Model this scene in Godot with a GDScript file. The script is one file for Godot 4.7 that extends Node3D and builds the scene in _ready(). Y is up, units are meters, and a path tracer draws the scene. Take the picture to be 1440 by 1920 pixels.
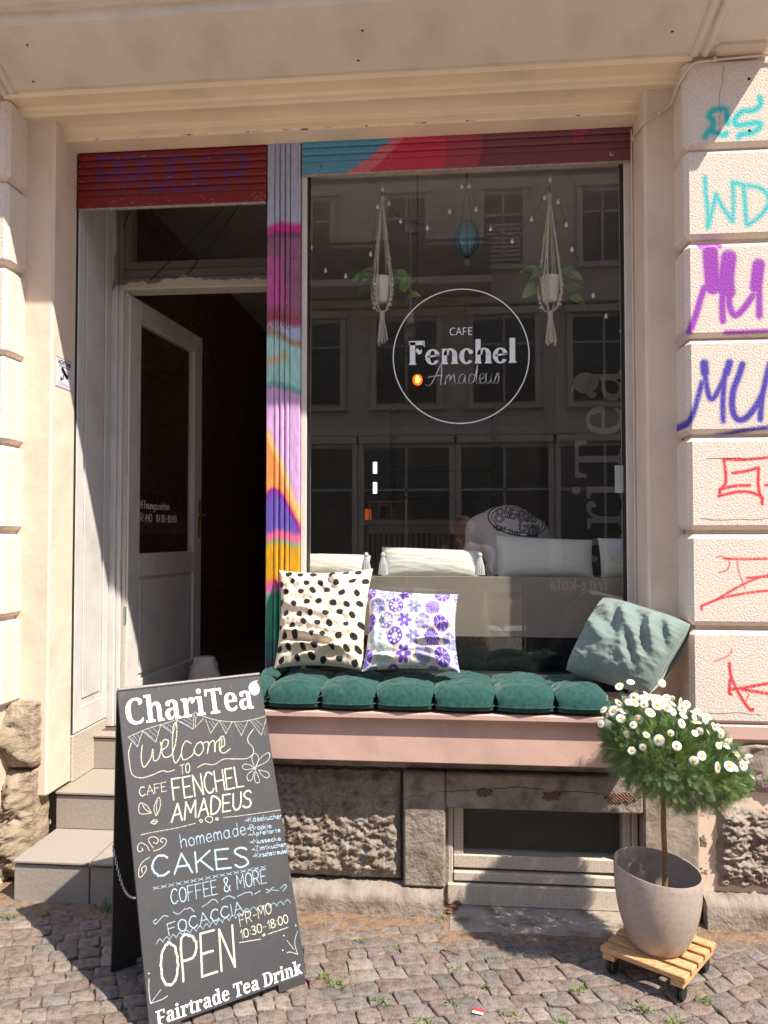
extends Node3D
# A cafe front on a sunny street: doorway with steps, a shop window with a bench, cushions, a chalk A-board and a potted marguerite.
# x runs right along the facade, y up, z out of the wall towards the street; metres.

const F_Q := -0.12      # front of the quoin blocks
const F_J := -0.27      # front of the plastered jambs
const F_W := -0.49      # plane of the shutters and the window frame
const F_D := -0.87      # plane of the door frame
const OX0 := -1.85      # opening, left
const OX1 := 0.82       # opening, right
const OY1 := 3.43       # opening, top
const ROOM_Y := 0.53

var rng := RandomNumberGenerator.new()
var taken := {}
var M := {}

# ---------------------------------------------------------------- mesh builder
class MB:
	var v := PackedVector3Array()
	var n := PackedVector3Array()
	var t := PackedVector2Array()
	var t2 := PackedVector2Array()
	var c := PackedColorArray()
	var i := PackedInt32Array()
	var tint := Color(1, 1, 1)

	func add(p: Vector3, nn: Vector3, uv := Vector2.ZERO) -> int:
		v.append(p); n.append(nn); t.append(uv); c.append(tint)
		return v.size() - 1

	# corners run anticlockwise seen from outside
	func quad(a: Vector3, b: Vector3, cc: Vector3, d: Vector3, ua := Vector2(0, 1), ub := Vector2(1, 1), uc := Vector2(1, 0), ud := Vector2(0, 0)) -> void:
		var nn := (b - a).cross(cc - a)
		if nn.length_squared() < 1e-14:
			nn = (cc - a).cross(d - a)
		nn = nn.normalized()
		var k := add(a, nn, ua)
		add(b, nn, ub); add(cc, nn, uc); add(d, nn, ud)
		i.append_array(PackedInt32Array([k, k + 2, k + 1, k, k + 3, k + 2]))

	func tri(a: Vector3, b: Vector3, cc: Vector3, ua := Vector2.ZERO, ub := Vector2.ZERO, uc := Vector2.ZERO) -> void:
		var nn := (b - a).cross(cc - a).normalized()
		var k := add(a, nn, ua)
		add(b, nn, ub); add(cc, nn, uc)
		i.append_array(PackedInt32Array([k, k + 2, k + 1]))

	# box between two corners, chamfered
	func box(lo: Vector3, hi: Vector3, bev := 0.0, tr := Transform3D()) -> void:
		var ce := (lo + hi) * 0.5
		var h := (hi - lo) * 0.5
		var b := minf(bev, minf(h.x, minf(h.y, h.z)) * 0.95)
		var ax := [Vector3(1, 0, 0), Vector3(0, 1, 0), Vector3(0, 0, 1)]
		var P := func(s: Vector3, f: int) -> Vector3:
			var p := Vector3(s.x * (h.x - b), s.y * (h.y - b), s.z * (h.z - b))
			p[f] = s[f] * h[f]
			return tr * (ce + p)
		for f in 3:
			var g := (f + 1) % 3
			var k := (f + 2) % 3
			for s in [-1.0, 1.0]:
				var cs := []
				for pr in [[-1, -1], [1, -1], [1, 1], [-1, 1]]:
					var sg := Vector3.ZERO
					sg[f] = s; sg[g] = pr[0]; sg[k] = pr[1]
					cs.append(P.call(sg, f))
				if s > 0:
					quad(cs[0], cs[1], cs[2], cs[3])
				else:
					quad(cs[0], cs[3], cs[2], cs[1])
		if b <= 0.0:
			return
		for f in 3:   # edges parallel to axis f, between faces g and k
			var g := (f + 1) % 3
			var k := (f + 2) % 3
			for s in [-1.0, 1.0]:
				for u in [-1.0, 1.0]:
					var s0 := Vector3.ZERO
					s0[g] = s; s0[k] = u; s0[f] = -1.0
					var s1 := s0
					s1[f] = 1.0
					_fq(P.call(s0, g), P.call(s1, g), P.call(s1, k), P.call(s0, k), tr * ce)
		for sx in [-1.0, 1.0]:
			for sy in [-1.0, 1.0]:
				for sz in [-1.0, 1.0]:
					var s := Vector3(sx, sy, sz)
					var a: Vector3 = P.call(s, 0)
					var bb: Vector3 = P.call(s, 1)
					var cc: Vector3 = P.call(s, 2)
					if (bb - a).cross(cc - a).dot(a - tr * ce) > 0:
						tri(a, bb, cc)
					else:
						tri(a, cc, bb)

	func _fq(a: Vector3, b: Vector3, cc: Vector3, d: Vector3, ce: Vector3) -> void:
		if (b - a).cross(cc - a).dot((a + cc) * 0.5 - ce) > 0:
			quad(a, b, cc, d)
		else:
			quad(a, d, cc, b)

	# smooth sheet from rows of points; wrap joins the last column to the first
	func grid(p: PackedVector3Array, nu: int, nv: int, flip := false, wrap := false) -> void:
		var k0 := v.size()
		var nn := PackedVector3Array()
		nn.resize(nu * nv)
		for y in nv - 1:
			for x in nu - 1:
				var a := y * nu + x
				var f := (p[a + 1] - p[a]).cross(p[a + nu] - p[a]) + (p[a + nu + 1] - p[a + nu]).cross(p[a + nu + 1] - p[a + 1])
				if flip:
					f = -f
				nn[a] += f; nn[a + 1] += f; nn[a + nu] += f; nn[a + nu + 1] += f
		if wrap:
			for y in nv:
				var s := nn[y * nu] + nn[y * nu + nu - 1]
				nn[y * nu] = s; nn[y * nu + nu - 1] = s
		for y in nv:
			for x in nu:
				var m := nn[y * nu + x]
				add(p[y * nu + x], m.normalized() if m.length_squared() > 1e-20 else Vector3.UP, Vector2(float(x) / (nu - 1), float(y) / (nv - 1)))
		for y in nv - 1:
			for x in nu - 1:
				var a := k0 + y * nu + x
				if flip:
					i.append_array(PackedInt32Array([a, a + 1, a + nu + 1, a, a + nu + 1, a + nu]))
				else:
					i.append_array(PackedInt32Array([a, a + nu + 1, a + 1, a, a + nu, a + nu + 1]))

	func tube(path: Array, r0: float, r1 := -1.0, seg := 6, caps := true, radii := []) -> void:
		if r1 < 0.0:
			r1 = r0
		var m := path.size()
		var pts := PackedVector3Array()
		var side := Vector3.ZERO
		for j in m:
			var d: Vector3 = (path[mini(j + 1, m - 1)] - path[maxi(j - 1, 0)]).normalized()
			if j == 0:
				side = d.cross(Vector3.UP if absf(d.y) < 0.9 else Vector3.RIGHT).normalized()
			else:
				side = (side - d * side.dot(d)).normalized()
			var up := d.cross(side)
			var r: float = radii[j] if radii.size() else lerpf(r0, r1, float(j) / maxi(m - 1, 1))
			for s in seg + 1:
				var a := TAU * s / seg
				pts.append(path[j] + side * cos(a) * r + up * sin(a) * r)
		grid(pts, seg + 1, m, false, true)
		if caps:
			for e in 2:
				var b := 0 if e == 0 else (m - 1) * (seg + 1)
				for s in range(1, seg - 1):
					if e == 0:
						tri(pts[b], pts[b + s + 1], pts[b + s])
					else:
						tri(pts[b], pts[b + s], pts[b + s + 1])

	# profile of (radius, height), bottom to top for an outside wall
	func lathe(prof: Array, seg: int, at := Transform3D()) -> void:
		var pts := PackedVector3Array()
		for q in prof:
			for s in seg + 1:
				var a := -TAU * s / seg
				pts.append(at * Vector3(cos(a) * q.x, q.y, sin(a) * q.x))
		grid(pts, seg + 1, prof.size(), false, true)

	# profile of (z, y) run along x; the outside lies to the left of the way the profile runs, seen with z right and y up
	func run(prof: Array, x0: float, x1: float, caps := true) -> void:
		for j in prof.size() - 1:
			var a: Vector2 = prof[j]
			var b: Vector2 = prof[j + 1]
			quad(Vector3(x0, a.y, a.x), Vector3(x0, b.y, b.x), Vector3(x1, b.y, b.x), Vector3(x1, a.y, a.x))
		if caps:
			var poly := PackedVector2Array(prof)
			var ix := Geometry2D.triangulate_polygon(poly)
			for k in range(0, ix.size(), 3):
				var p := [poly[ix[k]], poly[ix[k + 1]], poly[ix[k + 2]]]
				for e in 2:
					var x := x0 if e == 0 else x1
					var a := Vector3(x, p[0].y, p[0].x)
					var b := Vector3(x, p[1].y, p[1].x)
					var cc := Vector3(x, p[2].y, p[2].x)
					if ((b - a).cross(cc - a).x > 0) == (e == 1):
						tri(a, b, cc)
					else:
						tri(a, cc, b)

	# flat polygon (x, y) with thickness, placed by tr; front at z = 0, back at z = -deep
	func slab(poly: PackedVector2Array, deep: float, tr := Transform3D()) -> void:
		var ix := Geometry2D.triangulate_polygon(poly)
		for k in range(0, ix.size(), 3):
			var p := [poly[ix[k]], poly[ix[k + 1]], poly[ix[k + 2]]]
			if (p[1] - p[0]).cross(p[2] - p[0]) < 0:
				p = [p[0], p[2], p[1]]
			tri(tr * Vector3(p[0].x, p[0].y, 0), tr * Vector3(p[1].x, p[1].y, 0), tr * Vector3(p[2].x, p[2].y, 0))
			if deep > 0:
				tri(tr * Vector3(p[0].x, p[0].y, -deep), tr * Vector3(p[2].x, p[2].y, -deep), tr * Vector3(p[1].x, p[1].y, -deep))
		if deep <= 0:
			return
		var ar := 0.0
		for k in poly.size():
			ar += poly[k].cross(poly[(k + 1) % poly.size()])
		for k in poly.size():
			var a := poly[k]
			var b := poly[(k + 1) % poly.size()]
			if ar < 0:
				var w := a
				a = b
				b = w
			quad(tr * Vector3(a.x, a.y, -deep), tr * Vector3(b.x, b.y, -deep), tr * Vector3(b.x, b.y, 0), tr * Vector3(a.x, a.y, 0))

	func ball(ce: Vector3, r: Vector3, nu := 12, nv := 8) -> void:
		var pts := PackedVector3Array()
		for y in nv + 1:
			var la := -PI / 2 + PI * y / nv
			for x in nu + 1:
				var lo := -TAU * x / nu
				pts.append(ce + Vector3(cos(la) * cos(lo) * r.x, sin(la) * r.y, cos(la) * sin(lo) * r.z))
		grid(pts, nu + 1, nv + 1, false, true)

	func mesh() -> ArrayMesh:
		var a := []
		a.resize(Mesh.ARRAY_MAX)
		a[Mesh.ARRAY_VERTEX] = v
		a[Mesh.ARRAY_NORMAL] = n
		a[Mesh.ARRAY_TEX_UV] = t
		if t2.size() == v.size():
			a[Mesh.ARRAY_TEX_UV2] = t2
		a[Mesh.ARRAY_COLOR] = c
		a[Mesh.ARRAY_INDEX] = i
		var m := ArrayMesh.new()
		m.add_surface_from_arrays(Mesh.PRIMITIVE_TRIANGLES, a)
		return m


# ---------------------------------------------------------------- scene tree helpers
func numbered(called: String) -> String:
	taken[called] = taken.get(called, -1) + 1
	return called if taken[called] == 0 else "%s_%03d" % [called, taken[called]]


func thing(called: String, label: String, category: String, at := Vector3.ZERO, group := "") -> Node3D:
	var o := Node3D.new()
	o.name = numbered(called)
	add_child(o)
	o.position = at
	return tag(o, label, category, group)


func tag(o: Node3D, label: String, category := "", group := "", kind := "") -> Node3D:
	if label:
		o.set_meta("label", label)
	if category:
		o.set_meta("category", category)
	if group:
		o.set_meta("group", group)
	if kind:
		o.set_meta("kind", kind)
	return o


func obj(called: String, m, mat: Material, parent: Node = null) -> MeshInstance3D:
	var o := MeshInstance3D.new()
	o.mesh = m.mesh() if m is MB else m
	o.material_override = mat
	if parent == null:
		o.name = numbered(called)
		add_child(o)
	else:
		o.name = called
		parent.add_child(o, true)
	return o


func bx(called: String, lo: Vector3, hi: Vector3, bev: float, mat: Material, parent: Node = null) -> MeshInstance3D:
	var b := MB.new()
	b.box(lo, hi, bev)
	return obj(called, b, mat, parent)


func structure(called: String, m, mat: Material, label := "") -> MeshInstance3D:
	var o := obj(called, m, mat)
	o.set_meta("kind", "structure")
	if label:
		o.set_meta("label", label)
	return o


# ---------------------------------------------------------------- materials
func noise(freq: float, oct: int, sd: int, type := FastNoiseLite.TYPE_SIMPLEX_SMOOTH, gain := 0.5) -> FastNoiseLite:
	var f := FastNoiseLite.new()
	f.noise_type = type
	f.frequency = freq
	f.fractal_type = FastNoiseLite.FRACTAL_FBM if oct > 1 else FastNoiseLite.FRACTAL_NONE
	f.fractal_octaves = oct
	f.fractal_gain = gain
	f.seed = sd
	return f


func noise_tex(f: FastNoiseLite, stops: Array, size := 512) -> NoiseTexture2D:
	var t := NoiseTexture2D.new()
	t.width = size
	t.height = size
	t.seamless = true
	t.generate_mipmaps = false
	t.noise = f
	if stops.size():
		var g := Gradient.new()
		var off := PackedFloat32Array()
		var col := PackedColorArray()
		for s in stops:
			off.append(s[0])
			col.append(s[1] if s[1] is Color else Color(s[1], s[1], s[1]))
		g.offsets = off
		g.colors = col
		t.color_ramp = g
	return t


func lin(r: float, g: float, b: float) -> Color:
	return Color(r, g, b).linear_to_srgb()


# a plain material from a linear base colour
func mat(r: float, g: float, b: float, rough := 0.8, metal := 0.0) -> StandardMaterial3D:
	var m := StandardMaterial3D.new()
	m.albedo_color = lin(r, g, b)
	m.roughness = rough
	m.metallic = metal
	return m


# world-space grain: colour pattern and relief that need no uv
func grain(m: StandardMaterial3D, tex: Texture2D, per_metre: float, bump: Texture2D = null, deep_cm := 0.1) -> StandardMaterial3D:
	m.uv1_triplanar = true
	m.uv1_world_triplanar = true
	m.uv1_scale = Vector3.ONE * per_metre
	m.albedo_texture = tex
	if bump:
		m.heightmap_enabled = true
		m.heightmap_texture = bump
		m.heightmap_scale = deep_cm
	return m


func image_mat(im: Image, rough := 0.8) -> StandardMaterial3D:
	var m := StandardMaterial3D.new()
	m.albedo_texture = ImageTexture.create_from_image(im)
	m.roughness = rough
	m.texture_repeat = false
	return m


func glass() -> StandardMaterial3D:
	var m := StandardMaterial3D.new()
	m.albedo_color = Color(0.9, 0.95, 0.93, 0.002)
	m.transparency = BaseMaterial3D.TRANSPARENCY_ALPHA
	m.roughness = 0.0
	return m


# ---------------------------------------------------------------- lines, lettering and prints
func smooth_line(p: Array, steps := 5) -> Array:
	var out := []
	for j in p.size() - 1:
		var p0: Vector2 = p[maxi(j - 1, 0)]
		var p1: Vector2 = p[j]
		var p2: Vector2 = p[j + 1]
		var p3: Vector2 = p[mini(j + 2, p.size() - 1)]
		for s in steps:
			out.append(p1.cubic_interpolate(p2, p0, p3, float(s) / steps))
	out.append(p[p.size() - 1])
	return out


func pairs(a: Array) -> Array:
	var out := []
	for k in range(0, a.size(), 2):
		out.append(Vector2(a[k], a[k + 1]))
	return out


# draws a line of paint or chalk; soft: width of the feathered edge in pixels; dust: share of pixels the chalk skips
func stroke(im: Image, pts: Array, width: float, col: Color, soft := 1.2, dust := 0.0, strength := 1.0) -> void:
	var r := width * 0.5
	var w := im.get_width()
	var h := im.get_height()
	for j in pts.size() - 1:
		var a: Vector2 = pts[j]
		var b: Vector2 = pts[j + 1]
		var ab := b - a
		var l2 := maxf(ab.length_squared(), 1e-6)
		var x0 := maxi(int(minf(a.x, b.x) - r - soft), 0)
		var x1 := mini(int(maxf(a.x, b.x) + r + soft) + 1, w - 1)
		var y0 := maxi(int(minf(a.y, b.y) - r - soft), 0)
		var y1 := mini(int(maxf(a.y, b.y) + r + soft) + 1, h - 1)
		for y in range(y0, y1 + 1):
			for x in range(x0, x1 + 1):
				var p := Vector2(x + 0.5, y + 0.5)
				var k := clampf((p - a).dot(ab) / l2, 0.0, 1.0)
				var d := p.distance_to(a + ab * k)
				if d > r + soft:
					continue
				var al := strength * clampf((r + soft - d) / maxf(2.0 * soft, 0.001), 0.0, 1.0)
				if dust > 0.0 and rng.randf() < dust:
					al *= 0.25
				if al <= 0.01:
					continue
				var o := im.get_pixel(x, y)
				if o.a < 0.999:
					var na := maxf(o.a, al)
					im.set_pixel(x, y, Color(col.r, col.g, col.b, na))
				else:
					im.set_pixel(x, y, o.lerp(col, al))


var font := {
	"A": "0 0,.33 1,.66 0;.12 .36,.54 .36", "B": "0 0,0 1,.4 1,.54 .8,.4 .55,0 .53;.36 .53,.6 .3,.45 .02,0 0", "C": ".58 .85,.42 .99,.2 .93,.03 .6,.04 .3,.2 .03,.42 .02,.6 .16",
	"D": "0 0,0 1,.3 .97,.56 .7,.56 .32,.32 .03,0 0", "E": ".52 1,0 1,0 0,.54 0;0 .52,.42 .52", "F": ".54 1,0 1,0 0;0 .55,.42 .55", "G": ".58 .85,.42 .99,.2 .93,.03 .6,.04 .3,.2 .03,.45 .02,.58 .15,.58 .44,.36 .44",
	"H": "0 0,0 1;.56 0,.56 1;0 .5,.56 .5", "I": ".05 0,.05 1", "K": "0 0,0 1;.55 1,.02 .45;.16 .58,.58 0", "L": "0 1,0 0,.46 0", "M": "0 0,.06 1,.36 .35,.66 1,.72 0", "N": "0 0,0 1,.54 0,.54 1",
	"O": ".3 1,.08 .85,0 .5,.08 .15,.3 0,.52 .15,.6 .5,.52 .85,.3 1", "P": "0 0,0 1,.38 1,.54 .78,.38 .5,0 .48", "R": "0 0,0 1,.38 1,.54 .78,.38 .5,0 .48;.24 .48,.56 0", "S": ".52 .88,.36 1,.12 .95,.06 .74,.25 .55,.45 .42,.52 .2,.36 .02,.12 .02,0 .14",
	"T": "0 1,.6 1;.3 1,.3 0", "U": "0 1,.02 .25,.2 0,.38 .02,.53 .25,.55 1", "W": "0 1,.18 0,.38 .6,.56 0,.76 1", "X": "0 0,.5 1;0 1,.5 0", "Y": "0 1,.28 .5,.56 1;.28 .5,.28 0", "Z": "0 1,.52 1,0 0,.54 0",
	"a": ".42 .5,.25 .6,.06 .45,.05 .15,.22 0,.4 .15,.43 .6;.43 .6,.42 .1,.52 0", "c": ".4 .5,.22 .6,.03 .35,.1 .05,.28 0,.42 .1", "d": ".42 .45,.22 .6,.03 .35,.12 .02,.3 .05,.42 .3;.42 1,.42 .02", "e": ".04 .3,.4 .35,.32 .58,.12 .56,.02 .25,.18 0,.42 .1",
	"f": ".4 .95,.25 1,.16 .8,.16 0;0 .55,.36 .55", "g": ".4 .5,.22 .6,.04 .4,.1 .08,.26 .04,.4 .2;.4 .6,.4 -.2,.25 -.36,.05 -.28", "h": "0 1,0 0;0 .38,.2 .6,.34 .5,.37 .3,.38 0", "i": ".05 .58,.05 0;.05 .8,.07 .84", "k": "0 1,0 0;.36 .58,.02 .28;.12 .36,.38 0", "l": "0 1,0 0",
	"m": "0 .58,0 0;0 .4,.1 .58,.2 .58,.27 .45,.27 0;.27 .4,.38 .58,.48 .58,.54 .45,.54 0", "n": "0 .58,0 0;0 .38,.14 .6,.28 .58,.35 .4,.36 0", "o": ".2 .6,.02 .4,.05 .1,.2 0,.38 .12,.38 .45,.2 .6", "p": "0 .58,0 -.35;0 .45,.22 .6,.4 .35,.25 .02,0 .1", "r": "0 .58,0 0;0 .36,.14 .58,.3 .55",
	"s": ".32 .5,.16 .6,.03 .48,.16 .32,.33 .18,.2 0,.02 .08", "t": ".15 .85,.15 .05,.3 0;0 .58,.32 .58", "u": "0 .58,.02 .12,.18 0,.28 .05,.35 .2;.36 .58,.36 0", "w": "0 .58,.14 0,.28 .45,.42 0,.56 .58", "y": "0 .58,.2 .05;.4 .58,.08 -.35", "z": "0 .58,.36 .58,0 0,.38 0",
	"0": ".25 1,.06 .85,0 .5,.06 .15,.25 0,.44 .15,.5 .5,.44 .85,.25 1", "1": "0 .72,.2 1,.2 0", "3": ".02 .9,.22 1,.4 .85,.36 .62,.18 .54,.42 .42,.44 .16,.22 0,0 .1", "8": ".24 .54,.06 .7,.1 .95,.26 1,.42 .9,.4 .68,.24 .54,.04 .36,.06 .08,.26 0,.46 .1,.46 .36,.24 .54",
	"&": ".6 0,.1 .75,.14 .96,.3 1,.42 .85,.3 .62,.06 .36,.04 .12,.2 0,.42 .08,.6 .4", "-": ".05 .45,.4 .45", ":": ".06 .2,.08 .24;.06 .62,.08 .66", ">": "0 .4,.5 .4;.32 .62,.5 .4,.3 .2", "x": "0 0,.4 .6;0 .6,.4 0", ".": ".03 0,.05 .04",
}


func letter(ch: String) -> Array:
	var out := []
	if not font.has(ch):
		return out
	for part in String(font[ch]).split(";"):
		var ps := []
		for q in part.split(","):
			var xy := q.split(" ")
			ps.append(Vector2(float(xy[0]), float(xy[1])))
		if ps.size() >= 5 and not ch in "MNWE":
			ps = smooth_line(ps, 4)
		out.append(ps)
	return out


# lines of a word from a to b along the baseline, caps as high as the vector up
func word(s: String, a: Vector2, b: Vector2, up: Vector2, wobble := 0.0) -> Array:
	var out := []
	var x := 0.0
	for ch in s:
		var dots := ch in "äÄöÖüÜ"
		var base := ch
		if dots:
			base = {"ä": "a", "Ä": "A", "ö": "o", "Ö": "O", "ü": "u", "Ü": "U"}[ch]
		var ls := letter(base)
		var w := 0.3 if ls.is_empty() else 0.0
		for l in ls:
			for p in l:
				w = maxf(w, p.x)
		if dots:
			var hy := 1.12 if base == base.to_upper() else 0.8
			ls.append([Vector2(w * 0.25, hy), Vector2(w * 0.28, hy + 0.04)])
			ls.append([Vector2(w * 0.65, hy), Vector2(w * 0.68, hy + 0.04)])
		for l in ls:
			var m := []
			for p in l:
				m.append(Vector2(x + p.x, p.y) + Vector2(rng.randf_range(-wobble, wobble), rng.randf_range(-wobble, wobble)))
			out.append(m)
		x += w + 0.17
	x -= 0.17
	var along := (b - a) / x
	for l in out:
		for k in l.size():
			l[k] = a + along * l[k].x + up * l[k].y
	return out


func text_mesh(s: String, height: float, serif := true, deep := 0.001, bold := 700) -> TextMesh:
	var f := SystemFont.new()
	f.font_names = PackedStringArray(["Droid Serif" if serif else "Droid Sans"])
	f.font_weight = bold
	var t := TextMesh.new()
	t.text = s
	t.font = f
	t.font_size = 64
	t.pixel_size = height / 46.0
	t.depth = deep
	t.curve_step = 1.5
	return t


# ================================================================ build
func _ready() -> void:
	rng.seed = 20240517
	camera_and_light()
	materials()
	ground()
	facade()
	plinth()
	steps()
	door()
	shop_window()
	shutters()
	pilaster()
	bench()
	cushions()
	chalk_board()
	marguerite()
	interior()
	window_things()
	small_things()
	across_the_street()


func camera_and_light() -> void:
	var cam := Camera3D.new()
	cam.name = "camera"
	cam.fov = 67.38
	cam.near = 0.05
	cam.far = 400.0
	cam.position = Vector3(0, 1.55, 3.10)
	cam.rotation_degrees = Vector3(1.7104, 5.2746, 0)
	add_child(cam)
	cam.current = true

	var sky_m := ProceduralSkyMaterial.new()
	sky_m.sky_top_color = Color(0.56, 0.64, 0.78)
	sky_m.sky_horizon_color = Color(0.95, 0.935, 0.91)
	sky_m.sky_curve = 0.18
	sky_m.ground_bottom_color = Color(0.42, 0.38, 0.34)
	sky_m.ground_horizon_color = Color(0.62, 0.62, 0.62)
	sky_m.sun_angle_max = 20.0
	var sky := Sky.new()
	sky.sky_material = sky_m
	var env := Environment.new()
	env.background_mode = Environment.BG_SKY
	env.sky = sky
	env.background_energy_multiplier = 1.22
	env.tonemap_mode = Environment.TONE_MAPPER_LINEAR
	env.tonemap_exposure = 2.17
	env.sdfgi_enabled = true
	env.ssao_enabled = true
	env.ssil_enabled = true
	var we := WorldEnvironment.new()
	we.name = "environment"
	we.environment = env
	add_child(we)

	var sun := DirectionalLight3D.new()
	sun.name = "sun"
	sun.light_color = Color(1.0, 0.955, 0.895)
	sun.light_energy = 1.4
	sun.light_angular_distance = 0.5
	sun.shadow_enabled = true
	add_child(sun)
	sun.look_at_from_position(Vector3.ZERO, Vector3(-0.62, -1.0, -0.44), Vector3.UP)


func materials() -> void:
	var blotch := noise_tex(noise(0.006, 5, 11), [[0.0, 0.90], [0.45, 0.97], [1.0, 1.0]])
	var fine := noise_tex(noise(0.05, 4, 12), [[0.0, 0.84], [0.5, 0.96], [1.0, 1.0]])
	var bump_soft := noise_tex(noise(0.012, 5, 13), [])
	var bump_stucco := noise_tex(noise(0.055, 3, 14), [[0.0, 0.0], [0.35, 0.25], [0.65, 0.8], [1.0, 1.0]])
	var bump_stone := noise_tex(noise(0.03, 6, 15, FastNoiseLite.TYPE_SIMPLEX_SMOOTH, 0.62), [])
	var speck := noise_tex(noise(0.03, 5, 16, FastNoiseLite.TYPE_SIMPLEX_SMOOTH, 0.7), [[0.0, 0.52], [0.4, 0.82], [0.7, 1.0], [1.0, 1.0]])
	var dirt := noise_tex(noise(0.008, 6, 17, FastNoiseLite.TYPE_SIMPLEX_SMOOTH, 0.6), [[0.0, Color(0.66, 0.61, 0.57)], [0.35, Color(0.86, 0.83, 0.80)], [0.6, Color(0.98, 0.965, 0.95)], [1.0, Color(1, 1, 1)]])
	var sand := noise_tex(noise(0.012, 6, 18, FastNoiseLite.TYPE_SIMPLEX_SMOOTH, 0.65), [[0.0, Color(0.75, 0.62, 0.52)], [0.4, Color(0.88, 0.82, 0.78)], [0.6, Color(1.0, 0.93, 0.82)], [1.0, Color(1.0, 0.88, 0.74)]])
	var tilespeck := noise_tex(noise(0.05, 5, 19, FastNoiseLite.TYPE_SIMPLEX_SMOOTH, 0.75), [[0.0, 0.72], [0.35, 0.90], [0.6, 1.0], [1.0, 1.0]])
	var chips := noise_tex(noise(0.035, 5, 20, FastNoiseLite.TYPE_SIMPLEX_SMOOTH, 0.7), [[0.0, Color(0.42, 0.37, 0.32)], [0.24, Color(0.62, 0.57, 0.52)], [0.30, Color(0.93, 0.91, 0.89)], [1.0, Color(1, 1, 1)]])
	M.blotch = blotch; M.chips = chips; M.fine = fine; M.bump_stone = bump_stone; M.speck = speck; M.bump_soft = bump_soft
	M.stucco = grain(mat(0.72, 0.59, 0.475, 0.9), blotch, 0.7, bump_soft, 0.35)
		# rough plaster: coarse relief at its own scale
	var sr: StandardMaterial3D = grain(mat(0.74, 0.635, 0.55, 0.95), fine, 3.4, bump_stucco, 0.11)
	M.stucco_rough = sr
	M.lintel = grain(mat(0.86, 0.69, 0.50, 0.85), blotch, 0.7, bump_soft, 0.3)
	M.joint_dark = mat(0.22, 0.16, 0.115, 0.95)
	M.joint = grain(mat(0.66, 0.52, 0.41, 0.9), blotch, 1.5)
	M.soffit = grain(mat(0.70, 0.61, 0.515, 0.95), blotch, 1.1, bump_soft, 0.3)
	M.plinth = grain(mat(0.275, 0.242, 0.212, 0.95), dirt, 1.7, bump_stone, 0.5)
	M.rock = grain(mat(0.305, 0.265, 0.23, 0.95), dirt, 2.3, bump_stone, 0.9)
	M.rock_yellow = grain(mat(0.34, 0.28, 0.21, 0.95), dirt, 2.1, bump_stone, 0.8)
	M.tile = grain(mat(0.33, 0.29, 0.25, 0.75), tilespeck, 5.0, bump_soft, 0.08)
	M.grout = grain(mat(0.50, 0.43, 0.36, 0.95), fine, 4.0, bump_stone, 0.3)
	M.white = grain(mat(0.60, 0.585, 0.565, 0.5), blotch, 1.3)
	M.white_old = grain(mat(0.55, 0.50, 0.43, 0.6), chips, 6.0)
	M.window_white = grain(mat(0.66, 0.60, 0.55, 0.5), blotch, 1.6)
	M.pink = grain(mat(0.56, 0.37, 0.315, 0.55), blotch, 1.1, bump_soft, 0.12)
	M.black = mat(0.012, 0.012, 0.013, 0.6)
	M.dark_gap = mat(0.02, 0.018, 0.016, 0.9)
	M.glass = glass()
	M.steel = mat(0.55, 0.55, 0.56, 0.35, 1.0)
	M.vinyl = mat(0.78, 0.80, 0.82, 0.5)
	var wood_n := noise(0.012, 4, 21)
	var wood := noise_tex(wood_n, [[0.0, Color(0.70, 0.56, 0.42)], [0.45, Color(0.92, 0.82, 0.70)], [0.6, Color(1.0, 0.92, 0.80)], [1.0, Color(0.86, 0.72, 0.56)]])
	M.wood_tex = wood
	M.pine = grain(mat(0.62, 0.45, 0.30, 0.6), wood, 1.0)
	M.pine.uv1_scale = Vector3(3, 14, 14)
	var cob := StandardMaterial3D.new()
	cob.vertex_color_use_as_albedo = true
	cob.roughness = 0.85
	M.cobble = grain(cob, dirt, 5.0, bump_stone, 0.5)
	M.sand = grain(mat(0.22, 0.175, 0.14, 1.0), sand, 3.0, bump_stone, 0.6)
	M.asphalt = grain(mat(0.34, 0.295, 0.25, 0.95), fine, 2.0)
	M.concrete = grain(mat(0.31, 0.27, 0.232, 0.9), dirt, 1.6, bump_stone, 0.25)


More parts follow.
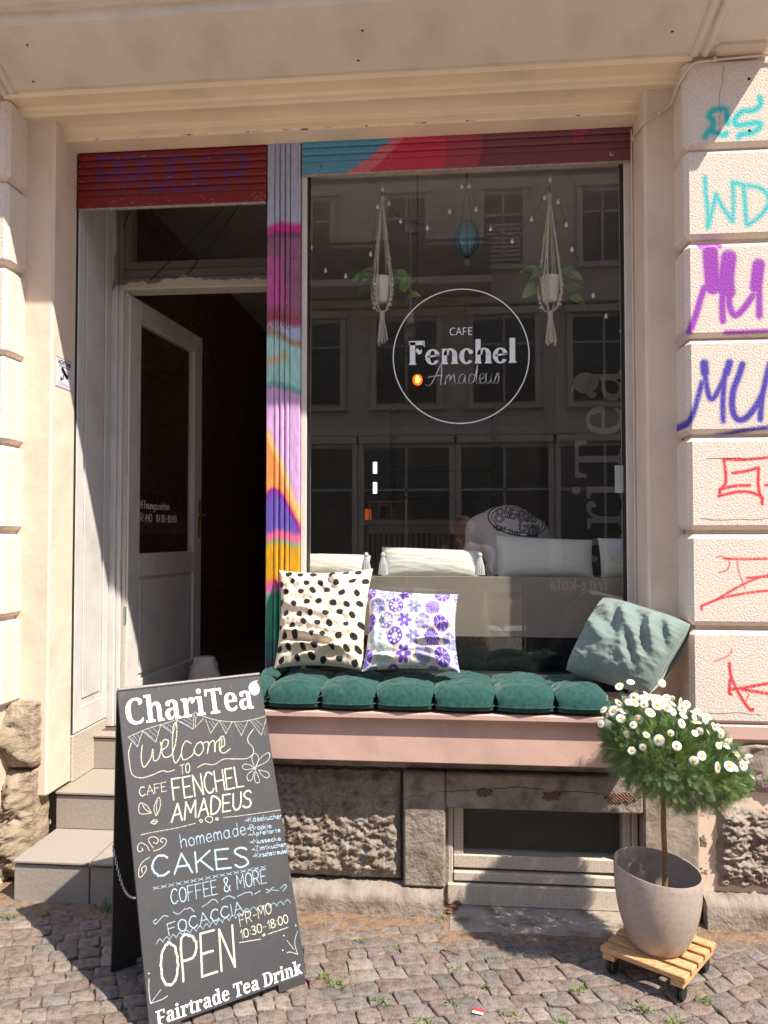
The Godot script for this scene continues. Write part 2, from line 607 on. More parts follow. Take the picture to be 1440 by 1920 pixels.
func ground() -> void:
	# one sheet to the horizon, then the footway's cobbles, then the road behind the camera
	var b := MB.new()
	b.quad(Vector3(-150, -0.06, 150), Vector3(150, -0.06, 150), Vector3(150, -0.06, -150), Vector3(-150, -0.06, -150))
	structure("ground", b, M.asphalt)
	# bed of sand between the cobbles, swept up against the wall
	var hn := noise(9.0, 4, 31)
	var p := PackedVector3Array()
	var nu := 120
	var nv := 60
	for y in nv:
		for x in nu:
			var px := lerpf(-4.2, 3.6, float(x) / (nu - 1))
			var pz := lerpf(-0.45, 2.6, float(y) / (nv - 1))
			var up := smoothstep(0.34, -0.02, pz + 0.06 * hn.get_noise_2d(px * 0.4, 7.0))
			var hh := lerpf(-0.012, 0.0, up) + 0.006 * hn.get_noise_2d(px, pz)
			p.append(Vector3(px, hh, pz))
	b = MB.new()
	b.grid(p, nu, nv, true)
	structure("sand_bed", b, M.sand)

	var pave := Node3D.new()
	pave.name = "pavement"
	add_child(pave)
	tag(pave, "reddish grey cobbled footway with sandy joints in front of the cafe", "", "", "structure")
	var tones := [Color(0.30, 0.252, 0.228), Color(0.275, 0.245, 0.228), Color(0.32, 0.268, 0.242), Color(0.29, 0.222, 0.195), Color(0.26, 0.236, 0.222), Color(0.345, 0.305, 0.272), Color(0.29, 0.246, 0.222)]
	var stones := []
	var ang := deg_to_rad(-24.0)
	var ca := cos(ang)
	var sa := sin(ang)
	var tv := -3.0
	while tv < 3.4:
		var wv := rng.randf_range(0.062, 0.084)
		var su := -4.6 + rng.randf() * 0.1
		while su < 4.0:
			var lu := rng.randf_range(0.058, 0.108)
			var gap := rng.randf_range(0.0015, 0.0045)
			var cs := []
			for q in [[0, 0], [0.5, -0.04], [1, 0], [1.04, 0.5], [1, 1], [0.5, 1.04], [0, 1], [-0.04, 0.5]]:
				var uu: float = su + gap + q[0] * (lu - 2 * gap) + rng.randf_range(-0.0055, 0.0055)
				var vv: float = tv + gap + q[1] * (wv - 2 * gap) + rng.randf_range(-0.0055, 0.0055)
				vv += 0.10 * sin(uu * 1.3 + 0.6) + 0.03 * sin(uu * 3.7)
				cs.append(Vector2(uu * ca - vv * sa, uu * sa + vv * ca))
			var ce := Vector2.ZERO
			for q in cs:
				ce += q / 8.0
			su += lu
			if ce.x < -4.0 or ce.x > 3.4 or ce.y > 2.4:
				continue
			var back := -0.045 if ce.x < -0.75 else (-0.06 if ce.x < -0.03 else (-0.045 if ce.x > 0.95 else 0.03))
			var ok := true
			for q in cs:
				if q.y < back:
					ok = false
			if not ok:
				continue
			stones.append([ce, cs])
		tv += wv
	# the ones that show largest become pieces of their own
	var eye := Vector2(0, 3.1)
	var seen := []
	for s in stones:
		var d: Vector2 = s[0] - eye
		var fwd := -d.y * 0.9958 - d.x * 0.0919
		var side := d.x * 0.9958 - d.y * 0.0919
		var vis: bool = fwd > 2.2 and absf(side / fwd) < 0.53 and s[0].y < 0.78
		seen.append([0 if vis else 1, d.length(), s])
	seen.sort_custom(func(a, bb): return a[0] < bb[0] or (a[0] == bb[0] and a[1] < bb[1]))
	var rest := MB.new()
	for k in seen.size():
		var s: Array = seen[k][2]
		var one := rest if k >= 300 else MB.new()
		cobble(one, s[0], s[1], tones[rng.randi() % tones.size()])
		if k < 300:
			obj("cobble", one, M.cobble, pave)
	var r := obj("cobbles", rest, M.cobble, pave)
	r.set_meta("kind", "stuff")
	# smooth concrete apron in front of the cellar window
	bx("cellar_apron", Vector3(-0.03, -0.05, -0.24), Vector3(0.93, 0.004, 0.028), 0.006, M.concrete).set_meta("kind", "structure")


func cobble(b: MB, ce: Vector2, cs: Array, tone: Color) -> void:
	var k := rng.randf_range(0.86, 1.14)
	b.tint = Color(tone.r * k, tone.g * k, tone.b * k) * 0.69
	var top := rng.randf_range(-0.004, 0.003)
	var tilt := Vector2(rng.randf_range(-0.06, 0.06), rng.randf_range(-0.06, 0.06))
	var k0 := b.v.size()
	var rings := [[1.0, -0.055], [0.99, -0.007], [0.955, -0.0018], [0.74, 0.0008]]
	for r in rings:
		for q in 8:
			var d: Vector2 = (cs[q] - ce) * r[0]
			var y: float = top + r[1] + d.dot(tilt) * (0.0 if r[1] < -0.05 else 1.0) + (rng.randf_range(-0.0016, 0.0016) if r[1] > -0.05 else 0.0)
			b.add(Vector3(ce.x + d.x, y, ce.y + d.y), Vector3.UP)
	var mid := b.add(Vector3(ce.x, top + 0.003, ce.y), Vector3.UP)
	for r in 3:
		for q in 8:
			var a := k0 + r * 8 + q
			var a2 := k0 + r * 8 + (q + 1) % 8
			b.i.append_array(PackedInt32Array([a, a2, a2 + 8, a, a2 + 8, a + 8]))
	for q in 8:
		b.i.append_array(PackedInt32Array([k0 + 24 + q, k0 + 24 + (q + 1) % 8, mid]))
	# normals from the faces
	var first := b.i.size() - (8 * 6 * 3 + 24)
	var acc := PackedVector3Array()
	acc.resize(33)
	for j in range(first, b.i.size(), 3):
		var f := (b.v[b.i[j + 2]] - b.v[b.i[j]]).cross(b.v[b.i[j + 1]] - b.v[b.i[j]])
		for e in 3:
			acc[b.i[j + e] - k0] += f
	for q in 33:
		b.n[k0 + q] = acc[q].normalized()


# ---------------------------------------------------------------- the building
func rock(b: MB, x0: float, x1: float, y0: float, y1: float, zb: float, deep: float, sd: int, margin := 0.035, nu := 90, nv := 70, rough := 1.0) -> void:
	var n1 := noise(7.0, 4, sd)
	var n2 := noise(15.0, 3, sd + 1)
	var n3 := noise(60.0, 3, sd + 2)
	var cl := noise(13.0, 1, sd + 3, FastNoiseLite.TYPE_CELLULAR)
	cl.cellular_return_type = FastNoiseLite.RETURN_DISTANCE2_SUB
	var p := PackedVector3Array()
	for j in nv:
		for k in nu:
			var u := float(k) / (nu - 1)
			var v := float(j) / (nv - 1)
			var x := lerpf(x0, x1, u)
			var y := lerpf(y0, y1, v)
			var e := minf(minf(x - x0, x1 - x), minf(y - y0, y1 - y))
			var lift := smoothstep(0.0, margin, e + 0.012 * n2.get_noise_2d(x * 1.3, y * 1.3))
			var wx := x + 0.02 * n2.get_noise_2d(x, y)
			var wy := y * 1.5 + 0.02 * n2.get_noise_2d(y, x)
			var chip := clampf(cl.get_noise_2d(wx, wy) + 1.0, 0.0, 0.5) * 2.0
			var h := deep * (0.50 + 0.40 * n1.get_noise_2d(x, y) + rough * (0.30 * (1.0 - 2.2 * absf(n2.get_noise_2d(x, y * 1.6))) * 0.7 + 0.24 * (chip - 0.4) + 0.16 * n3.get_noise_2d(x, y)))
			var z := zb + lift * h
			if k == 0 or k == nu - 1 or j == 0 or j == nv - 1:
				z = zb - 0.12
			p.append(Vector3(x + 0.006 * n2.get_noise_2d(y, x), y + 0.006 * n2.get_noise_2d(x + 9.0, y), z))
	b.grid(p, nu, nv)


func uv2_front(b: MB) -> MB:
	b.t2.resize(b.v.size())
	for k in b.v.size():
		b.t2[k] = Vector2((b.v[k].x - 0.9) / 1.0, (3.5 - b.v[k].y) / 2.7)
	return b


func graffiti() -> StandardMaterial3D:
	var im := Image.create(420, 1134, false, Image.FORMAT_RGBA8)
	im.fill(Color(0.9, 0.8, 0.8, 0.0))
	var ink := {"teal": Color(0.02, 0.70, 0.72), "purple": Color(0.56, 0.16, 0.66), "blue": Color(0.17, 0.12, 0.60), "red": Color(0.80, 0.02, 0.16)}
	for g in GRAFFITI:
		var p := smooth_line(pairs(g[2]), 5)
		var soft := 3.5 if g[0] == "teal" else (2.5 if g[0] in ["purple", "blue"] else 1.3)
		if g[0] != "red":
			stroke(im, p, g[1] * 1.5, ink[g[0]], 7.0, 0.35, 0.16)
		stroke(im, p, g[1] * (1.7 if g[0] == "red" else 1.12), ink[g[0]], soft, 0.15, 0.94)
	var m: StandardMaterial3D = M.stucco_rough.duplicate()
	m.detail_enabled = true
	m.detail_albedo = ImageTexture.create_from_image(im)
	m.detail_uv_layer = BaseMaterial3D.DETAIL_UV_2
	return m


func facade() -> void:
	var t := thing("cafe_building", "peach plastered corner of an old town house around the cafe front", "building", Vector3(-0.5, 0, -0.3))
	var off := -t.position
	var put := func(called: String, b: MB, m: Material) -> MeshInstance3D:
		var o := obj(called, b, m, t)
		o.position = off
		return o
	var bots := [0.805, 1.201, 1.589, 1.98, 2.375, 2.783, 3.161]
	var tops := [1.147, 1.535, 1.93, 2.331, 2.728, 3.116, 3.496]
	var sprayed := graffiti()
	for s in 2:
		for k in 7:
			var b := MB.new()
			if s == 0:
				b.box(Vector3(0.945, bots[k] - 0.018, -0.34), Vector3(2.35, tops[k] + 0.018, F_Q), 0.019)
				put.call("quoin_block", uv2_front(b), sprayed)
				b = MB.new()
				b.box(Vector3(2.37, bots[k] - 0.018, -0.34), Vector3(3.9, tops[k] + 0.018, F_Q), 0.019)
				put.call("quoin_block", b, M.stucco_rough)
			else:
				b.box(Vector3(-3.4, bots[k] - 0.018, -0.34), Vector3(-1.985, tops[k] + 0.018, F_Q), 0.019)
				put.call("quoin_block", b, M.stucco_rough)
	# wall behind the blocks: its edge shows in the joints
	var b2 := MB.new()
	b2.box(Vector3(0.975, 0.0, -0.80), Vector3(8.0, 3.62, -0.146), 0.0)
	put.call("wall", b2, M.joint)
	b2 = MB.new()
	b2.box(Vector3(-8.0, 0.0, -0.80), Vector3(-2.012, 3.62, -0.146), 0.0)
	put.call("wall", b2, M.joint)
	# plastered jambs
	b2 = MB.new()
	b2.box(Vector3(OX1, 0.80, -0.78), Vector3(0.98, 3.6, F_J), 0.012)
	put.call("jamb", b2, M.stucco)
	b2 = MB.new()
	b2.box(Vector3(-2.02, 0.36, F_W), Vector3(OX0, 3.6, F_J), 0.010)
	put.call("jamb", b2, M.stucco)
	b2 = MB.new()
	b2.box(Vector3(-2.3, 0.36, -1.1), Vector3(-1.872, 3.6, F_W - 0.004), 0.0)
	put.call("wall", b2, M.stucco)
	# moulded lintel
	b2 = MB.new()
	var prof := [Vector2(F_Q, 4.4), Vector2(F_Q, 3.528), Vector2(F_Q - 0.012, 3.515), Vector2(-0.205, 3.512), Vector2(-0.214, 3.50), Vector2(-0.216, 3.486), Vector2(-0.225, 3.478)]
	for k in 6:
		var a := float(k) / 5.0
		prof.append(Vector2(lerpf(-0.235, -0.335, a), 3.478 + 0.006 * sin(a * PI)))
	prof.append_array([Vector2(-0.345, 3.468), Vector2(-0.352, 3.470), Vector2(-0.356, 3.462), Vector2(-0.358, 3.438), Vector2(-0.366, 3.43), Vector2(-0.78, 3.43), Vector2(-0.78, 4.4)])
	b2.run(prof, -2.02, 0.985)
	put.call("lintel", b2, M.lintel)
	# underside of the bay above and its rim, which shades the doorway
	b2 = MB.new()
	prof = [Vector2(0.238, 9.0), Vector2(0.238, 3.80)]
	for k in 6:
		var a := float(k) / 5.0 * PI / 2
		prof.append(Vector2(0.238 - 0.055 * (1.0 - cos(a)), 3.80 - 0.075 * sin(a)))
	prof.append_array([Vector2(0.172, 3.718), Vector2(0.168, 3.70), Vector2(0.150, 3.70), Vector2(0.146, 3.652), Vector2(-0.10, 3.532), Vector2(F_Q - 0.02, 3.532), Vector2(F_Q - 0.02, 9.0)])
	b2.run(prof, -6.0, 1.46)
	# its end wall is splayed
	for k in b2.v.size():
		if b2.v[k].x > 1.4:
			b2.v[k].x = lerpf(1.29, 1.395, clampf((b2.v[k].z - F_Q) / 0.358, 0.0, 1.0))
			if b2.n[k].x > 0.5:
				b2.n[k] = Vector3(0.96, 0, -0.28)
	put.call("bay", b2, M.soffit)
	# ribs that frame the soffit and the band along the wall beside it
	for x in [-1.965, -2.005, 0.985, 1.03]:
		b2 = MB.new()
		b2.tube([Vector3(x, 3.53, -0.115), Vector3(x + (0.03 if x > 0 else -0.0), 3.648, 0.145)], 0.017, 0.017, 10)
		put.call("soffit_rib", b2, M.soffit)
	for e in [[1.06, 1.275], [-4.0, -2.04]]:
		b2 = MB.new()
		b2.box(Vector3(e[0], 3.515, -0.13), Vector3(e[1], 3.572, -0.068), 0.018)
		put.call("cornice_band", b2, M.joint)
	# upper storeys
	b2 = MB.new()
	b2.box(Vector3(-8.0, 3.63, -0.80), Vector3(8.0, 9.0, F_Q - 0.025), 0.0)
	put.call("wall", b2, M.stucco)
	# drill holes in the soffit and the blocks
	for h in [[-1.79, 0.072], [-1.845, -0.07], [-0.37, 0.05], [-0.40, -0.06], [0.875, -0.02]]:
		b2 = MB.new()
		b2.ball(Vector3(h[0], 3.532 + (h[1] + 0.10) * 0.488, h[1]), Vector3(0.006, 0.003, 0.006), 8, 4)
		put.call("drill_hole", b2, M.black)
	for h in [[1.206, 3.42], [1.206, 3.205]]:
		b2 = MB.new()
		b2.ball(Vector3(h[0], h[1], F_Q), Vector3(0.007, 0.007, 0.002), 8, 4)
		put.call("drill_hole", b2, M.black)
	# hairline cracks in the plaster
	var hair := noise(40.0, 2, 67)
	for cr in [[1.105, 3.48, 1.10, 3.40, 1.088, 3.34, 1.09, 3.25, 1.085, 3.19], [1.02, 1.86, 1.10, 1.862, 1.20, 1.858], [0.99, 1.62, 1.08, 1.612, 1.25, 1.615], [1.15, 2.36, 1.25, 2.352, 1.36, 2.356], [1.00, 0.83, 1.10, 0.838, 1.22, 0.83]]:
		b2 = MB.new()
		var cp := []
		for q in smooth_line(pairs(cr), 5):
			cp.append(Vector3(q.x + 0.006 * hair.get_noise_1d(q.y * 5.0), q.y + 0.006 * hair.get_noise_1d(q.x * 5.0), F_Q + 0.0006))
		b2.tube(cp, 0.0010, 0.0006, 4)
		put.call("crack", b2, M.joint_dark)
	# flaked spots on the lintel's lower lip
	for k in 26:
		var fx := rng.randf_range(-1.8, 0.78)
		b2 = MB.new()
		b2.ball(Vector3(fx, 3.4315 + rng.randf_range(0.0, 0.004), -0.3605), Vector3(rng.randf_range(0.004, 0.022), rng.randf_range(0.002, 0.006), 0.0016), 8, 4)
		put.call("flake", b2, M.joint_dark if k % 3 == 0 else M.stucco)
	# cable clipped along the lintel's end
	var cable := thing("cable", "thin pale cable clipped around the corner of the lintel", "cable", Vector3(0.9, 3.4, -0.2))
	b2 = MB.new()
	var path := [Vector3(2.3, 3.535, -0.110), Vector3(1.30, 3.507, -0.105), Vector3(1.05, 3.495, -0.105), Vector3(0.985, 3.488, -0.105), Vector3(0.955, 3.46, -0.108), Vector3(0.935, 3.43, -0.14), Vector3(0.932, 3.41, -0.235), Vector3(0.92, 3.395, -0.258), Vector3(0.87, 3.36, -0.262), Vector3(0.82, 3.335, -0.262), Vector3(0.812, 3.33, -0.30), Vector3(0.813, 3.35, -0.45), Vector3(0.813, 3.2, -0.468), Vector3(0.813, 1.0, -0.468)]
	var sm := []
	for k in path.size() - 1:
		for q in 4:
			sm.append(path[k].cubic_interpolate(path[k + 1], path[maxi(k - 1, 0)], path[mini(k + 2, path.size() - 1)], q / 4.0))
	sm.append(path[path.size() - 1])
	b2.tube(sm, 0.0048, 0.0048, 6)
	obj("wire", b2, M.stucco, cable).position = -cable.position
	for c in [[1.065, 3.497, -0.10], [0.938, 3.425, -0.17], [0.885, 3.37, -0.256], [0.814, 3.352, -0.43]]:
		b2 = MB.new()
		b2.box(Vector3(c[0] - 0.007, c[1] - 0.009, c[2] - 0.007), Vector3(c[0] + 0.007, c[1] + 0.009, c[2] + 0.007), 0.003)
		obj("clip", b2, M.white, cable).position = -cable.position


func plinth() -> void:
	var t := thing("stone_plinth", "weathered grey stone plinth with rock-faced blocks under the window bench", "plinth", Vector3(0, 0, -0.3))
	var put := func(called: String, b: MB, m: Material) -> MeshInstance3D:
		var o := obj(called, b, m, t)
		o.position = -t.position
		return o
	var b := MB.new()
	# backing and the dark band under the bench
	b.box(Vector3(-0.84, 0.0, -0.80), Vector3(-0.03, 0.81, -0.185), 0.0)
	put.call("backing", b, M.plinth)
	b = MB.new()
	b.box(Vector3(-0.84, 0.575, -0.30), Vector3(0.955, 0.80, -0.145), 0.004)
	put.call("band_stone", b, M.plinth)
	b = MB.new()
	rock(b, -0.82, -0.222, 0.105, 0.565, -0.160, 0.046, 41, 0.05)
	put.call("rock_faced_stone", b, M.rock)
	# surround of the cellar window
	b = MB.new()
	b.box(Vector3(-0.215, 0.10, -0.4), Vector3(-0.043, 0.569, -0.108), 0.008)
	put.call("pier_stone", b, M.plinth)
	b = MB.new()
	b.box(Vector3(-0.040, 0.424, -0.4), Vector3(0.752, 0.569, -0.110), 0.007)
	put.call("lintel_stone", b, M.plinth)
	b = MB.new()
	b.box(Vector3(0.755, 0.0, -0.4), Vector3(0.972, 0.569, -0.112), 0.008)
	put.call("pier_stone", b, M.concrete)
	b = MB.new()
	b.box(Vector3(0.9, 0.572, -0.4), Vector3(0.972, 0.795, -0.128), 0.006)
	put.call("pier_stone", b, M.stucco)
	# foot course: sloping top, rough front
	for e in [[-0.84, -0.052, 0.099], [0.985, 2.3, 0.118]]:
		b = MB.new()
		var n1 := noise(30.0, 3, 43)
		var p := PackedVector3Array()
		var nu := 70
		var fr := [Vector2(-0.17, e[2]), Vector2(-0.125, e[2] - 0.004), Vector2(-0.088, e[2] - 0.018), Vector2(-0.072, e[2] - 0.035), Vector2(-0.070, 0.045), Vector2(-0.068, 0.02), Vector2(-0.066, -0.05)]
		for j in fr.size():
			for k in nu:
				var x := lerpf(e[0], e[1], float(k) / (nu - 1))
				var w := 0.006 * n1.get_noise_2d(x * 1.2, fr[j].y * 6.0)
				p.append(Vector3(x, fr[j].y + w * 0.6, fr[j].x + w))
		b.grid(p, nu, fr.size(), true)
		for s in 2:
			var x: float = e[s]
			var q := [Vector3(x, -0.05, -0.3), Vector3(x, -0.05, -0.066), Vector3(x, e[2] - 0.03, -0.072), Vector3(x, e[2], -0.3)]
			if s == 1:
				b.quad(q[1], q[0], q[3], q[2])
			else:
				b.quad(q[0], q[1], q[2], q[3])
		put.call("foot_stone", b, M.plinth)
	# right of the pier
	b = MB.new()
	b.box(Vector3(0.976, 0.1, -0.5), Vector3(3.5, 0.51, -0.158), 0.0)
	put.call("backing", b, M.plinth)
	b = MB.new()
	rock(b, 0.976, 1.02, 0.118, 0.50, -0.155, 0.012, 51, 0.01, 8, 40)
	put.call("rock_faced_stone", b, M.rock)
	b = MB.new()
	rock(b, 1.03, 1.62, 0.125, 0.465, -0.155, 0.055, 47, 0.045, 96, 70, 1.0)
	put.call("rock_faced_stone", b, M.rock)
	b = MB.new()
	rock(b, 1.64, 2.3, 0.125, 0.465, -0.155, 0.070, 49, 0.045)
	put.call("rock_faced_stone", b, M.rock)
	b = MB.new()
	rock(b, 0.974, 2.3, 0.505, 0.722, -0.152, 0.052, 53, 0.03, 70, 24, 0.5)
	put.call("ledge_stone", b, M.plinth)
	b = MB.new()
	b.box(Vector3(0.974, 0.724, -0.4), Vector3(2.3, 0.789, -0.122), 0.008)
	put.call("ledge_stone", b, M.pink)
	# left of the steps: boulder-like sandstone and a rough block
	b = MB.new()
	rock(b, -2.75, -1.875, 0.50, 0.80, -0.215, 0.12, 57, 0.14, 80, 40, 0.28)
	put.call("boulder_stone", b, M.rock_yellow)
	b = MB.new()
	rock(b, -2.75, -1.885, 0.0, 0.50, -0.235, 0.13, 61, 0.10, 90, 60, 0.6)
	put.call("rock_faced_stone", b, M.rock_yellow)
	b = MB.new()
	rock(b, -3.6, -1.98, 0.0, 0.20, -0.20, 0.10, 63, 0.06, 70, 20, 0.9)
	put.call("rock_faced_stone", b, M.rock)
	# places where the plaster has come off the brick lath
	var clay := mat(0.20, 0.105, 0.075, 0.95)
	var n2 := noise(60.0, 2, 65)
	for h in [[0.115, 0.492, 0.075, 0.034], [0.385, 0.488, 0.075, 0.044], [0.665, 0.488, 0.13, 0.042]]:
		var o := Node3D.new()
		o.name = "plaster_hole"
		t.add_child(o, true)
		o.position = -t.position
		tag(o, "broken plaster patch showing clay lath")
		var poly := PackedVector2Array()
		for k in 18:
			var a := TAU * k / 18
			var r := 0.5 + 0.35 * n2.get_noise_2d(cos(a) * 0.05 + h[0], sin(a) * 0.05)
			poly.append(Vector2(h[0] + cos(a) * h[2] * r * 0.9, h[1] + sin(a) * h[3] * r * 0.9))
		b = MB.new()
		b.slab(poly, 0.0, Transform3D(Basis(), Vector3(0, 0, -0.1065)))
		obj("hollow", b, mat(0.05, 0.03, 0.022, 1.0), o)
		var row := 0
		var y: float = h[1] - h[3] * 0.5
		while y < h[1] + h[3] * 0.5:
			var x: float = h[0] - h[2] * 0.5 + (0.007 if row % 2 else 0.0)
			while x < h[0] + h[2] * 0.5:
				if Geometry2D.is_point_in_polygon(Vector2(x, y), poly):
					b = MB.new()
					b.ball(Vector3(x, y, -0.106), Vector3(0.0066, 0.0036, 0.004), 6, 4)
					obj("clay_piece", b, clay, o)
				x += 0.0145
			y += 0.0062
			row += 1
	# cracks
	for cr in [[-0.21, 0.455, -0.17, 0.475, -0.13, 0.47, -0.08, 0.49, 0.0, 0.495, 0.08, 0.50], [0.16, 0.508, 0.25, 0.52, 0.36, 0.512], [0.43, 0.505, 0.50, 0.51, 0.60, 0.50], [0.73, 0.49, 0.75, 0.50]]:
		b = MB.new()
		var pth := []
		for q in smooth_line(pairs(cr), 4):
			pth.append(Vector3(q.x + 0.002 * n2.get_noise_1d(q.x * 9.0), q.y + 0.004 * n2.get_noise_1d(q.x * 6.0), -0.1085))
		b.tube(pth, 0.0014, 0.0009, 4)
		put.call("crack", b, M.dark_gap)

	# cellar window
	var w := thing("cellar_window", "small cellar window with peeling pale wooden frame and dusty pane", "window", Vector3(0.36, 0, -0.25))
	var pw := func(called: String, lo: Vector3, hi: Vector3, m: Material) -> void:
		bx(called, lo, hi, 0.004, m, w).position = -w.position
	pw.call("frame_stile", Vector3(-0.035, 0.055, -0.27), Vector3(-0.012, 0.421, -0.185), M.white_old)
	pw.call("frame_stile", Vector3(-0.010, 0.150, -0.27), Vector3(0.032, 0.420, -0.195), M.white_old)
	pw.call("frame_stile", Vector3(0.690, 0.150, -0.27), Vector3(0.722, 0.420, -0.195), M.white_old)
	pw.call("frame_stile", Vector3(0.724, 0.055, -0.27), Vector3(0.749, 0.421, -0.185), M.white_old)
	pw.call("frame_rail", Vector3(-0.010, 0.150, -0.265), Vector3(0.722, 0.205, -0.192), M.white_old)
	pw.call("frame_rail", Vector3(-0.010, 0.100, -0.265), Vector3(0.722, 0.138, -0.180), M.white_old)
	pw.call("frame_rail", Vector3(0.034, 0.404, -0.265), Vector3(0.688, 0.420, -0.196), M.white_old)
	pw.call("sill", Vector3(-0.036, 0.004, -0.27), Vector3(0.75, 0.090, -0.172), M.white_old)
	var dusty := StandardMaterial3D.new()
	dusty.albedo_color = Color(0.52, 0.53, 0.50, 0.10)
	dusty.transparency = BaseMaterial3D.TRANSPARENCY_ALPHA
	dusty.roughness = 0.4
	pw.call("pane", Vector3(0.032, 0.205, -0.240), Vector3(0.690, 0.404, -0.236), dusty)
	# the cellar behind it
	var cb := MB.new()
	for e in [[Vector3(-0.60, -0.30, -2.0), Vector3(-0.52, 0.44, -0.28)], [Vector3(1.22, -0.30, -2.0), Vector3(1.30, 0.44, -0.28)], [Vector3(-0.6, -0.34, -2.0), Vector3(1.3, -0.27, -0.20)], [Vector3(-0.6, 0.40, -2.0), Vector3(1.3, 0.445, -0.80)], [Vector3(-0.6, -0.3, -2.08), Vector3(1.3, 0.44, -2.0)]]:
		cb.box(e[0], e[1], 0.0)
	structure("cellar_room", cb, grain(mat(0.25, 0.23, 0.20, 0.95), M.blotch, 1.0))


func steps() -> void:
	var t := thing("entrance_steps", "three tiled entrance steps leading up to the open cafe door", "steps", Vector3(-1.35, 0, -0.4))
	var zf := [-0.045, -0.385, -0.725]
	var yt := [0.175, 0.35, 0.525]
	for k in 3:
		var b := MB.new()
		b.box(Vector3(-1.862, -0.05 if k == 0 else yt[k] - 0.18, -1.05), Vector3(-0.845, yt[k] - 0.014, zf[k] - 0.014), 0.0)
		obj("core", b, M.grout, t).position = -t.position
		for e in [[-1.866, -1.537], [-1.529, -1.19], [-1.182, -0.843]]:
			var j := 0.10 * k
			var x0: float = maxf(e[0] + (j if e[0] > -1.8 else 0.0), -1.866)
			var x1: float = minf(e[1] + j, -0.843)
			if x1 - x0 < 0.03:
				continue
			b = MB.new()
			b.box(Vector3(x0, -0.02 if k == 0 else yt[k - 1] + 0.002, zf[k] - 0.013), Vector3(x1, yt[k] - 0.021, zf[k]), 0.002)
			obj("riser_tile", b, M.tile, t).position = -t.position
			b = MB.new()
			b.box(Vector3(x0, yt[k] - 0.013, zf[k] - (0.352 if k < 2 else 0.30)), Vector3(x1, yt[k], zf[k] + 0.011), 0.003)
			obj("tread_tile", b, M.tile, t).position = -t.position
	bx("mortar_block", Vector3(-1.93, 0.35, -0.86), Vector3(-1.849, 0.577, -0.505), 0.006, M.grout, t).position = -t.position


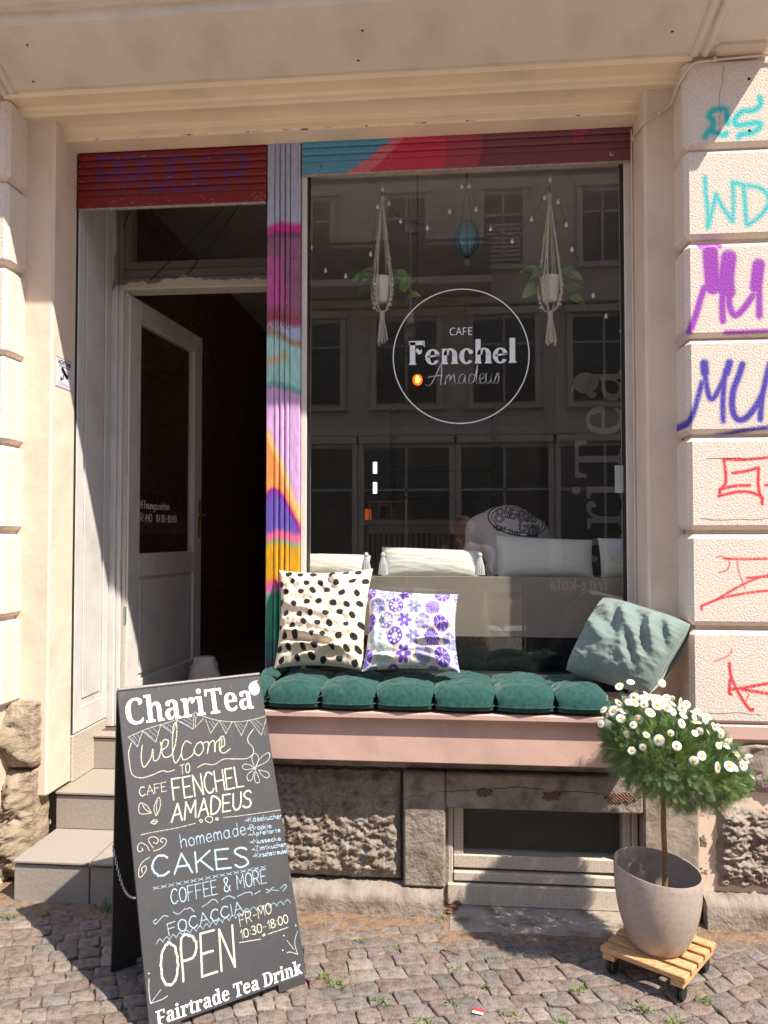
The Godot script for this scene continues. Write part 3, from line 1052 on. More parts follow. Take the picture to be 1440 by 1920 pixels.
func door() -> void:
	# ---- frame with panelled lining and fanlight
	var f := thing("door_frame", "white wooden door frame with panelled side lining and a fanlight", "door frame", Vector3(-1.35, ROOM_Y, F_D))
	var put := func(called: String, lo: Vector3, hi: Vector3, m: Material, bev := 0.004) -> MeshInstance3D:
		var o := bx(called, lo, hi, bev, m, f)
		o.position = -f.position
		return o
	# lining of the left reveal: board, stiles and rails, moulded inner panel
	put.call("lining_board", Vector3(-1.870, 0.580, F_D), Vector3(-1.858, 3.42, -0.506), M.white, 0.001)
	put.call("lining_stile", Vector3(-1.858, 0.581, -0.575), Vector3(-1.848, 3.42, -0.507), M.white, 0.003)
	put.call("lining_stile", Vector3(-1.858, 0.581, F_D + 0.004), Vector3(-1.848, 3.42, -0.81), M.white, 0.003)
	for y in [[0.582, 0.70], [3.30, 3.42]]:
		put.call("lining_rail", Vector3(-1.857, y[0], -0.81), Vector3(-1.849, y[1], -0.575), M.white, 0.002)
	put.call("lining_panel", Vector3(-1.858, 0.735, -0.79), Vector3(-1.852, 3.27, -0.60), M.white, 0.005)
	put.call("dark_rail", Vector3(-1.869, 0.59, -0.5055), Vector3(-1.852, 3.42, -0.492), M.dark_gap, 0.0)
	# posts with stepped moulding
	put.call("post", Vector3(-1.868, ROOM_Y, -0.96), Vector3(-1.815, 3.42, F_D), M.white, 0.004)
	put.call("post", Vector3(-1.815, ROOM_Y, -0.965), Vector3(-1.790, 3.42, F_D - 0.014), M.white, 0.004)
	put.call("post", Vector3(-1.790, ROOM_Y, -0.97), Vector3(-1.766, 2.886, F_D - 0.028), M.white_old, 0.003)
	put.call("post", Vector3(-0.93, ROOM_Y, -0.97), Vector3(-0.84, 3.42, F_D), M.white, 0.004)
	# transom and fanlight
	put.call("transom", Vector3(-1.790, 2.872, -0.975), Vector3(-0.93, 2.935, F_D + 0.012), M.white_old, 0.006)
	put.call("transom", Vector3(-1.790, 2.935, -0.97), Vector3(-0.93, 2.985, F_D - 0.006), M.white_old, 0.004)
	put.call("fanlight_rail", Vector3(-1.790, 2.988, -0.965), Vector3(-0.93, 3.035, F_D - 0.02), M.white_old, 0.004)
	put.call("fanlight_stile", Vector3(-1.790, 3.035, -0.965), Vector3(-1.748, 3.40, F_D - 0.02), M.white_old, 0.004)
	put.call("fanlight_rail", Vector3(-1.790, 3.40, -0.965), Vector3(-0.93, 3.43, F_D - 0.02), M.white_old, 0.004)
	put.call("fanlight_pane", Vector3(-1.748, 3.035, -0.932), Vector3(-0.93, 3.40, -0.928), M.glass, 0.0)
	put.call("threshold", Vector3(-1.79, ROOM_Y - 0.01, -1.02), Vector3(-0.93, ROOM_Y + 0.018, F_D - 0.03), M.white_old, 0.005)
	for y in [2.72, 1.93, 1.12]:
		var hb := MB.new()
		hb.box(Vector3(-1.774, y - 0.05, -0.905), Vector3(-1.762, y + 0.05, -0.893), 0.003)
		for q in 3:
			hb.ball(Vector3(-1.768, y - 0.028 + 0.028 * q, -0.893), Vector3(0.003, 0.003, 0.002), 6, 4)
		obj("hinge_plate", hb, M.steel, f).position = -f.position

	# ---- torn black net over the fanlight
	var nt := noise(5.0, 4, 71)
	var nb := MB.new()
	var p := PackedVector3Array()
	var nu := 60
	var nv := 30
	for j in nv:
		for k in nu:
			var u := float(k) / (nu - 1)
			var v := float(j) / (nv - 1)
			var x := lerpf(-1.835, -0.90, u)
			var low := 2.905 + 0.022 * nt.get_noise_1d(u * 3.0) + 0.025 * exp(-pow((u - 0.42) * 9.0, 2.0))
			low -= 0.05 * exp(-u * 26.0)
			var y := lerpf(low, 3.40, v)
			x += 0.02 * (1.0 - u) * sin(v * 3.0) * (1.0 - u)
			var fold := 0.006 * sin((x * 0.8 + y * 0.9) * 46.0) + 0.007 * nt.get_noise_2d(x * 1.5 + y, y - x)
			p.append(Vector3(x, y, F_D + 0.026 + fold))
	nb.grid(p, nu, nv)
	var net := StandardMaterial3D.new()
	net.albedo_color = Color(0.03, 0.028, 0.026, 0.50)
	net.transparency = BaseMaterial3D.TRANSPARENCY_ALPHA
	net.roughness = 0.8
	var no := obj("insect_net", nb, net)
	tag(no, "torn black net stretched over the fanlight above the door", "net")
	var nf := MB.new()   # creases and the ragged hem
	for c in [[-1.12, 3.39, -1.62, 2.91], [-1.09, 3.36, -1.42, 2.93], [-1.72, 3.39, -1.77, 3.20]]:
		nf.tube([Vector3(c[0], c[1], F_D + 0.036), Vector3((c[0] + c[2]) / 2 + 0.012, (c[1] + c[3]) / 2, F_D + 0.037), Vector3(c[2], c[3], F_D + 0.036)], 0.0022, 0.0035, 5)
	obj("crease", nf, M.black, no)

	# ---- the leaf, swung into the room
	var d := thing("cafe_door", "open grey-white wooden door with a tall glass pane and one lower panel", "door", Vector3(-1.757, ROOM_Y + 0.02, -0.905))
	d.rotation.y = deg_to_rad(85.0)
	var y0 := 0.0
	var top := 2.87 - ROOM_Y - 0.03
	var w := 0.955
	var th := 0.045
	var pd := func(called: String, x0: float, x1: float, ya: float, yb: float, m: Material, t0 := 0.0, t1 := 0.0, bev := 0.003) -> MeshInstance3D:
		return bx(called, Vector3(x0, ya, -th + t1), Vector3(x1, yb, 0.0 - t0), bev, m, d)
	var paint := grain(mat(0.64, 0.62, 0.59, 0.5), M.blotch, 1.3)
	pd.call("stile", 0.0, 0.125, y0, top, paint)
	pd.call("stile", w - 0.115, w, y0, top, paint)
	pd.call("rail", 0.125, w - 0.115, top - 0.12, top, paint)
	pd.call("rail", 0.125, w - 0.115, 0.765, 0.895, paint)
	pd.call("rail", 0.125, w - 0.115, 0.0, 0.20, paint)
	pd.call("panel", 0.125, w - 0.115, 0.20, 0.765, paint, 0.016, 0.016, 0.0)
	pd.call("panel_moulding", 0.15, w - 0.14, 0.225, 0.74, paint, 0.008, 0.008, 0.006)
	pd.call("pane", 0.125, w - 0.115, 0.895, top - 0.12, M.glass, 0.020, 0.020, 0.0)
	for e in [[0.125, 0.137, 0.895, top - 0.12], [w - 0.127, w - 0.115, 0.895, top - 0.12]]:
		pd.call("bead", e[0], e[1], e[2], e[3], paint, 0.006, 0.006, 0.002)
	var brass := mat(0.45, 0.28, 0.10, 0.4, 0.8)
	pd.call("handle_plate", w - 0.06, w - 0.025, 0.98, 1.23, brass, -0.006, 0.0, 0.002)
	var hb2 := MB.new()
	hb2.tube([Vector3(w - 0.042, 1.13, 0.0), Vector3(w - 0.042, 1.13, 0.045), Vector3(w - 0.06, 1.13, 0.055), Vector3(w - 0.16, 1.128, 0.055)], 0.008, 0.007, 8)
	obj("handle", hb2, brass, d)
	# opening hours written on the pane
	var ink := mat(0.75, 0.75, 0.75, 0.9)
	var lb := MB.new()
	for ln in [["Öffnungszeiten", 0.135, 0.52, 1.150, 0.045], ["FR-MO  10:30-18:00", 0.135, 0.62, 1.075, 0.045]]:
		for l in word(ln[0], Vector2(ln[1], ln[3]), Vector2(ln[2], ln[3]), Vector2(0, ln[4]), 0.03):
			var q := []
			for pt in l:
				q.append(Vector3(pt.x, pt.y, -0.0175))
			lb.tube(q, 0.0016, 0.0016, 4)
	obj("opening_hours", lb, ink, d)


func shop_window() -> void:
	var t := thing("shop_window", "large single-pane shop window with pale frame and cafe lettering", "window", Vector3(0.04, 0.84, F_W))
	var put := func(called: String, lo: Vector3, hi: Vector3, m: Material, bev := 0.003) -> MeshInstance3D:
		var o := bx(called, lo, hi, bev, m, t)
		o.position = -t.position
		return o
	var x0 := -0.729
	var x1 := OX1 - 0.002
	put.call("frame_stile", Vector3(x0, 0.83, -0.60), Vector3(x0 + 0.027, 3.42, F_W), M.window_white)
	put.call("frame_stile", Vector3(x1 - 0.036, 0.83, -0.60), Vector3(x1, 3.42, F_W), M.window_white)
	put.call("frame_rail", Vector3(x0 + 0.027, 3.305, -0.60), Vector3(x1 - 0.036, 3.42, F_W - 0.02), M.window_white)
	put.call("frame_rail", Vector3(x0 + 0.027, 0.83, -0.60), Vector3(x1 - 0.036, 0.905, F_W - 0.004), M.black)
	for e in [[x0 + 0.027, x0 + 0.033], [x1 - 0.042, x1 - 0.036]]:
		put.call("seal", Vector3(e[0], 0.905, -0.56), Vector3(e[1], 3.305, F_W - 0.012), M.black, 0.0)
	put.call("pane", Vector3(x0 + 0.030, 0.900, -0.530), Vector3(x1 - 0.039, 3.31, -0.522), M.glass, 0.0)
	# lettering in white vinyl on the pane
	var zl := -0.5205
	var ce := Vector3(0.029, 2.394, zl)
	var b := MB.new()
	for k in 96:
		var a0 := TAU * k / 96
		var a1 := TAU * (k + 1) / 96
		var ro := 0.3215
		var ri := 0.3165
		b.quad(ce + Vector3(cos(a0) * ri, sin(a0) * ri, 0), ce + Vector3(cos(a0) * ro, sin(a0) * ro, 0), ce + Vector3(cos(a1) * ro, sin(a1) * ro, 0), ce + Vector3(cos(a1) * ri, sin(a1) * ri, 0))
	var ring := obj("logo_ring", b, M.vinyl, t)
	ring.position = -t.position
	var o := obj("lettering", text_mesh("CAFE", 0.036, false, 0.0006, 400), M.vinyl, t)
	o.position = Vector3(0.031, 2.511, zl) - t.position
	tag(o, "small white sans lettering CAFE")
	# heavy display letters, drawn as thick bowls and stems
	o = obj("lettering", fenchel(), M.vinyl, t)
	o.position = Vector3(-0.215, 2.357, zl) - t.position
	tag(o, "heavy white display lettering Fenchel")
	var sb := MB.new()
	var script := [
		[0.0, 0.0, 0.012, -0.006, 0.03, 0.01, 0.05, 0.05, 0.072, 0.094, 0.074, 0.05, 0.07, 0.0, 0.078, 0.002], [0.012, 0.034, 0.04, 0.04, 0.08, 0.042],
		[0.09, 0.0, 0.098, 0.045, 0.093, 0.02, 0.112, 0.046, 0.114, 0.0, 0.116, 0.02, 0.132, 0.046, 0.136, 0.012, 0.145, 0.0, 0.158, 0.012],
		[0.185, 0.04, 0.17, 0.046, 0.156, 0.025, 0.16, 0.003, 0.176, 0.008, 0.186, 0.04, 0.185, 0.01, 0.194, 0.0, 0.204, 0.01],
		[0.232, 0.036, 0.215, 0.046, 0.202, 0.025, 0.206, 0.003, 0.222, 0.008, 0.234, 0.045, 0.244, 0.096, 0.238, 0.03, 0.236, 0.006, 0.246, 0.0, 0.256, 0.012],
		[0.252, 0.018, 0.272, 0.03, 0.27, 0.046, 0.257, 0.042, 0.252, 0.015, 0.266, 0.0, 0.28, 0.012], [0.284, 0.046, 0.282, 0.01, 0.292, 0.0, 0.304, 0.018, 0.308, 0.046, 0.306, 0.01, 0.314, 0.0, 0.322, 0.012],
		[0.322, 0.012, 0.338, 0.05, 0.342, 0.02, 0.334, 0.0, 0.322, 0.006]]
	for s in script:
		var q := []
		for pt in smooth_line(pairs(s), 5):
			q.append(Vector3(pt.x, pt.y, 0.0))
		flat_line(sb, q, 0.0022)
	o = obj("lettering", sb, M.vinyl, t)
	o.position = Vector3(-0.135, 2.262, zl) - t.position
	tag(o, "thin white script lettering Amadeus")


# a flat ribbon in the xy plane
func flat_line(b: MB, q: Array, r: float) -> void:
	for k in q.size() - 1:
		var a: Vector3 = q[k]
		var c: Vector3 = q[k + 1]
		var d := (c - a).normalized()
		if d.length() < 0.5:
			continue
		var s := Vector3(-d.y, d.x, 0) * r
		var e := d * r * 0.6
		b.quad(a - s - e, c - s + e, c + s + e, a + s - e)


func fenchel() -> MB:
	# stems are slabs, bowls are rings whose stroke swells sideways
	var b := MB.new()
	var stem := func(x: float, y0: float, y1: float, w: float, serif := true) -> void:
		var pl := PackedVector2Array([Vector2(x, y0), Vector2(x + w, y0), Vector2(x + w, y1), Vector2(x, y1)])
		b.slab(pl, 0.0)
		if serif:
			b.slab(PackedVector2Array([Vector2(x - 0.006, y0), Vector2(x, y0), Vector2(x, y0 + 0.012)]), 0.0)
			b.slab(PackedVector2Array([Vector2(x + w, y0), Vector2(x + w + 0.006, y0), Vector2(x + w, y0 + 0.012)]), 0.0)
	var bowl := func(cx: float, cy: float, rx: float, ry: float, tx: float, ty: float, a0: float, a1: float) -> void:
		var n := 28
		for k in n:
			var p := lerpf(a0, a1, float(k) / n)
			var q := lerpf(a0, a1, float(k + 1) / n)
			var f := func(a: float, inner: bool) -> Vector3:
				var ex := rx - (tx if inner else 0.0)
				var ey := ry - (ty if inner else 0.0)
				return Vector3(cx + cos(a) * ex, cy + sin(a) * ey, 0)
			b.quad(f.call(p, true), f.call(p, false), f.call(q, false), f.call(q, true))
	# F
	stem.call(0.004, 0.0, 0.108, 0.026)
	b.slab(PackedVector2Array([Vector2(0.0, 0.094), Vector2(0.070, 0.094), Vector2(0.070, 0.106), Vector2(0.074, 0.114), Vector2(0.0, 0.114)]), 0.0)
	b.slab(PackedVector2Array([Vector2(0.068, 0.094), Vector2(0.074, 0.080), Vector2(0.074, 0.114), Vector2(0.066, 0.104)]), 0.0)
	b.slab(PackedVector2Array([Vector2(0.030, 0.068), Vector2(0.045, 0.048), Vector2(0.060, 0.054), Vector2(0.062, 0.076), Vector2(0.052, 0.066), Vector2(0.040, 0.080)]), 0.0)
	# e
	bowl.call(0.112, 0.036, 0.035, 0.038, 0.022, 0.008, 0.15, TAU - 0.55)
	b.slab(PackedVector2Array([Vector2(0.088, 0.032), Vector2(0.144, 0.040), Vector2(0.146, 0.048), Vector2(0.088, 0.041)]), 0.0)
	# n
	stem.call(0.156, 0.0, 0.074, 0.024)
	bowl.call(0.196, 0.042, 0.032, 0.033, 0.023, 0.009, 0.0, PI)
	stem.call(0.204, 0.0, 0.044, 0.024)
	# c
	bowl.call(0.272, 0.036, 0.034, 0.038, 0.022, 0.008, 0.75, TAU - 0.65)
	b.ball(Vector3(0.292, 0.056, 0.0), Vector3(0.011, 0.011, 0.0004), 12, 6)
	# h
	stem.call(0.314, 0.0, 0.116, 0.024)
	bowl.call(0.354, 0.042, 0.032, 0.033, 0.023, 0.009, 0.0, PI)
	stem.call(0.362, 0.0, 0.044, 0.024)
	# e
	bowl.call(0.430, 0.036, 0.035, 0.038, 0.022, 0.008, 0.15, TAU - 0.55)
	b.slab(PackedVector2Array([Vector2(0.406, 0.032), Vector2(0.462, 0.040), Vector2(0.464, 0.048), Vector2(0.406, 0.041)]), 0.0)
	# l
	stem.call(0.473, 0.0, 0.118, 0.026)
	return b


func shutters() -> void:
	# each shutter hangs as a short stack of slats and a bottom bar below the lintel
	for s in 2:
		var x0 := -1.842 if s == 0 else -0.722
		var x1 := -0.898 if s == 0 else 0.817
		var y0 := 3.150 if s == 0 else 3.272
		var t := thing("roller_shutter", "dark red rolled-up shutter with purple graffiti above the cafe door" if s == 0 else "rolled-up shutter painted blue, pink and mauve above the shop window", "shutter", Vector3((x0 + x1) / 2, y0, -0.48))
		var im := red_print() if s == 0 else mural_print()
		var m := image_mat(im, 0.55)
		var ys := [y0]
		ys.append(y0 + 0.058)
		while ys[-1] < OY1 + 0.01:
			ys.append(ys[-1] + 0.0365)
		for k in ys.size() - 1:
			var b := MB.new()
			var pts := PackedVector3Array()
			var ya: float = ys[k] + 0.0012
			var yb: float = ys[k + 1] - 0.0012
			var bar := k == 0
			var out := 0.0 if bar else 0.006
			var prof := [Vector2(-0.016, ya), Vector2(0.0, ya), Vector2(out, lerpf(ya, yb, 0.3)), Vector2(out, lerpf(ya, yb, 0.7)), Vector2(-0.001, yb), Vector2(-0.016, yb)]
			if bar:
				prof = [Vector2(-0.016, ya), Vector2(0.008, ya), Vector2(0.010, ya + 0.004), Vector2(0.010, yb - 0.004), Vector2(0.008, yb), Vector2(-0.016, yb)]
			for q in prof.size():
				var pr: Vector2 = prof[q]
				var dent := 0.0
				pts.append(Vector3(x0, pr.y + dent, -0.478 + pr.x))
				pts.append(Vector3(x1, pr.y + dent, -0.478 + pr.x))
			for q in prof.size() - 1:
				b.quad(pts[q * 2], pts[q * 2 + 1], pts[q * 2 + 3], pts[q * 2 + 2])
			for e in b.v.size():
				b.t[e] = Vector2((b.v[e].x - x0) / (x1 - x0), clampf((OY1 + 0.02 - b.v[e].y) / (OY1 + 0.02 - y0), 0.0, 1.0))
			for side in 2:
				var xx := x0 if side == 0 else x1
				var k0 := b.v.size()
				var pl := PackedVector2Array(prof)
				var ix := Geometry2D.triangulate_polygon(pl)
				for q in range(0, ix.size(), 3):
					b.tri(Vector3(xx, pl[ix[q]].y, -0.478 + pl[ix[q]].x), Vector3(xx, pl[ix[q + 1]].y, -0.478 + pl[ix[q + 1]].x), Vector3(xx, pl[ix[q + 2]].y, -0.478 + pl[ix[q + 2]].x))
			obj("bottom_bar" if bar else "slat", b, m, t).position = -t.position
		# worn metal lip under the bar
		bx("lip", Vector3(x0 + 0.004, y0 - 0.005, -0.492), Vector3(x1 - 0.004, y0, -0.470), 0.001, grain(mat(0.5, 0.42, 0.38, 0.6), M.speck, 3.0), t).position = -t.position
		if s == 1:
			for x in [-0.635, 0.722]:
				var b := MB.new()
				b.tube([Vector3(x, y0 + 0.03, -0.470), Vector3(x, y0 + 0.03, -0.462)], 0.011, 0.010, 12)
				obj("lock_eye", b, M.steel, t).position = -t.position
				b = MB.new()
				b.ball(Vector3(x + 0.001, y0 + 0.032, -0.4615), Vector3(0.006, 0.006, 0.002), 10, 6)
				obj("lock_hole", b, M.black, t).position = -t.position


func red_print() -> Image:
	var im := Image.create(700, 222, false, Image.FORMAT_RGBA8)
	im.fill(Color(0.45, 0.055, 0.08))
	var n := noise(0.02, 4, 81)
	for y in range(0, 222, 2):
		for x in range(0, 700, 2):
			var k := 1.0 + 0.12 * n.get_noise_2d(x, y * 2.0)
			im.fill_rect(Rect2i(x, y, 2, 2), Color(0.45 * k, 0.055 * k, 0.08 * k))
	var ink := Color(0.36, 0.10, 0.42)
	for l in word("PRÜDER", Vector2(80, 160), Vector2(625, 172), Vector2(0, -118), 0.02):
		stroke(im, l, 21.0, ink, 5.0, 0.05, 0.55)
	# chips of paint
	for k in 50:
		var x := rng.randi_range(0, 690)
		var y := rng.randi_range(190, 221) if k < 34 else rng.randi_range(20, 200)
		if k > 20 and k < 34:
			x = rng.randi_range(640, 698)
		stroke(im, [Vector2(x, y), Vector2(x + rng.randf_range(2, 14), y + rng.randf_range(-2, 2))], rng.randf_range(1.0, 2.2), Color(0.66, 0.55, 0.52), 0.6, 0.2)
	return im


func mural_print() -> Image:
	var im := Image.create(900, 106, false, Image.FORMAT_RGBA8)
	var n := noise(0.012, 3, 83)
	var n2 := noise(0.15, 2, 84)
	for y in 106:
		for x in 900:
			var u := x / 900.0
			var v := y / 106.0
			var w := 0.02 * n.get_noise_2d(x, y)
			var c := Color(0.31, 0.56, 0.68)
			var edge := 0.30 - 0.155 * v + w
			if u > edge:
				c = Color(0.78, 0.40, 0.46)
			if u > edge + 0.035 + 0.03 * v:
				c = Color(0.73, 0.18, 0.30)
			if u > 0.44 + w:
				c = Color(0.60, 0.22, 0.30)
			if u > 0.56 + 2.0 * w:
				c = Color(0.44, 0.22, 0.26)
			if u > 0.16 and u < 0.28 and n2.get_noise_2d(x * 0.8, y * 0.8) > 0.42 and v > 0.45:
				c = Color(0.62, 0.34, 0.50)
			var k := 1.0 + 0.10 * n2.get_noise_2d(x * 0.3, y * 2.0)
			im.set_pixel(x, y, Color(c.r * k, c.g * k, c.b * k))
	for l in [[Vector2(745, 22), Vector2(770, 40)], [Vector2(775, 15), Vector2(748, 45)], [Vector2(770, 18), Vector2(790, 12)]]:
		stroke(im, l, 7, Color(0.70, 0.14, 0.42), 2.0, 0.1, 0.8)
	return im


func pilaster() -> void:
	# fluted cast column between door and window, spray-painted in bands
	var x0 := -0.893
	var x1 := -0.731
	var n := noise(0.010, 3, 91)
	var n2 := noise(0.12, 3, 92)
	var W := 96
	var H := 950
	var im := Image.create(W, H, false, Image.FORMAT_RGBA8)
	# boundaries as heights in metres at the left and right edge, from the top down
	var bands := [
		[3.02, 3.06, Color(0.62, 0.64, 0.74)], [2.975, 3.02, Color(0.80, 0.12, 0.52)], [2.955, 2.99, Color(0.42, 0.20, 0.38)], [2.60, 2.61, Color(0.55, 0.34, 0.46)], [2.55, 2.56, Color(0.58, 0.20, 0.30)],
		[2.525, 2.485, Color(0.64, 0.68, 0.82)], [2.50, 2.45, Color(0.63, 0.48, 0.36)], [2.27, 2.25, Color(0.60, 0.80, 0.77)], [2.255, 2.23, Color(0.28, 0.60, 0.52)], [2.08, 1.70, Color(0.78, 0.60, 0.80)],
		[2.02, 1.63, Color(0.87, 0.70, 0.45)], [1.73, 1.66, Color(0.88, 0.54, 0.26)], [1.70, 1.62, Color(0.52, 0.10, 0.58)], [1.56, 1.575, Color(0.36, 0.28, 0.66)], [1.515, 1.525, Color(0.86, 0.36, 0.50)], [1.50, 1.505, Color(0.36, 0.64, 0.52)],
		[1.335, 1.34, Color(0.80, 0.57, 0.05)], [1.295, 1.30, Color(0.84, 0.26, 0.55)], [1.27, 1.275, Color(0.62, 0.50, 0.60)], [1.03, 1.05, Color(0.16, 0.56, 0.44)], [0.95, 0.97, Color(0.18, 0.40, 0.40)], [0.60, 0.60, Color(0.28, 0.22, 0.36)]]
	for y in H:
		var mid := lerpf(3.44, 0.60, float(y) / H)
		for x in W:
			var u := float(x) / W
			var wob := 0.018 * n.get_noise_2d(x, y * 1.6) + 0.012 * sin(u * 5.0)
			var sum := Vector3.ZERO
			for o in [-0.010, 0.0, 0.010]:   # sprayed edges are soft
				var hy: float = mid + o
				var c: Color = bands[-1][2]
				for k in bands.size():
					var arch := 0.0
					if k == 11 or k == 12:
						arch = 0.07 * (1.0 - pow(2.0 * u - 0.75, 2.0)) - 0.02
					if hy > lerpf(bands[k][0], bands[k][1], u) + wob + arch:
						c = bands[k][2]
						break
				if hy > 2.64 and hy < 2.88 and u < 0.55 + 0.25 * n.get_noise_2d(y * 1.6, x * 3.0):
					c = Color(0.72, 0.28, 0.55)
				if hy > 2.66 and hy < 2.93 and u > 0.5 and n2.get_noise_2d(x, y) > 0.18:
					c = Color(0.60, 0.22, 0.36)
				if hy > 2.54 and hy < 2.64 and n2.get_noise_2d(x, y * 1.6) > 0.05:
					c = Color(0.64, 0.25, 0.34)
				if absf(hy - 2.375 - 0.05 * u) < 0.018 and u < 0.62:
					c = Color(0.82, 0.67, 0.54)
				sum += Vector3(c.r, c.g, c.b) / 3.0
			var g := (sum.x + sum.y + sum.z) / 3.0
			sum = sum.lerp(Vector3(g, g, g), 0.12) * (1.0 + 0.10 * n2.get_noise_2d(x * 0.7, y * 0.3))
			im.set_pixel(x, y, Color(sum.x, sum.y, sum.z))
	# scratches and chips
	for q in 60:
		var a := Vector2(rng.randf() * W, rng.randf() * H)
		stroke(im, [a, a + Vector2(rng.randf_range(-2, 2), rng.randf_range(1, 9))], rng.randf_range(0.7, 1.6), Color(0.55, 0.53, 0.55), 0.6, 0.3, 0.6)
	var m := image_mat(im, 0.45)
	var t := thing("painted_pilaster", "fluted iron pilaster sprayed in colourful bands between door and window", "pilaster", Vector3((x0 + x1) / 2, 0.6, -0.5))
	var b := MB.new()
	# plan of the front, left to right: flat fillets, three raised half-rounds, hollows
	var plan := [Vector2(x0, -0.70), Vector2(x0, -0.478), Vector2(x0 + 0.004, -0.474), Vector2(x0 + 0.034, -0.474), Vector2(x0 + 0.036, -0.480)]
	for r in 3:
		var cx := x0 + 0.049 + r * 0.026
		for k in 9:
			var a := PI - PI * k / 8.0
			plan.append(Vector2(cx + cos(a) * 0.0115, -0.482 + sin(a) * 0.0115))
		plan.append(Vector2(cx + 0.013, -0.486))
	plan.append_array([Vector2(x1 - 0.046, -0.474), Vector2(x1 - 0.004, -0.474), Vector2(x1, -0.478), Vector2(x1, -0.70)])
	for k in plan.size() - 1:
		var a: Vector2 = plan[k]
		var c: Vector2 = plan[k + 1]
		b.quad(Vector3(a.x, 0.60, a.y), Vector3(c.x, 0.60, c.y), Vector3(c.x, 3.44, c.y), Vector3(a.x, 3.44, a.y))
	for e in b.v.size():
		b.t[e] = Vector2(clampf((b.v[e].x - x0) / (x1 - x0), 0.01, 0.99), (3.44 - b.v[e].y) / 2.84)
	obj("shaft", b, m, t).position = -t.position
	bx("foot", Vector3(x0 - 0.006, 0.56, -0.72), Vector3(x1 + 0.006, 0.64, -0.468), 0.006, M.black, t).position = -t.position


func bench() -> void:
	var t := thing("window_bench", "dusty pink wooden bench built onto the sill below the shop window", "bench", Vector3(-0.06, 0.63, -0.2))
	var put := func(called: String, lo: Vector3, hi: Vector3, bev: float) -> void:
		bx(called, lo, hi, bev, M.pink, t).position = -t.position
	put.call("seat_board", Vector3(-0.868, 0.816, -0.470), Vector3(0.742, 0.841, 0.026), 0.004)
	put.call("front_board", Vector3(-0.866, 0.636, -0.036), Vector3(0.706, 0.8145, -0.010), 0.003)
	put.call("side_board", Vector3(-0.866, 0.636, -0.40), Vector3(-0.846, 0.8145, -0.038), 0.003)
	put.call("side_board", Vector3(0.686, 0.636, -0.40), Vector3(0.706, 0.8145, -0.038), 0.003)
	put.call("sill_board", Vector3(0.744, 0.805, -0.52), Vector3(0.942, 0.83, -0.20), 0.004)
	for x in [-0.60, -0.05, 0.16, 0.60]:
		var b := MB.new()
		b.ball(Vector3(x, 0.79, -0.0095), Vector3(0.004, 0.004, 0.001), 8, 4)
		obj("screw", b, M.steel, t).position = -t.position


# a soft cushion over four corners; n: the way it bulges; thick: half thickness at the middle
func soft(tl: Vector3, tr: Vector3, bl: Vector3, br: Vector3, thick: float, sd: int, pinch := 0.05, wrinkle := 1.0, res := 44, back := true, folds := [], round_off := 0.0) -> MB:
	var b := MB.new()
	var n := ((tr - tl).cross(tl - bl)).normalized()
	var nz := noise(2.2, 3, sd)
	var nz2 := noise(6.5, 3, sd + 5)
	for side in (2 if back else 1):
		var p := PackedVector3Array()
		for j in res:
			for k in res:
				var u := float(k) / (res - 1)
				var v := float(j) / (res - 1)
				var uu := 2.0 * u - 1.0
				var vv := 2.0 * v - 1.0
				# seams draw in between the corners
				var rnd := 1.0 - round_off * pow(absf(uu * vv), 3.0)
				var cu := uu * rnd * (1.0 - pinch * (1.0 - vv * vv))
				var cv := vv * rnd * (1.0 - pinch * (1.0 - uu * uu))
				var a := (cu + 1.0) * 0.5
				var c := (cv + 1.0) * 0.5
				var base := tl.lerp(tr, a).lerp(bl.lerp(br, a), c)
				var e := (1.0 - pow(absf(uu), 2.6)) * (1.0 - pow(absf(vv), 2.6))
				var h := thick * pow(maxf(e, 0.0), 0.55)
				var wr := 0.0
				if wrinkle > 0.0 and e > 0.0:
					var ee := minf(1.0, e * 3.0)
					wr = wrinkle * ee * (0.016 * nz.get_noise_2d(uu * 0.9 + 3.0, vv * 1.5) + 0.007 * (1.0 - absf(nz2.get_noise_2d(uu * 0.8, vv * 0.9)) * 2.0) - 0.004)
					# pleats that run in from the seams
					wr += wrinkle * ee * 0.0045 * sin(atan2(vv, uu) * 17.0 + 4.0 * nz.get_noise_2d(uu, vv)) * smoothstep(0.55, 0.95, maxf(absf(uu), absf(vv)))
					for f in folds:
						var fa := Vector2(f[0], f[1])
						var fb := Vector2(f[2], f[3])
						var q := Vector2(u, v)
						var kk := clampf((q - fa).dot(fb - fa) / (fb - fa).length_squared(), 0.0, 1.0)
						var d := q.distance_to(fa.lerp(fb, kk))
						var fade := sin(PI * clampf(kk * 0.9 + 0.08, 0.0, 1.0))
						wr += ee * f[4] * fade * (exp(-pow(d / f[5], 2.0)) - 0.55 * exp(-pow((d - f[5] * 1.6) / f[5], 2.0)))
				p.append(base + n * ((h + wr) if side == 0 else -(h * 0.8 + wr * 0.4)))
		b.grid(p, res, res, side == 0)
	return b


func cloth(r: float, g: float, bl: float, sheen := 0.3) -> StandardMaterial3D:
	var m := mat(r, g, bl, 0.9)
	m.rim_enabled = true
	m.rim = sheen
	m.rim_tint = 0.4
	return m


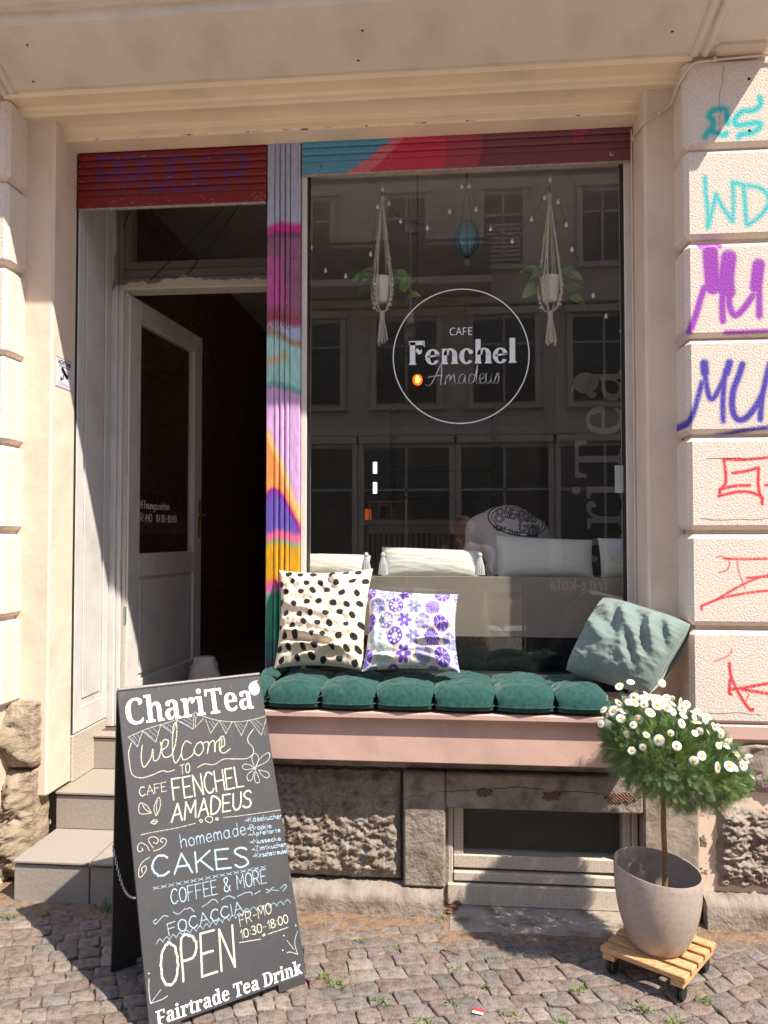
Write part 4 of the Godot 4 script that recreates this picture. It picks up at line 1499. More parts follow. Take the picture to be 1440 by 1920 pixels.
func cushions() -> void:
	# ---- long green mat: two rows of puffed squares
	var t := thing("bench_mat", "dark green velvet seat mat of tufted squares along the window bench", "seat cushion", Vector3(-0.08, 0.842, -0.2))
	var velvet := cloth(0.020, 0.078, 0.066, 0.9)
	velvet.roughness = 0.85
	velvet.metallic_specular = 0.25
	var vt := noise_tex(noise(0.02, 4, 101), [[0.0, 0.62], [0.5, 0.9], [1.0, 1.0]])
	velvet = grain(velvet, vt, 4.0)
	var seams := [-0.868, -0.640, -0.515, -0.290, -0.060, 0.180, 0.410, 0.628]
	seams = [-0.985, -0.765, -0.545, -0.318, -0.085, 0.158, 0.392, 0.612]
	for row in 2:
		var z0 := 0.030 if row == 0 else -0.205
		var z1 := -0.200 if row == 0 else -0.435
		for k in 7:
			var x0: float = seams[k] + 0.0005
			var x1: float = seams[k + 1] - 0.0005
			if k == 0:
				x0 = -0.862
			if k == 0 and row == 0:
				x0 = -0.85
			var b := MB.new()
			var nz := noise(7.0, 3, 110 + k * 3 + row * 31)
			var nz2 := noise(24.0, 3, 140 + k + row * 17)
			var res := 34
			var lift := 0.0
			if k == 0 and row == 1:
				lift = 0.02
			for side in 2:
				var p := PackedVector3Array()
				for j in res:
					for q in res:
						var u := 2.0 * q / (res - 1) - 1.0
						var v := 2.0 * j / (res - 1) - 1.0
						var fu := 0.0 if (k == 0 and u < 0.0) or (k == 6 and u > 0.0) else 0.42
						var fv := 0.42 if (row == 0 and v > 0.0) or (row == 1 and v < 0.0) else 0.0
						var e := lerpf(fu, 1.0, 1.0 - pow(absf(u), 2.6)) * lerpf(fv, 1.0, 1.0 - pow(absf(v), 2.6))
						var rim := maxf(absf(u), absf(v))
						var x := lerpf(x0, x1, (u + 1) / 2)
						var z := lerpf(z0, z1, (v + 1) / 2)
						# corners are tied in
						var tie := pow(absf(u * v), 5.0)
						x -= signf(u) * 0.012 * tie
						z += signf(v) * 0.014 * tie
						var y := 0.0
						if side == 0:
							y = 0.872 + lift + (0.080 if row == 0 else 0.070) * pow(maxf(e, 0.0), 0.50)
							y += 0.012 * nz.get_noise_2d(x, z) * e
							var an := atan2(v, u)
							y += 0.010 * (0.35 - absf(nz2.get_noise_2d(cos(an) * 0.26 + x * 0.6, sin(an) * 0.26 + z * 0.6)) * 1.6) * smoothstep(0.35, 0.92, rim) * (1.0 - smoothstep(0.96, 1.0, rim))
							y += 0.006 * nz2.get_noise_2d(x * 0.55, z * 0.8) * e
						else:
							y = 0.872 + lift - 0.029 * pow(maxf(e, 0.0), 0.3)
							if lift > 0:
								y -= 0.03 * e
						z += (0.012 * (1.0 - absf(u)) if (row == 0 and v < 0.0) else 0.0) * absf(v) * (1.0 if side == 0 else 0.4)
						p.append(Vector3(x, y, z))
				b.grid(p, res, res, side == 1)
			# piping round the seam
			var pipe := []
			for q in 33:
				var a := TAU * q / 32
				var cx := clampf(cos(a) * 1.5, -1, 1)
				var cz := clampf(sin(a) * 1.5, -1, 1)
				var tie2 := pow(absf(cx * cz), 5.0)
				pipe.append(Vector3(lerpf(x0, x1, (cx + 1) / 2) - signf(cx) * 0.012 * tie2, 0.8725 + lift, lerpf(z0, z1, (cz + 1) / 2) + signf(cz) * 0.014 * tie2 + (0.012 * (1.0 - absf(cx)) * absf(cz) if (row == 0 and cz < 0.0) else 0.0)))
			var o := obj("padded_square", b, velvet, t)
			o.position = -t.position
			var pb := MB.new()
			pb.tube(pipe, 0.0032, 0.0032, 5, false)
			obj("piping", pb, velvet, o)

	# ---- dotted cushion
	var P := func(px: float, py: float, pz: float) -> Vector3: return Vector3(px, py, pz)
	var o := obj("dotted_pillow", soft(P.call(-0.822, 1.385, -0.452), P.call(-0.377, 1.395, -0.438), P.call(-0.795, 0.962, -0.245), P.call(-0.392, 0.957, -0.235), 0.085, 151, 0.085, 0.8, 72, true, [[0.0, 0.66, 0.72, 0.78, 0.028, 0.034], [0.02, 0.80, 0.85, 0.86, 0.026, 0.030], [0.50, 0.0, 0.64, 0.26, -0.028, 0.036], [0.05, 0.38, 0.65, 0.54, 0.014, 0.045], [0.25, 0.95, 0.98, 0.76, 0.022, 0.032], [0.75, 0.05, 0.55, 0.30, 0.012, 0.04], [0.10, 0.05, 0.30, 0.22, 0.010, 0.04]]), image_mat(dots_print(), 0.95))
	tag(o, "cream cushion with black dots leaning on the painted pilaster", "cushion")
	# ---- floral cushion
	o = obj("floral_pillow", soft(P.call(-0.400, 1.305, -0.415), P.call(0.014, 1.282, -0.410), P.call(-0.402, 0.962, -0.205), P.call(0.020, 0.962, -0.215), 0.085, 161, 0.085, 0.8, 72, true, [[1.0, 0.42, 0.68, 0.56, 0.034, 0.034], [1.0, 0.64, 0.50, 0.74, 0.032, 0.030], [0.0, 0.85, 0.38, 0.93, 0.022, 0.034], [0.35, 0.0, 0.42, 0.22, -0.022, 0.036], [0.05, 0.2, 0.1, 0.8, 0.014, 0.03], [0.9, 0.95, 0.5, 0.86, 0.018, 0.03]]), image_mat(floral_print(), 0.95))
	tag(o, "cream cushion printed with purple and pale blue flower discs", "cushion")
	var lb := MB.new()
	lb.box(Vector3(-0.412, 1.235, -0.383), Vector3(-0.392, 1.262, -0.381), 0.0)
	obj("care_label", lb, mat(0.75, 0.73, 0.7), o)
	# ---- corduroy cushion in the right-hand corner
	var cim := Image.create(512, 512, false, Image.FORMAT_RGBA8)
	for x in 512:
		var s := 0.5 + 0.5 * sin(x * TAU / 8.0)
		var k := 0.80 + 0.20 * s
		cim.fill_rect(Rect2i(x, 0, 1, 512), Color(0.47 * k, 0.545 * k, 0.525 * k))
	var cord := image_mat(cim, 0.85)
	cord.rim_enabled = true
	cord.rim = 0.6
	cord.rim_tint = 0.3
	var tl := Vector3(0.640, 1.292, -0.340)
	var tr := Vector3(0.965, 1.195, -0.110)
	var bl := Vector3(0.450, 0.968, -0.240)
	var br := Vector3(0.775, 0.905, -0.060)
	var cb := soft(tl, tr, bl, br, 0.115, 171, 0.02, 0.45, 72, false, [[0.28, 0.0, 0.60, 0.50, 0.030, 0.060], [0.62, 0.06, 0.90, 0.60, 0.030, 0.055], [0.02, 0.36, 0.40, 0.62, 0.020, 0.075], [0.46, 0.30, 0.80, 0.82, -0.020, 0.045], [0.80, 0.10, 1.0, 0.40, 0.015, 0.05]], 0.07)
	o = obj("corduroy_pillow", cb, cord)
	tag(o, "sage green corduroy cushion slumped in the corner of the bench", "cushion")
	# cream back panel: the far half of the same shape
	var bm := MB.new()
	var n := ((tr - tl).cross(tl - bl)).normalized()
	var p := PackedVector3Array()
	for j in 40:
		for k in 40:
			var uu := 2.0 * k / 39.0 - 1.0
			var vv := 2.0 * j / 39.0 - 1.0
			var rnd := 1.0 - 0.07 * pow(absf(uu * vv), 3.0)
			var a := (uu * rnd * (1.0 - 0.02 * (1.0 - vv * vv)) + 1) / 2
			var c := (vv * rnd * (1.0 - 0.02 * (1.0 - uu * uu)) + 1) / 2
			var e := (1.0 - pow(absf(uu), 2.6)) * (1.0 - pow(absf(vv), 2.6))
			p.append(tl.lerp(tr, a).lerp(bl.lerp(br, a), c) - n * (0.07 * pow(maxf(e, 0.0), 0.4)) + (tr - tl).normalized() * 0.02 * maxf(0.0, uu) * (1.0 - vv * vv))
	bm.grid(p, 40, 40, false)
	obj("back_panel", bm, cloth(0.62, 0.60, 0.54), o)


func dots_print() -> Image:
	var im := Image.create(640, 640, false, Image.FORMAT_RGBA8)
	im.fill(Color(0.815, 0.755, 0.685))
	var ink := Color(0.10, 0.10, 0.105)
	for r in 9:
		for c in 7:
			var x := (c + (0.15 if r % 2 else 0.65)) * 100.0 + rng.randf_range(-16, 16)
			var y := (r + 0.5) * 71.0 + rng.randf_range(-12, 12)
			var a := rng.randf_range(-0.6, 0.9)
			var d := Vector2(cos(a), sin(a)) * rng.randf_range(3, 8)
			stroke(im, [Vector2(x, y) - d, Vector2(x, y) + d], rng.randf_range(33, 40), ink, 1.2)
			if rng.randf() < 0.6:   # brush tail
				var q := Vector2(x, y) + d * 2.0
				stroke(im, [q, q + Vector2(rng.randf_range(-6, 6), -13)], 11, ink, 1.2)
	return im


func floral_print() -> Image:
	var im := Image.create(640, 512, false, Image.FORMAT_RGBA8)
	var cream := Color(0.81, 0.77, 0.745)
	im.fill(cream)
	var violet := Color(0.40, 0.30, 0.69)
	var slate := Color(0.47, 0.48, 0.68)
	var mint := Color(0.66, 0.74, 0.75)
	var kind := 0
	for r in 6:
		for c in 6:
			var ce := Vector2((c + (0.55 if r % 2 else 0.05)) * 132.0, (r + 0.30) * 104.0)
			var col: Color = [violet, slate, violet, mint, violet, slate][(kind * 5 + r) % 6]
			var style := (kind * 3 + r * 2) % 4
			kind += 1
			var R := 54.0
			for y in range(maxi(int(ce.y - 66), 0), mini(int(ce.y + 66), 512)):
				for x in range(maxi(int(ce.x - 66), 0), mini(int(ce.x + 66), 640)):
					var d := Vector2(x, y) - ce
					var ra := d.length()
					var an := atan2(d.y, d.x)
					var on := false
					var out := col
					match style:
						0:   # disc with a pale star of eight rays
							on = ra < R
							if on and absf(sin(an * 4.0)) * ra < 5.5 + 0.06 * ra and ra < R * 0.9:
								out = cream
						1:   # many fine spokes
							on = ra < R
							if on and sin(an * 18.0) > 0.55 and ra > 6:
								out = out.lerp(cream, 0.75)
						2:   # petals
							on = ra < R * (0.45 + 0.55 * absf(cos(an * 3.0)))
							if ra < 11:
								out = cream
						_:   # ring of beads round a flower
							on = ra < R
							if on:
								if ra > 30 and ra < 44 and cos(an * 8.0) > 0.2:
									out = cream
								elif ra < 24 and ra < 24 * (0.5 + 0.5 * absf(cos(an * 4.0))):
									out = cream
								elif ra < 7:
									out = mint
					if on:
						im.set_pixel(x, y, out)
	return im


func chalk_board() -> void:
	var fl := Vector3(-0.932, 0.0, 0.776)
	var fr := Vector3(-0.512, 0.0, 0.428)
	var bl := Vector3(-1.222, 0.0, 0.425)
	var tl := Vector3(-1.187, 1.002, 0.4705)
	var tr := Vector3(-0.767, 1.002, 0.1225)
	var br := bl + (fr - fl)
	var t := thing("chalk_board", "black folding A-board with chalk cafe menu and white tea lettering", "sign board", (fl + br) * 0.5)
	var px := 1.2   # pixels per millimetre
	var W := 654
	var H := 1292
	var im := Image.create(W, H, false, Image.FORMAT_RGBA8)
	var base := Color(0.19, 0.19, 0.205)
	im.fill(base)
	var n := noise(0.004, 5, 201)
	var n2 := noise(0.05, 3, 202)
	for y in range(0, H, 2):
		for x in range(0, W, 2):
			# wiped chalk haze and the grain of the sheet
			var k := 0.016 * n.get_noise_2d(x * 0.6, y * 2.0) + 0.010 * n2.get_noise_2d(x * 0.15, y * 1.5)
			k += 0.035 * maxf(0.0, n.get_noise_2d(x * 1.6 + 900.0, y * 1.1) - 0.15)
			im.fill_rect(Rect2i(x, y, 2, 2), Color(base.r + k, base.g + k, base.b + k * 1.05))
	var chalk := {"y": Color(0.80, 0.79, 0.69), "b": Color(0.62, 0.74, 0.81), "w": Color(0.76, 0.78, 0.79)}
	# smears and scuffs
	for k in 26:
		var a := Vector2(rng.randf_range(20, W - 20), rng.randf_range(10, H - 20))
		var b := a + Vector2(rng.randf_range(-30, 30), rng.randf_range(20, 90))
		stroke(im, [a, b], rng.randf_range(4, 16), Color(0.36, 0.36, 0.38), 6.0, 0.3, 0.22)
	for k in 14:
		var a := Vector2(rng.randf_range(0, 1) * W, rng.randf_range(2, 40)) if k < 8 else Vector2(W - rng.randf_range(2, 24), rng.randf_range(0, H))
		stroke(im, [a, a + Vector2(rng.randf_range(-4, 4), rng.randf_range(5, 26))], 1.6, Color(0.55, 0.57, 0.60), 0.8, 0.3)
	for s in CHALK:
		var p := pairs(s[3])
		for k in p.size():
			p[k] *= px
		if s[2]:
			p = smooth_line(p, 5)
		stroke(im, p, s[1] * px * 0.60, chalk[s[0]], 0.9, 0.38)
	for s in CHALK_WORDS:
		var q: Array = s[3]
		for l in word(s[0], Vector2(q[0], q[1]) * px, Vector2(q[2], q[3]) * px, Vector2(q[4], q[5]) * px, 0.015):
			stroke(im, l, s[2] * px * 0.56, chalk[s[1]], 0.9, 0.38)
			if s[2] >= 8:   # gone over twice
				var l2 := []
				for v in l:
					l2.append(v + Vector2(rng.randf_range(-2, 2), rng.randf_range(-2, 2)))
				stroke(im, l2, s[2] * px * 0.5, chalk[s[1]], 0.9, 0.35)
	var face := image_mat(im, 0.62)
	var off := -t.position
	var panel := func(called: String, a: Vector3, b: Vector3, c: Vector3, d: Vector3, th: float, m: Material) -> MeshInstance3D:
		# a b bottom, c d top; the face shows towards (b - a) x (c - a)
		var nn := (b - a).cross(c - a).normalized()
		var m2 := MB.new()
		m2.quad(a, b, c, d)
		m2.quad(b - nn * th, a - nn * th, d - nn * th, c - nn * th, Vector2(0.003, 0.003), Vector2(0.006, 0.003), Vector2(0.006, 0.006), Vector2(0.003, 0.006))
		for e in [[a, b], [b, c], [c, d], [d, a]]:
			m2.quad(e[0] - nn * th, e[1] - nn * th, e[1], e[0], Vector2(0.003, 0.003), Vector2(0.006, 0.003), Vector2(0.006, 0.006), Vector2(0.003, 0.006))
		var o := obj(called, m2, m, t)
		o.position = off
		return o
	# small feet keep the sheets off the ground
	var lift := 0.025
	var up_f := (tl - fl).normalized()
	var front: MeshInstance3D = panel.call("front_panel", fl + up_f * lift, fr + (tr - fr).normalized() * lift, tr, tl, 0.012, face)
	tag(front, "front sheet with chalk menu")
	var nf := (fr - fl).cross(tl - fl).normalized()
	panel.call("back_panel", br + Vector3(0, lift, 0), bl + Vector3(0, lift, 0), tl - nf * 0.016, tr - nf * 0.016, 0.012, grain(mat(0.018, 0.018, 0.019, 0.6), M.fine, 1.0))
	var foot := mat(0.02, 0.02, 0.021, 0.7)
	for f in [fl.lerp(fr, 0.0), fl.lerp(fr, 0.80)]:
		var m3 := MB.new()
		var u := (fr - fl).normalized()
		var a: Vector3 = f
		var bq := a + u * 0.10
		m3.quad(a + nf * 0.0, bq, bq + up_f * lift, a + up_f * lift)
		m3.quad(bq - nf * 0.012, a - nf * 0.012, a + up_f * lift - nf * 0.012, bq + up_f * lift - nf * 0.012)
		m3.quad(bq, bq - nf * 0.012, bq + up_f * lift - nf * 0.012, bq + up_f * lift)
		obj("foot", m3, foot, t).position = off
	for f in [bl.lerp(br, 0.0), bl.lerp(br, 0.82)]:
		var u := (br - bl).normalized()
		var m3 := MB.new()
		m3.box(Vector3(0, 0, -0.006), Vector3(0.09, lift, 0.006), 0.0, Transform3D(Basis(u, Vector3.UP, u.cross(Vector3.UP)), f))
		obj("foot", m3, foot, t).position = off
	# top edge with worn paint, hinges
	var eb := MB.new()
	eb.tube([tl + Vector3(0, 0.002, 0), tr + Vector3(0, 0.002, 0)], 0.006, 0.006, 6)
	obj("hinge_rail", eb, grain(mat(0.30, 0.29, 0.28, 0.6), M.speck, 6.0), t).position = off
	# white print
	var u := (fr - fl).normalized()
	var basis := Basis(u, up_f, nf)
	var org := func(x_mm: float, y_mm: float) -> Vector3:
		var a := fl.lerp(fr, x_mm / 545.0)
		var b := tl.lerp(tr, x_mm / 545.0)
		return b.lerp(a, y_mm / 1077.0) + nf * 0.0008
	var white := mat(0.80, 0.82, 0.83, 0.5)
	for ln in [["ChariTea", 20.0, 501.0, 126.0, 92.0], ["Fairtrade Tea Drink", 22.0, 531.0, 1045.0, 40.0]]:
		var tm := text_mesh(ln[0], ln[4] / 1000.0, true, 0.0006, 700)
		var o := obj("lettering", tm, white, t)
		var bb := tm.get_aabb()
		var sx: float = (ln[2] - ln[1]) / 1000.0 / bb.size.x
		var a: Vector3 = org.call(ln[1], ln[3])
		var xd: Vector3 = (org.call(ln[2], ln[3]) - a).normalized()
		o.transform = Transform3D(Basis(xd * sx, up_f, nf), a - xd * bb.position.x * sx - up_f * bb.position.y + off)
	# the drop after the name
	var dp := PackedVector2Array()
	for k in 20:
		var a := PI * 0.5 + 0.35 + (TAU - 0.9) * k / 19.0
		dp.append(Vector2(cos(a) * 0.022, sin(a) * 0.026))
	dp.append(Vector2(0.021, 0.031))
	var db := MB.new()
	db.slab(dp, 0.0, Transform3D(basis, org.call(514.0, 52.0)))
	obj("drop_mark", db, white, t).position = off
	# chain between the sheets on the left edge
	var c0 := fl.lerp(tl, 0.375) - nf * 0.006
	var c1 := bl.lerp(tl, 0.45)
	var links := 30
	for k in links:
		var a := float(k) / links
		var b := float(k + 1) / links
		var pa := c0.lerp(c1, a) - Vector3(0, 0.055 * sin(PI * a), 0) - u * 0.004
		var pb := c0.lerp(c1, b) - Vector3(0, 0.055 * sin(PI * b), 0) - u * 0.004
		var mid := (pa + pb) * 0.5
		var d := (pb - pa)
		var sd := d.cross(u).normalized() if k % 2 else u
		var lp := []
		for q in 9:
			var an := TAU * q / 8
			lp.append(mid + d * 0.62 * cos(an) + sd * 0.0042 * sin(an))
		var cbm := MB.new()
		cbm.tube(lp, 0.0011, 0.0011, 4, false)
		obj("chain_link", cbm, M.steel, t).position = off


func marguerite() -> void:
	# ---- trolley
	var ce := Vector3(0.715, 0.0, 0.250)
	var yaw := -atan2(0.186, 0.254)
	var t := thing("plant_trolley", "slatted wooden plant trolley on black castors under the pot", "trolley", ce)
	t.rotation.y = yaw
	var S := 0.150
	for k in 5:
		var z := lerpf(-S + 0.024, S - 0.024, k / 4.0)
		var b := MB.new()
		b.box(Vector3(-S, 0.078, z - 0.022), Vector3(S, 0.098, z + 0.022), 0.003)
		obj("slat", b, M.pine, t)
	for x in [-S + 0.03, S - 0.03]:
		bx("cross_bar", Vector3(x - 0.022, 0.056, -S + 0.004), Vector3(x + 0.022, 0.0775, S - 0.004), 0.002, M.pine, t)
	for x in [-S + 0.03, S - 0.03]:
		for z in [-S + 0.04, S - 0.04]:
			var b := MB.new()
			b.box(Vector3(x - 0.016, 0.050, z - 0.016), Vector3(x + 0.016, 0.0555, z + 0.016), 0.001)
			var w := obj("castor", b, M.black, t)
			b = MB.new()
			for s in [-0.012, 0.002]:
				b.tube([Vector3(x + s, 0.0265, z), Vector3(x + s + 0.010, 0.0265, z)], 0.025, 0.025, 16)
			obj("wheel", b, M.black, w)

	# ---- pot with a slanted rim
	var pc := Vector3(0.712, 0.0985, 0.262)
	var pot := thing("plant_pot", "tall taupe plastic plant pot with a slanted rim", "plant pot", pc)
	var taupe := grain(mat(0.40, 0.325, 0.285, 0.45), M.fine, 1.5)
	var pr := func(h: float) -> float: return lerpf(0.084, 0.150, pow(h, 0.60)) + 0.012 * sin(h * PI)
	var pb := MB.new()
	var rows := 22
	var seg := 56
	for side in 2:
		var p := PackedVector3Array()
		for j in rows:
			for k in seg + 1:
				var a := -TAU * k / seg
				var top := 0.276 - 0.016 * cos(a) - 0.008 * sin(a)
				var h := float(j) / (rows - 1)
				var r: float = pr.call(h) - (0.005 if side == 1 else 0.0)
				if j == rows - 1 and side == 0:
					r -= 0.0015
				p.append(Vector3(cos(a) * r, lerpf(0.0, top, h), sin(a) * r))
		pb.grid(p, seg + 1, rows, side == 1, true)
	# rim
	var rp := PackedVector3Array()
	for q in 2:
		for k in seg + 1:
			var a := -TAU * k / seg
			var top := 0.276 - 0.016 * cos(a) - 0.008 * sin(a)
			var r: float = pr.call(1.0) - (0.0015 if q == 0 else 0.005)
			rp.append(Vector3(cos(a) * r, top + (0.0 if q == 0 else 0.0), sin(a) * r))
	pb.grid(rp, seg + 1, 2, false, true)
	obj("wall", pb, taupe, pot)
	var sb := MB.new()
	sb.lathe([Vector2(0.0, 0.0), Vector2(0.084, 0.0)], 24)
	obj("base", sb, taupe, pot)
	var soil := MB.new()
	var sn := noise(40.0, 3, 301)
	var spp := PackedVector3Array()
	for j in 12:
		for k in 25:
			var a := -TAU * k / 24
			var r := 0.121 * j / 11.0
			spp.append(Vector3(cos(a) * r, 0.148 + 0.006 * sn.get_noise_2d(cos(a) * r, sin(a) * r), sin(a) * r))
	soil.grid(spp, 25, 12, true, true)
	obj("soil", soil, grain(mat(0.05, 0.035, 0.025, 1.0), M.fine, 8.0, M.bump_stone, 0.6), pot)

	# ---- the plant: a marguerite grown as a small standard
	var root := pc + Vector3(0.018, 0.14, 0.005)
	var pl := thing("marguerite_tree", "white flowering marguerite grown as a small standard tree", "potted plant", root)
	var cc := Vector3(0.768, 0.805, 0.275) - root     # middle of the crown
	var stem := MB.new()
	var path := []
	for k in 12:
		var a := k / 11.0
		path.append(Vector3(0.004 * sin(a * 7.0) + lerpf(0.0, 0.012, a), a * 0.51, 0.003 * cos(a * 5.0)))
	stem.tube(path, 0.010, 0.0085, 10)
	var bark := grain(mat(0.28, 0.165, 0.085, 0.85), M.speck, 9.0, M.bump_stone, 0.3)
	obj("trunk", stem, bark, pl)
	var fork: Vector3 = path[10]
	var br := MB.new()
	var tips := []
	for k in 26:
		var a := TAU * k / 26 + rng.randf_range(-0.2, 0.2)
		var el := rng.randf_range(0.15, 1.35)
		var dir := Vector3(cos(a) * cos(el), sin(el), sin(a) * cos(el))
		var tip := cc + Vector3(dir.x * 0.17, dir.y * 0.12 - 0.03, dir.z * 0.16)
		br.tube([fork + Vector3(0, rng.randf_range(-0.04, 0.02), 0), fork.lerp(tip, 0.5) + Vector3(0, 0.02, 0), tip], 0.0035, 0.0016, 5)
		tips.append(tip)
	obj("branches", br, bark, pl)
	# feathery sprig: a rib with cut leaflets
	var sprig := MB.new()
	for k in 7:
		var y := 0.006 + k * 0.0058
		var l := 0.015 * (1.0 - 0.08 * k)
		for s in [-1.0, 1.0]:
			var base := Vector3(0, y, 0.002 * k * 0.5)
			var tip := Vector3(s * l, y + 0.010, 0.002 * k * 0.5 + 0.003)
			var mid := base.lerp(tip, 0.55) + Vector3(0, 0.0022, 0)
			sprig.tri(base, mid + Vector3(0, -0.0022, 0), tip)
			sprig.tri(base, tip, mid + Vector3(0, 0.0006, 0))
	sprig.quad(Vector3(-0.0012, 0, 0), Vector3(0.0012, 0, 0), Vector3(0.0006, 0.052, 0.008), Vector3(-0.0006, 0.052, 0.008))
	var leaf := StandardMaterial3D.new()
	leaf.vertex_color_use_as_albedo = true
	leaf.roughness = 0.6
	leaf.backlight_enabled = true
	leaf.backlight = Color(0.60, 0.68, 0.32)
	var mm := MultiMesh.new()
	mm.transform_format = MultiMesh.TRANSFORM_3D
	mm.use_colors = true
	mm.mesh = sprig.mesh()
	var cnt := 4300
	mm.instance_count = cnt
	var cn := noise(2.2, 2, 305)
	# the crown: a lopsided dome over a ragged, hanging underside
	var dome := func(x: float, z: float) -> float:
		var q := 1.0 - pow(x / 0.238, 2.0) - pow(z / 0.235, 2.0)
		return -1.0 if q < 0.0 else -0.055 + 0.190 * pow(q, 0.55) - 0.30 * x
	var under := func(x: float, z: float) -> float:
		var q := maxf(0.0, 1.0 - pow(x / 0.245, 2.0) - pow(z / 0.24, 2.0))
		return -0.03 - 0.165 * pow(q, 0.6) - 0.16 * x + 0.05 * cn.get_noise_2d(x * 9.0, z * 9.0)
	var at := 0
	while at < cnt:
		var a := rng.randf() * TAU
		var r := pow(rng.randf(), 0.42)
		var x := cos(a) * r * 0.238
		var z := sin(a) * r * 0.235
		var hi: float = dome.call(x, z)
		if hi < -0.9:
			continue
		hi += 0.028 * cn.get_noise_2d(x * 14.0 + 3.0, z * 14.0)
		var lo: float = under.call(x, z)
		var w := rng.randf()
		var v := 1.0 - pow(w, 1.9) if rng.randf() < 0.62 else pow(w, 1.5)
		var q := Vector3(x, lerpf(lo, hi, v), z)
		var dir := Vector3(x / 0.26, (v - 0.45) * 1.5, z / 0.235)
		var face := (dir + Vector3(rng.randfn(), rng.randfn() * 0.7 + (0.5 if v > 0.45 else -0.7), rng.randfn()) * 0.45).normalized()
		var side := face.cross(Vector3(rng.randfn(), rng.randfn(), rng.randfn())).normalized()
		var sc := rng.randf_range(0.75, 1.2)
		mm.set_instance_transform(at, Transform3D(Basis(side, face, side.cross(face)) * sc, cc + q - face * 0.02))
		var g := rng.randf_range(0.75, 1.3)
		mm.set_instance_color(at, Color(0.125 * g, 0.205 * g, 0.085 * g) if rng.randf() < 0.66 else Color(0.19 * g, 0.245 * g, 0.075 * g))
		at += 1
	var mi := MultiMeshInstance3D.new()
	mi.name = "foliage"
	mi.multimesh = mm
	mi.material_override = leaf
	mi.set_meta("kind", "stuff")
	pl.add_child(mi)
	# daisies
	var petals := MB.new()
	for ring in 2:
		var np := 15
		for k in np:
			var a := TAU * (k + 0.5 * ring) / np
			var d := Vector3(cos(a), 0, sin(a))
			var s := Vector3(-sin(a), 0, cos(a))
			var y := -0.0012 * ring
			var p0 := d * 0.004 + Vector3(0, y, 0)
			var p1 := d * 0.013 + Vector3(0, y + 0.0016, 0)
			var p2 := d * 0.0215 + Vector3(0, y - 0.0008, 0)
			petals.quad(p0 + s * 0.0012, p1 + s * 0.0027, p1 - s * 0.0027, p0 - s * 0.0012)
			petals.quad(p1 + s * 0.0027, p2 + s * 0.0016, p2 - s * 0.0016, p1 - s * 0.0027)
	var pm := petals.mesh()
	var disc := MB.new()
	disc.ball(Vector3(0, 0.001, 0), Vector3(0.0082, 0.0048, 0.0082), 12, 8)
	var dm := disc.mesh()
	var white := mat(0.82, 0.82, 0.80, 0.7)
	white.backlight_enabled = true
	white.backlight = Color(0.3, 0.3, 0.28)
	var yellow := grain(mat(0.72, 0.42, 0.02, 0.8), M.fine, 12.0)
	var stalk_m := mat(0.07, 0.13, 0.05, 0.7)
	var spots := []
	var tries := 0
	while spots.size() < 96 and tries < 6000:
		tries += 1
		var a := rng.randf() * TAU
		var r := sqrt(rng.randf())
		var x := cos(a) * r * 0.232
		var z := sin(a) * r * 0.228
		var hy: float = dome.call(x, z)
		if hy < -0.9:
			continue
		if z < -0.10 and rng.randf() < 0.6:
			continue
		if z > 0.13 and rng.randf() < 0.55 + (0.3 if x < 0.0 else 0.0):
			continue
		var q := Vector3(x, hy + rng.randf_range(0.012, 0.032), z + 0.01)
		var ok := true
		for s in spots:
			if s[0].distance_to(q) < 0.031:
				ok = false
		if ok:
			spots.append([q, Vector3(x * 2.2 + 0.25, 0.62, z * 2.4 + 0.62)])
	# more of them hang down the sunny side
	tries = 0
	var more := 0
	while more < 9 and tries < 3000:
		tries += 1
		var az := rng.randf_range(-1.1, 1.35)
		var el := rng.randf_range(0.12, 0.95)
		var x := 0.238 * cos(el) * sin(az)
		var q := Vector3(x, -0.055 + 0.175 * sin(el) - 0.30 * x, 0.240 * cos(el) * cos(az))
		var ok := true
		for s in spots:
			if s[0].distance_to(q) < 0.040:
				ok = false
		if ok:
			more += 1
			spots.append([q * 1.03, Vector3(x * 2.6 + 0.2, 0.45, 0.9)])
	for s in [[-0.245, 0.125, 0.02], [-0.235, 0.170, 0.03], [-0.15, 0.225, 0.02], [-0.03, 0.215, -0.02], [0.245, -0.02, 0.03], [0.235, -0.075, 0.09], [-0.262, 0.085, 0.06], [-0.185, 0.205, 0.0], [0.25, -0.045, 0.0]]:
		spots.append([Vector3(s[0], s[1], s[2]), Vector3(s[0] * 2.0, 0.6, 0.5)])
	for s in spots:
		var up: Vector3 = (s[1] + Vector3(rng.randfn(), rng.randfn(), rng.randfn()) * 0.38).normalized()
		var sd := up.cross(Vector3(rng.randfn(), rng.randfn(), rng.randfn())).normalized()
		var sc := rng.randf_range(0.52, 0.90)
		var f := obj("flower", pm, white, pl)
		f.transform = Transform3D(Basis(sd, up, sd.cross(up)) * sc, cc + s[0])
		obj("flower_centre", dm, yellow, f)
		var sk := MB.new()
		sk.tube([Vector3(0, -0.001, 0), Vector3(0.002, -0.03, 0.001), Vector3(0.0, -0.065, 0.004)], 0.0010, 0.0012, 4, false)
		obj("stalk", sk, stalk_m, f)


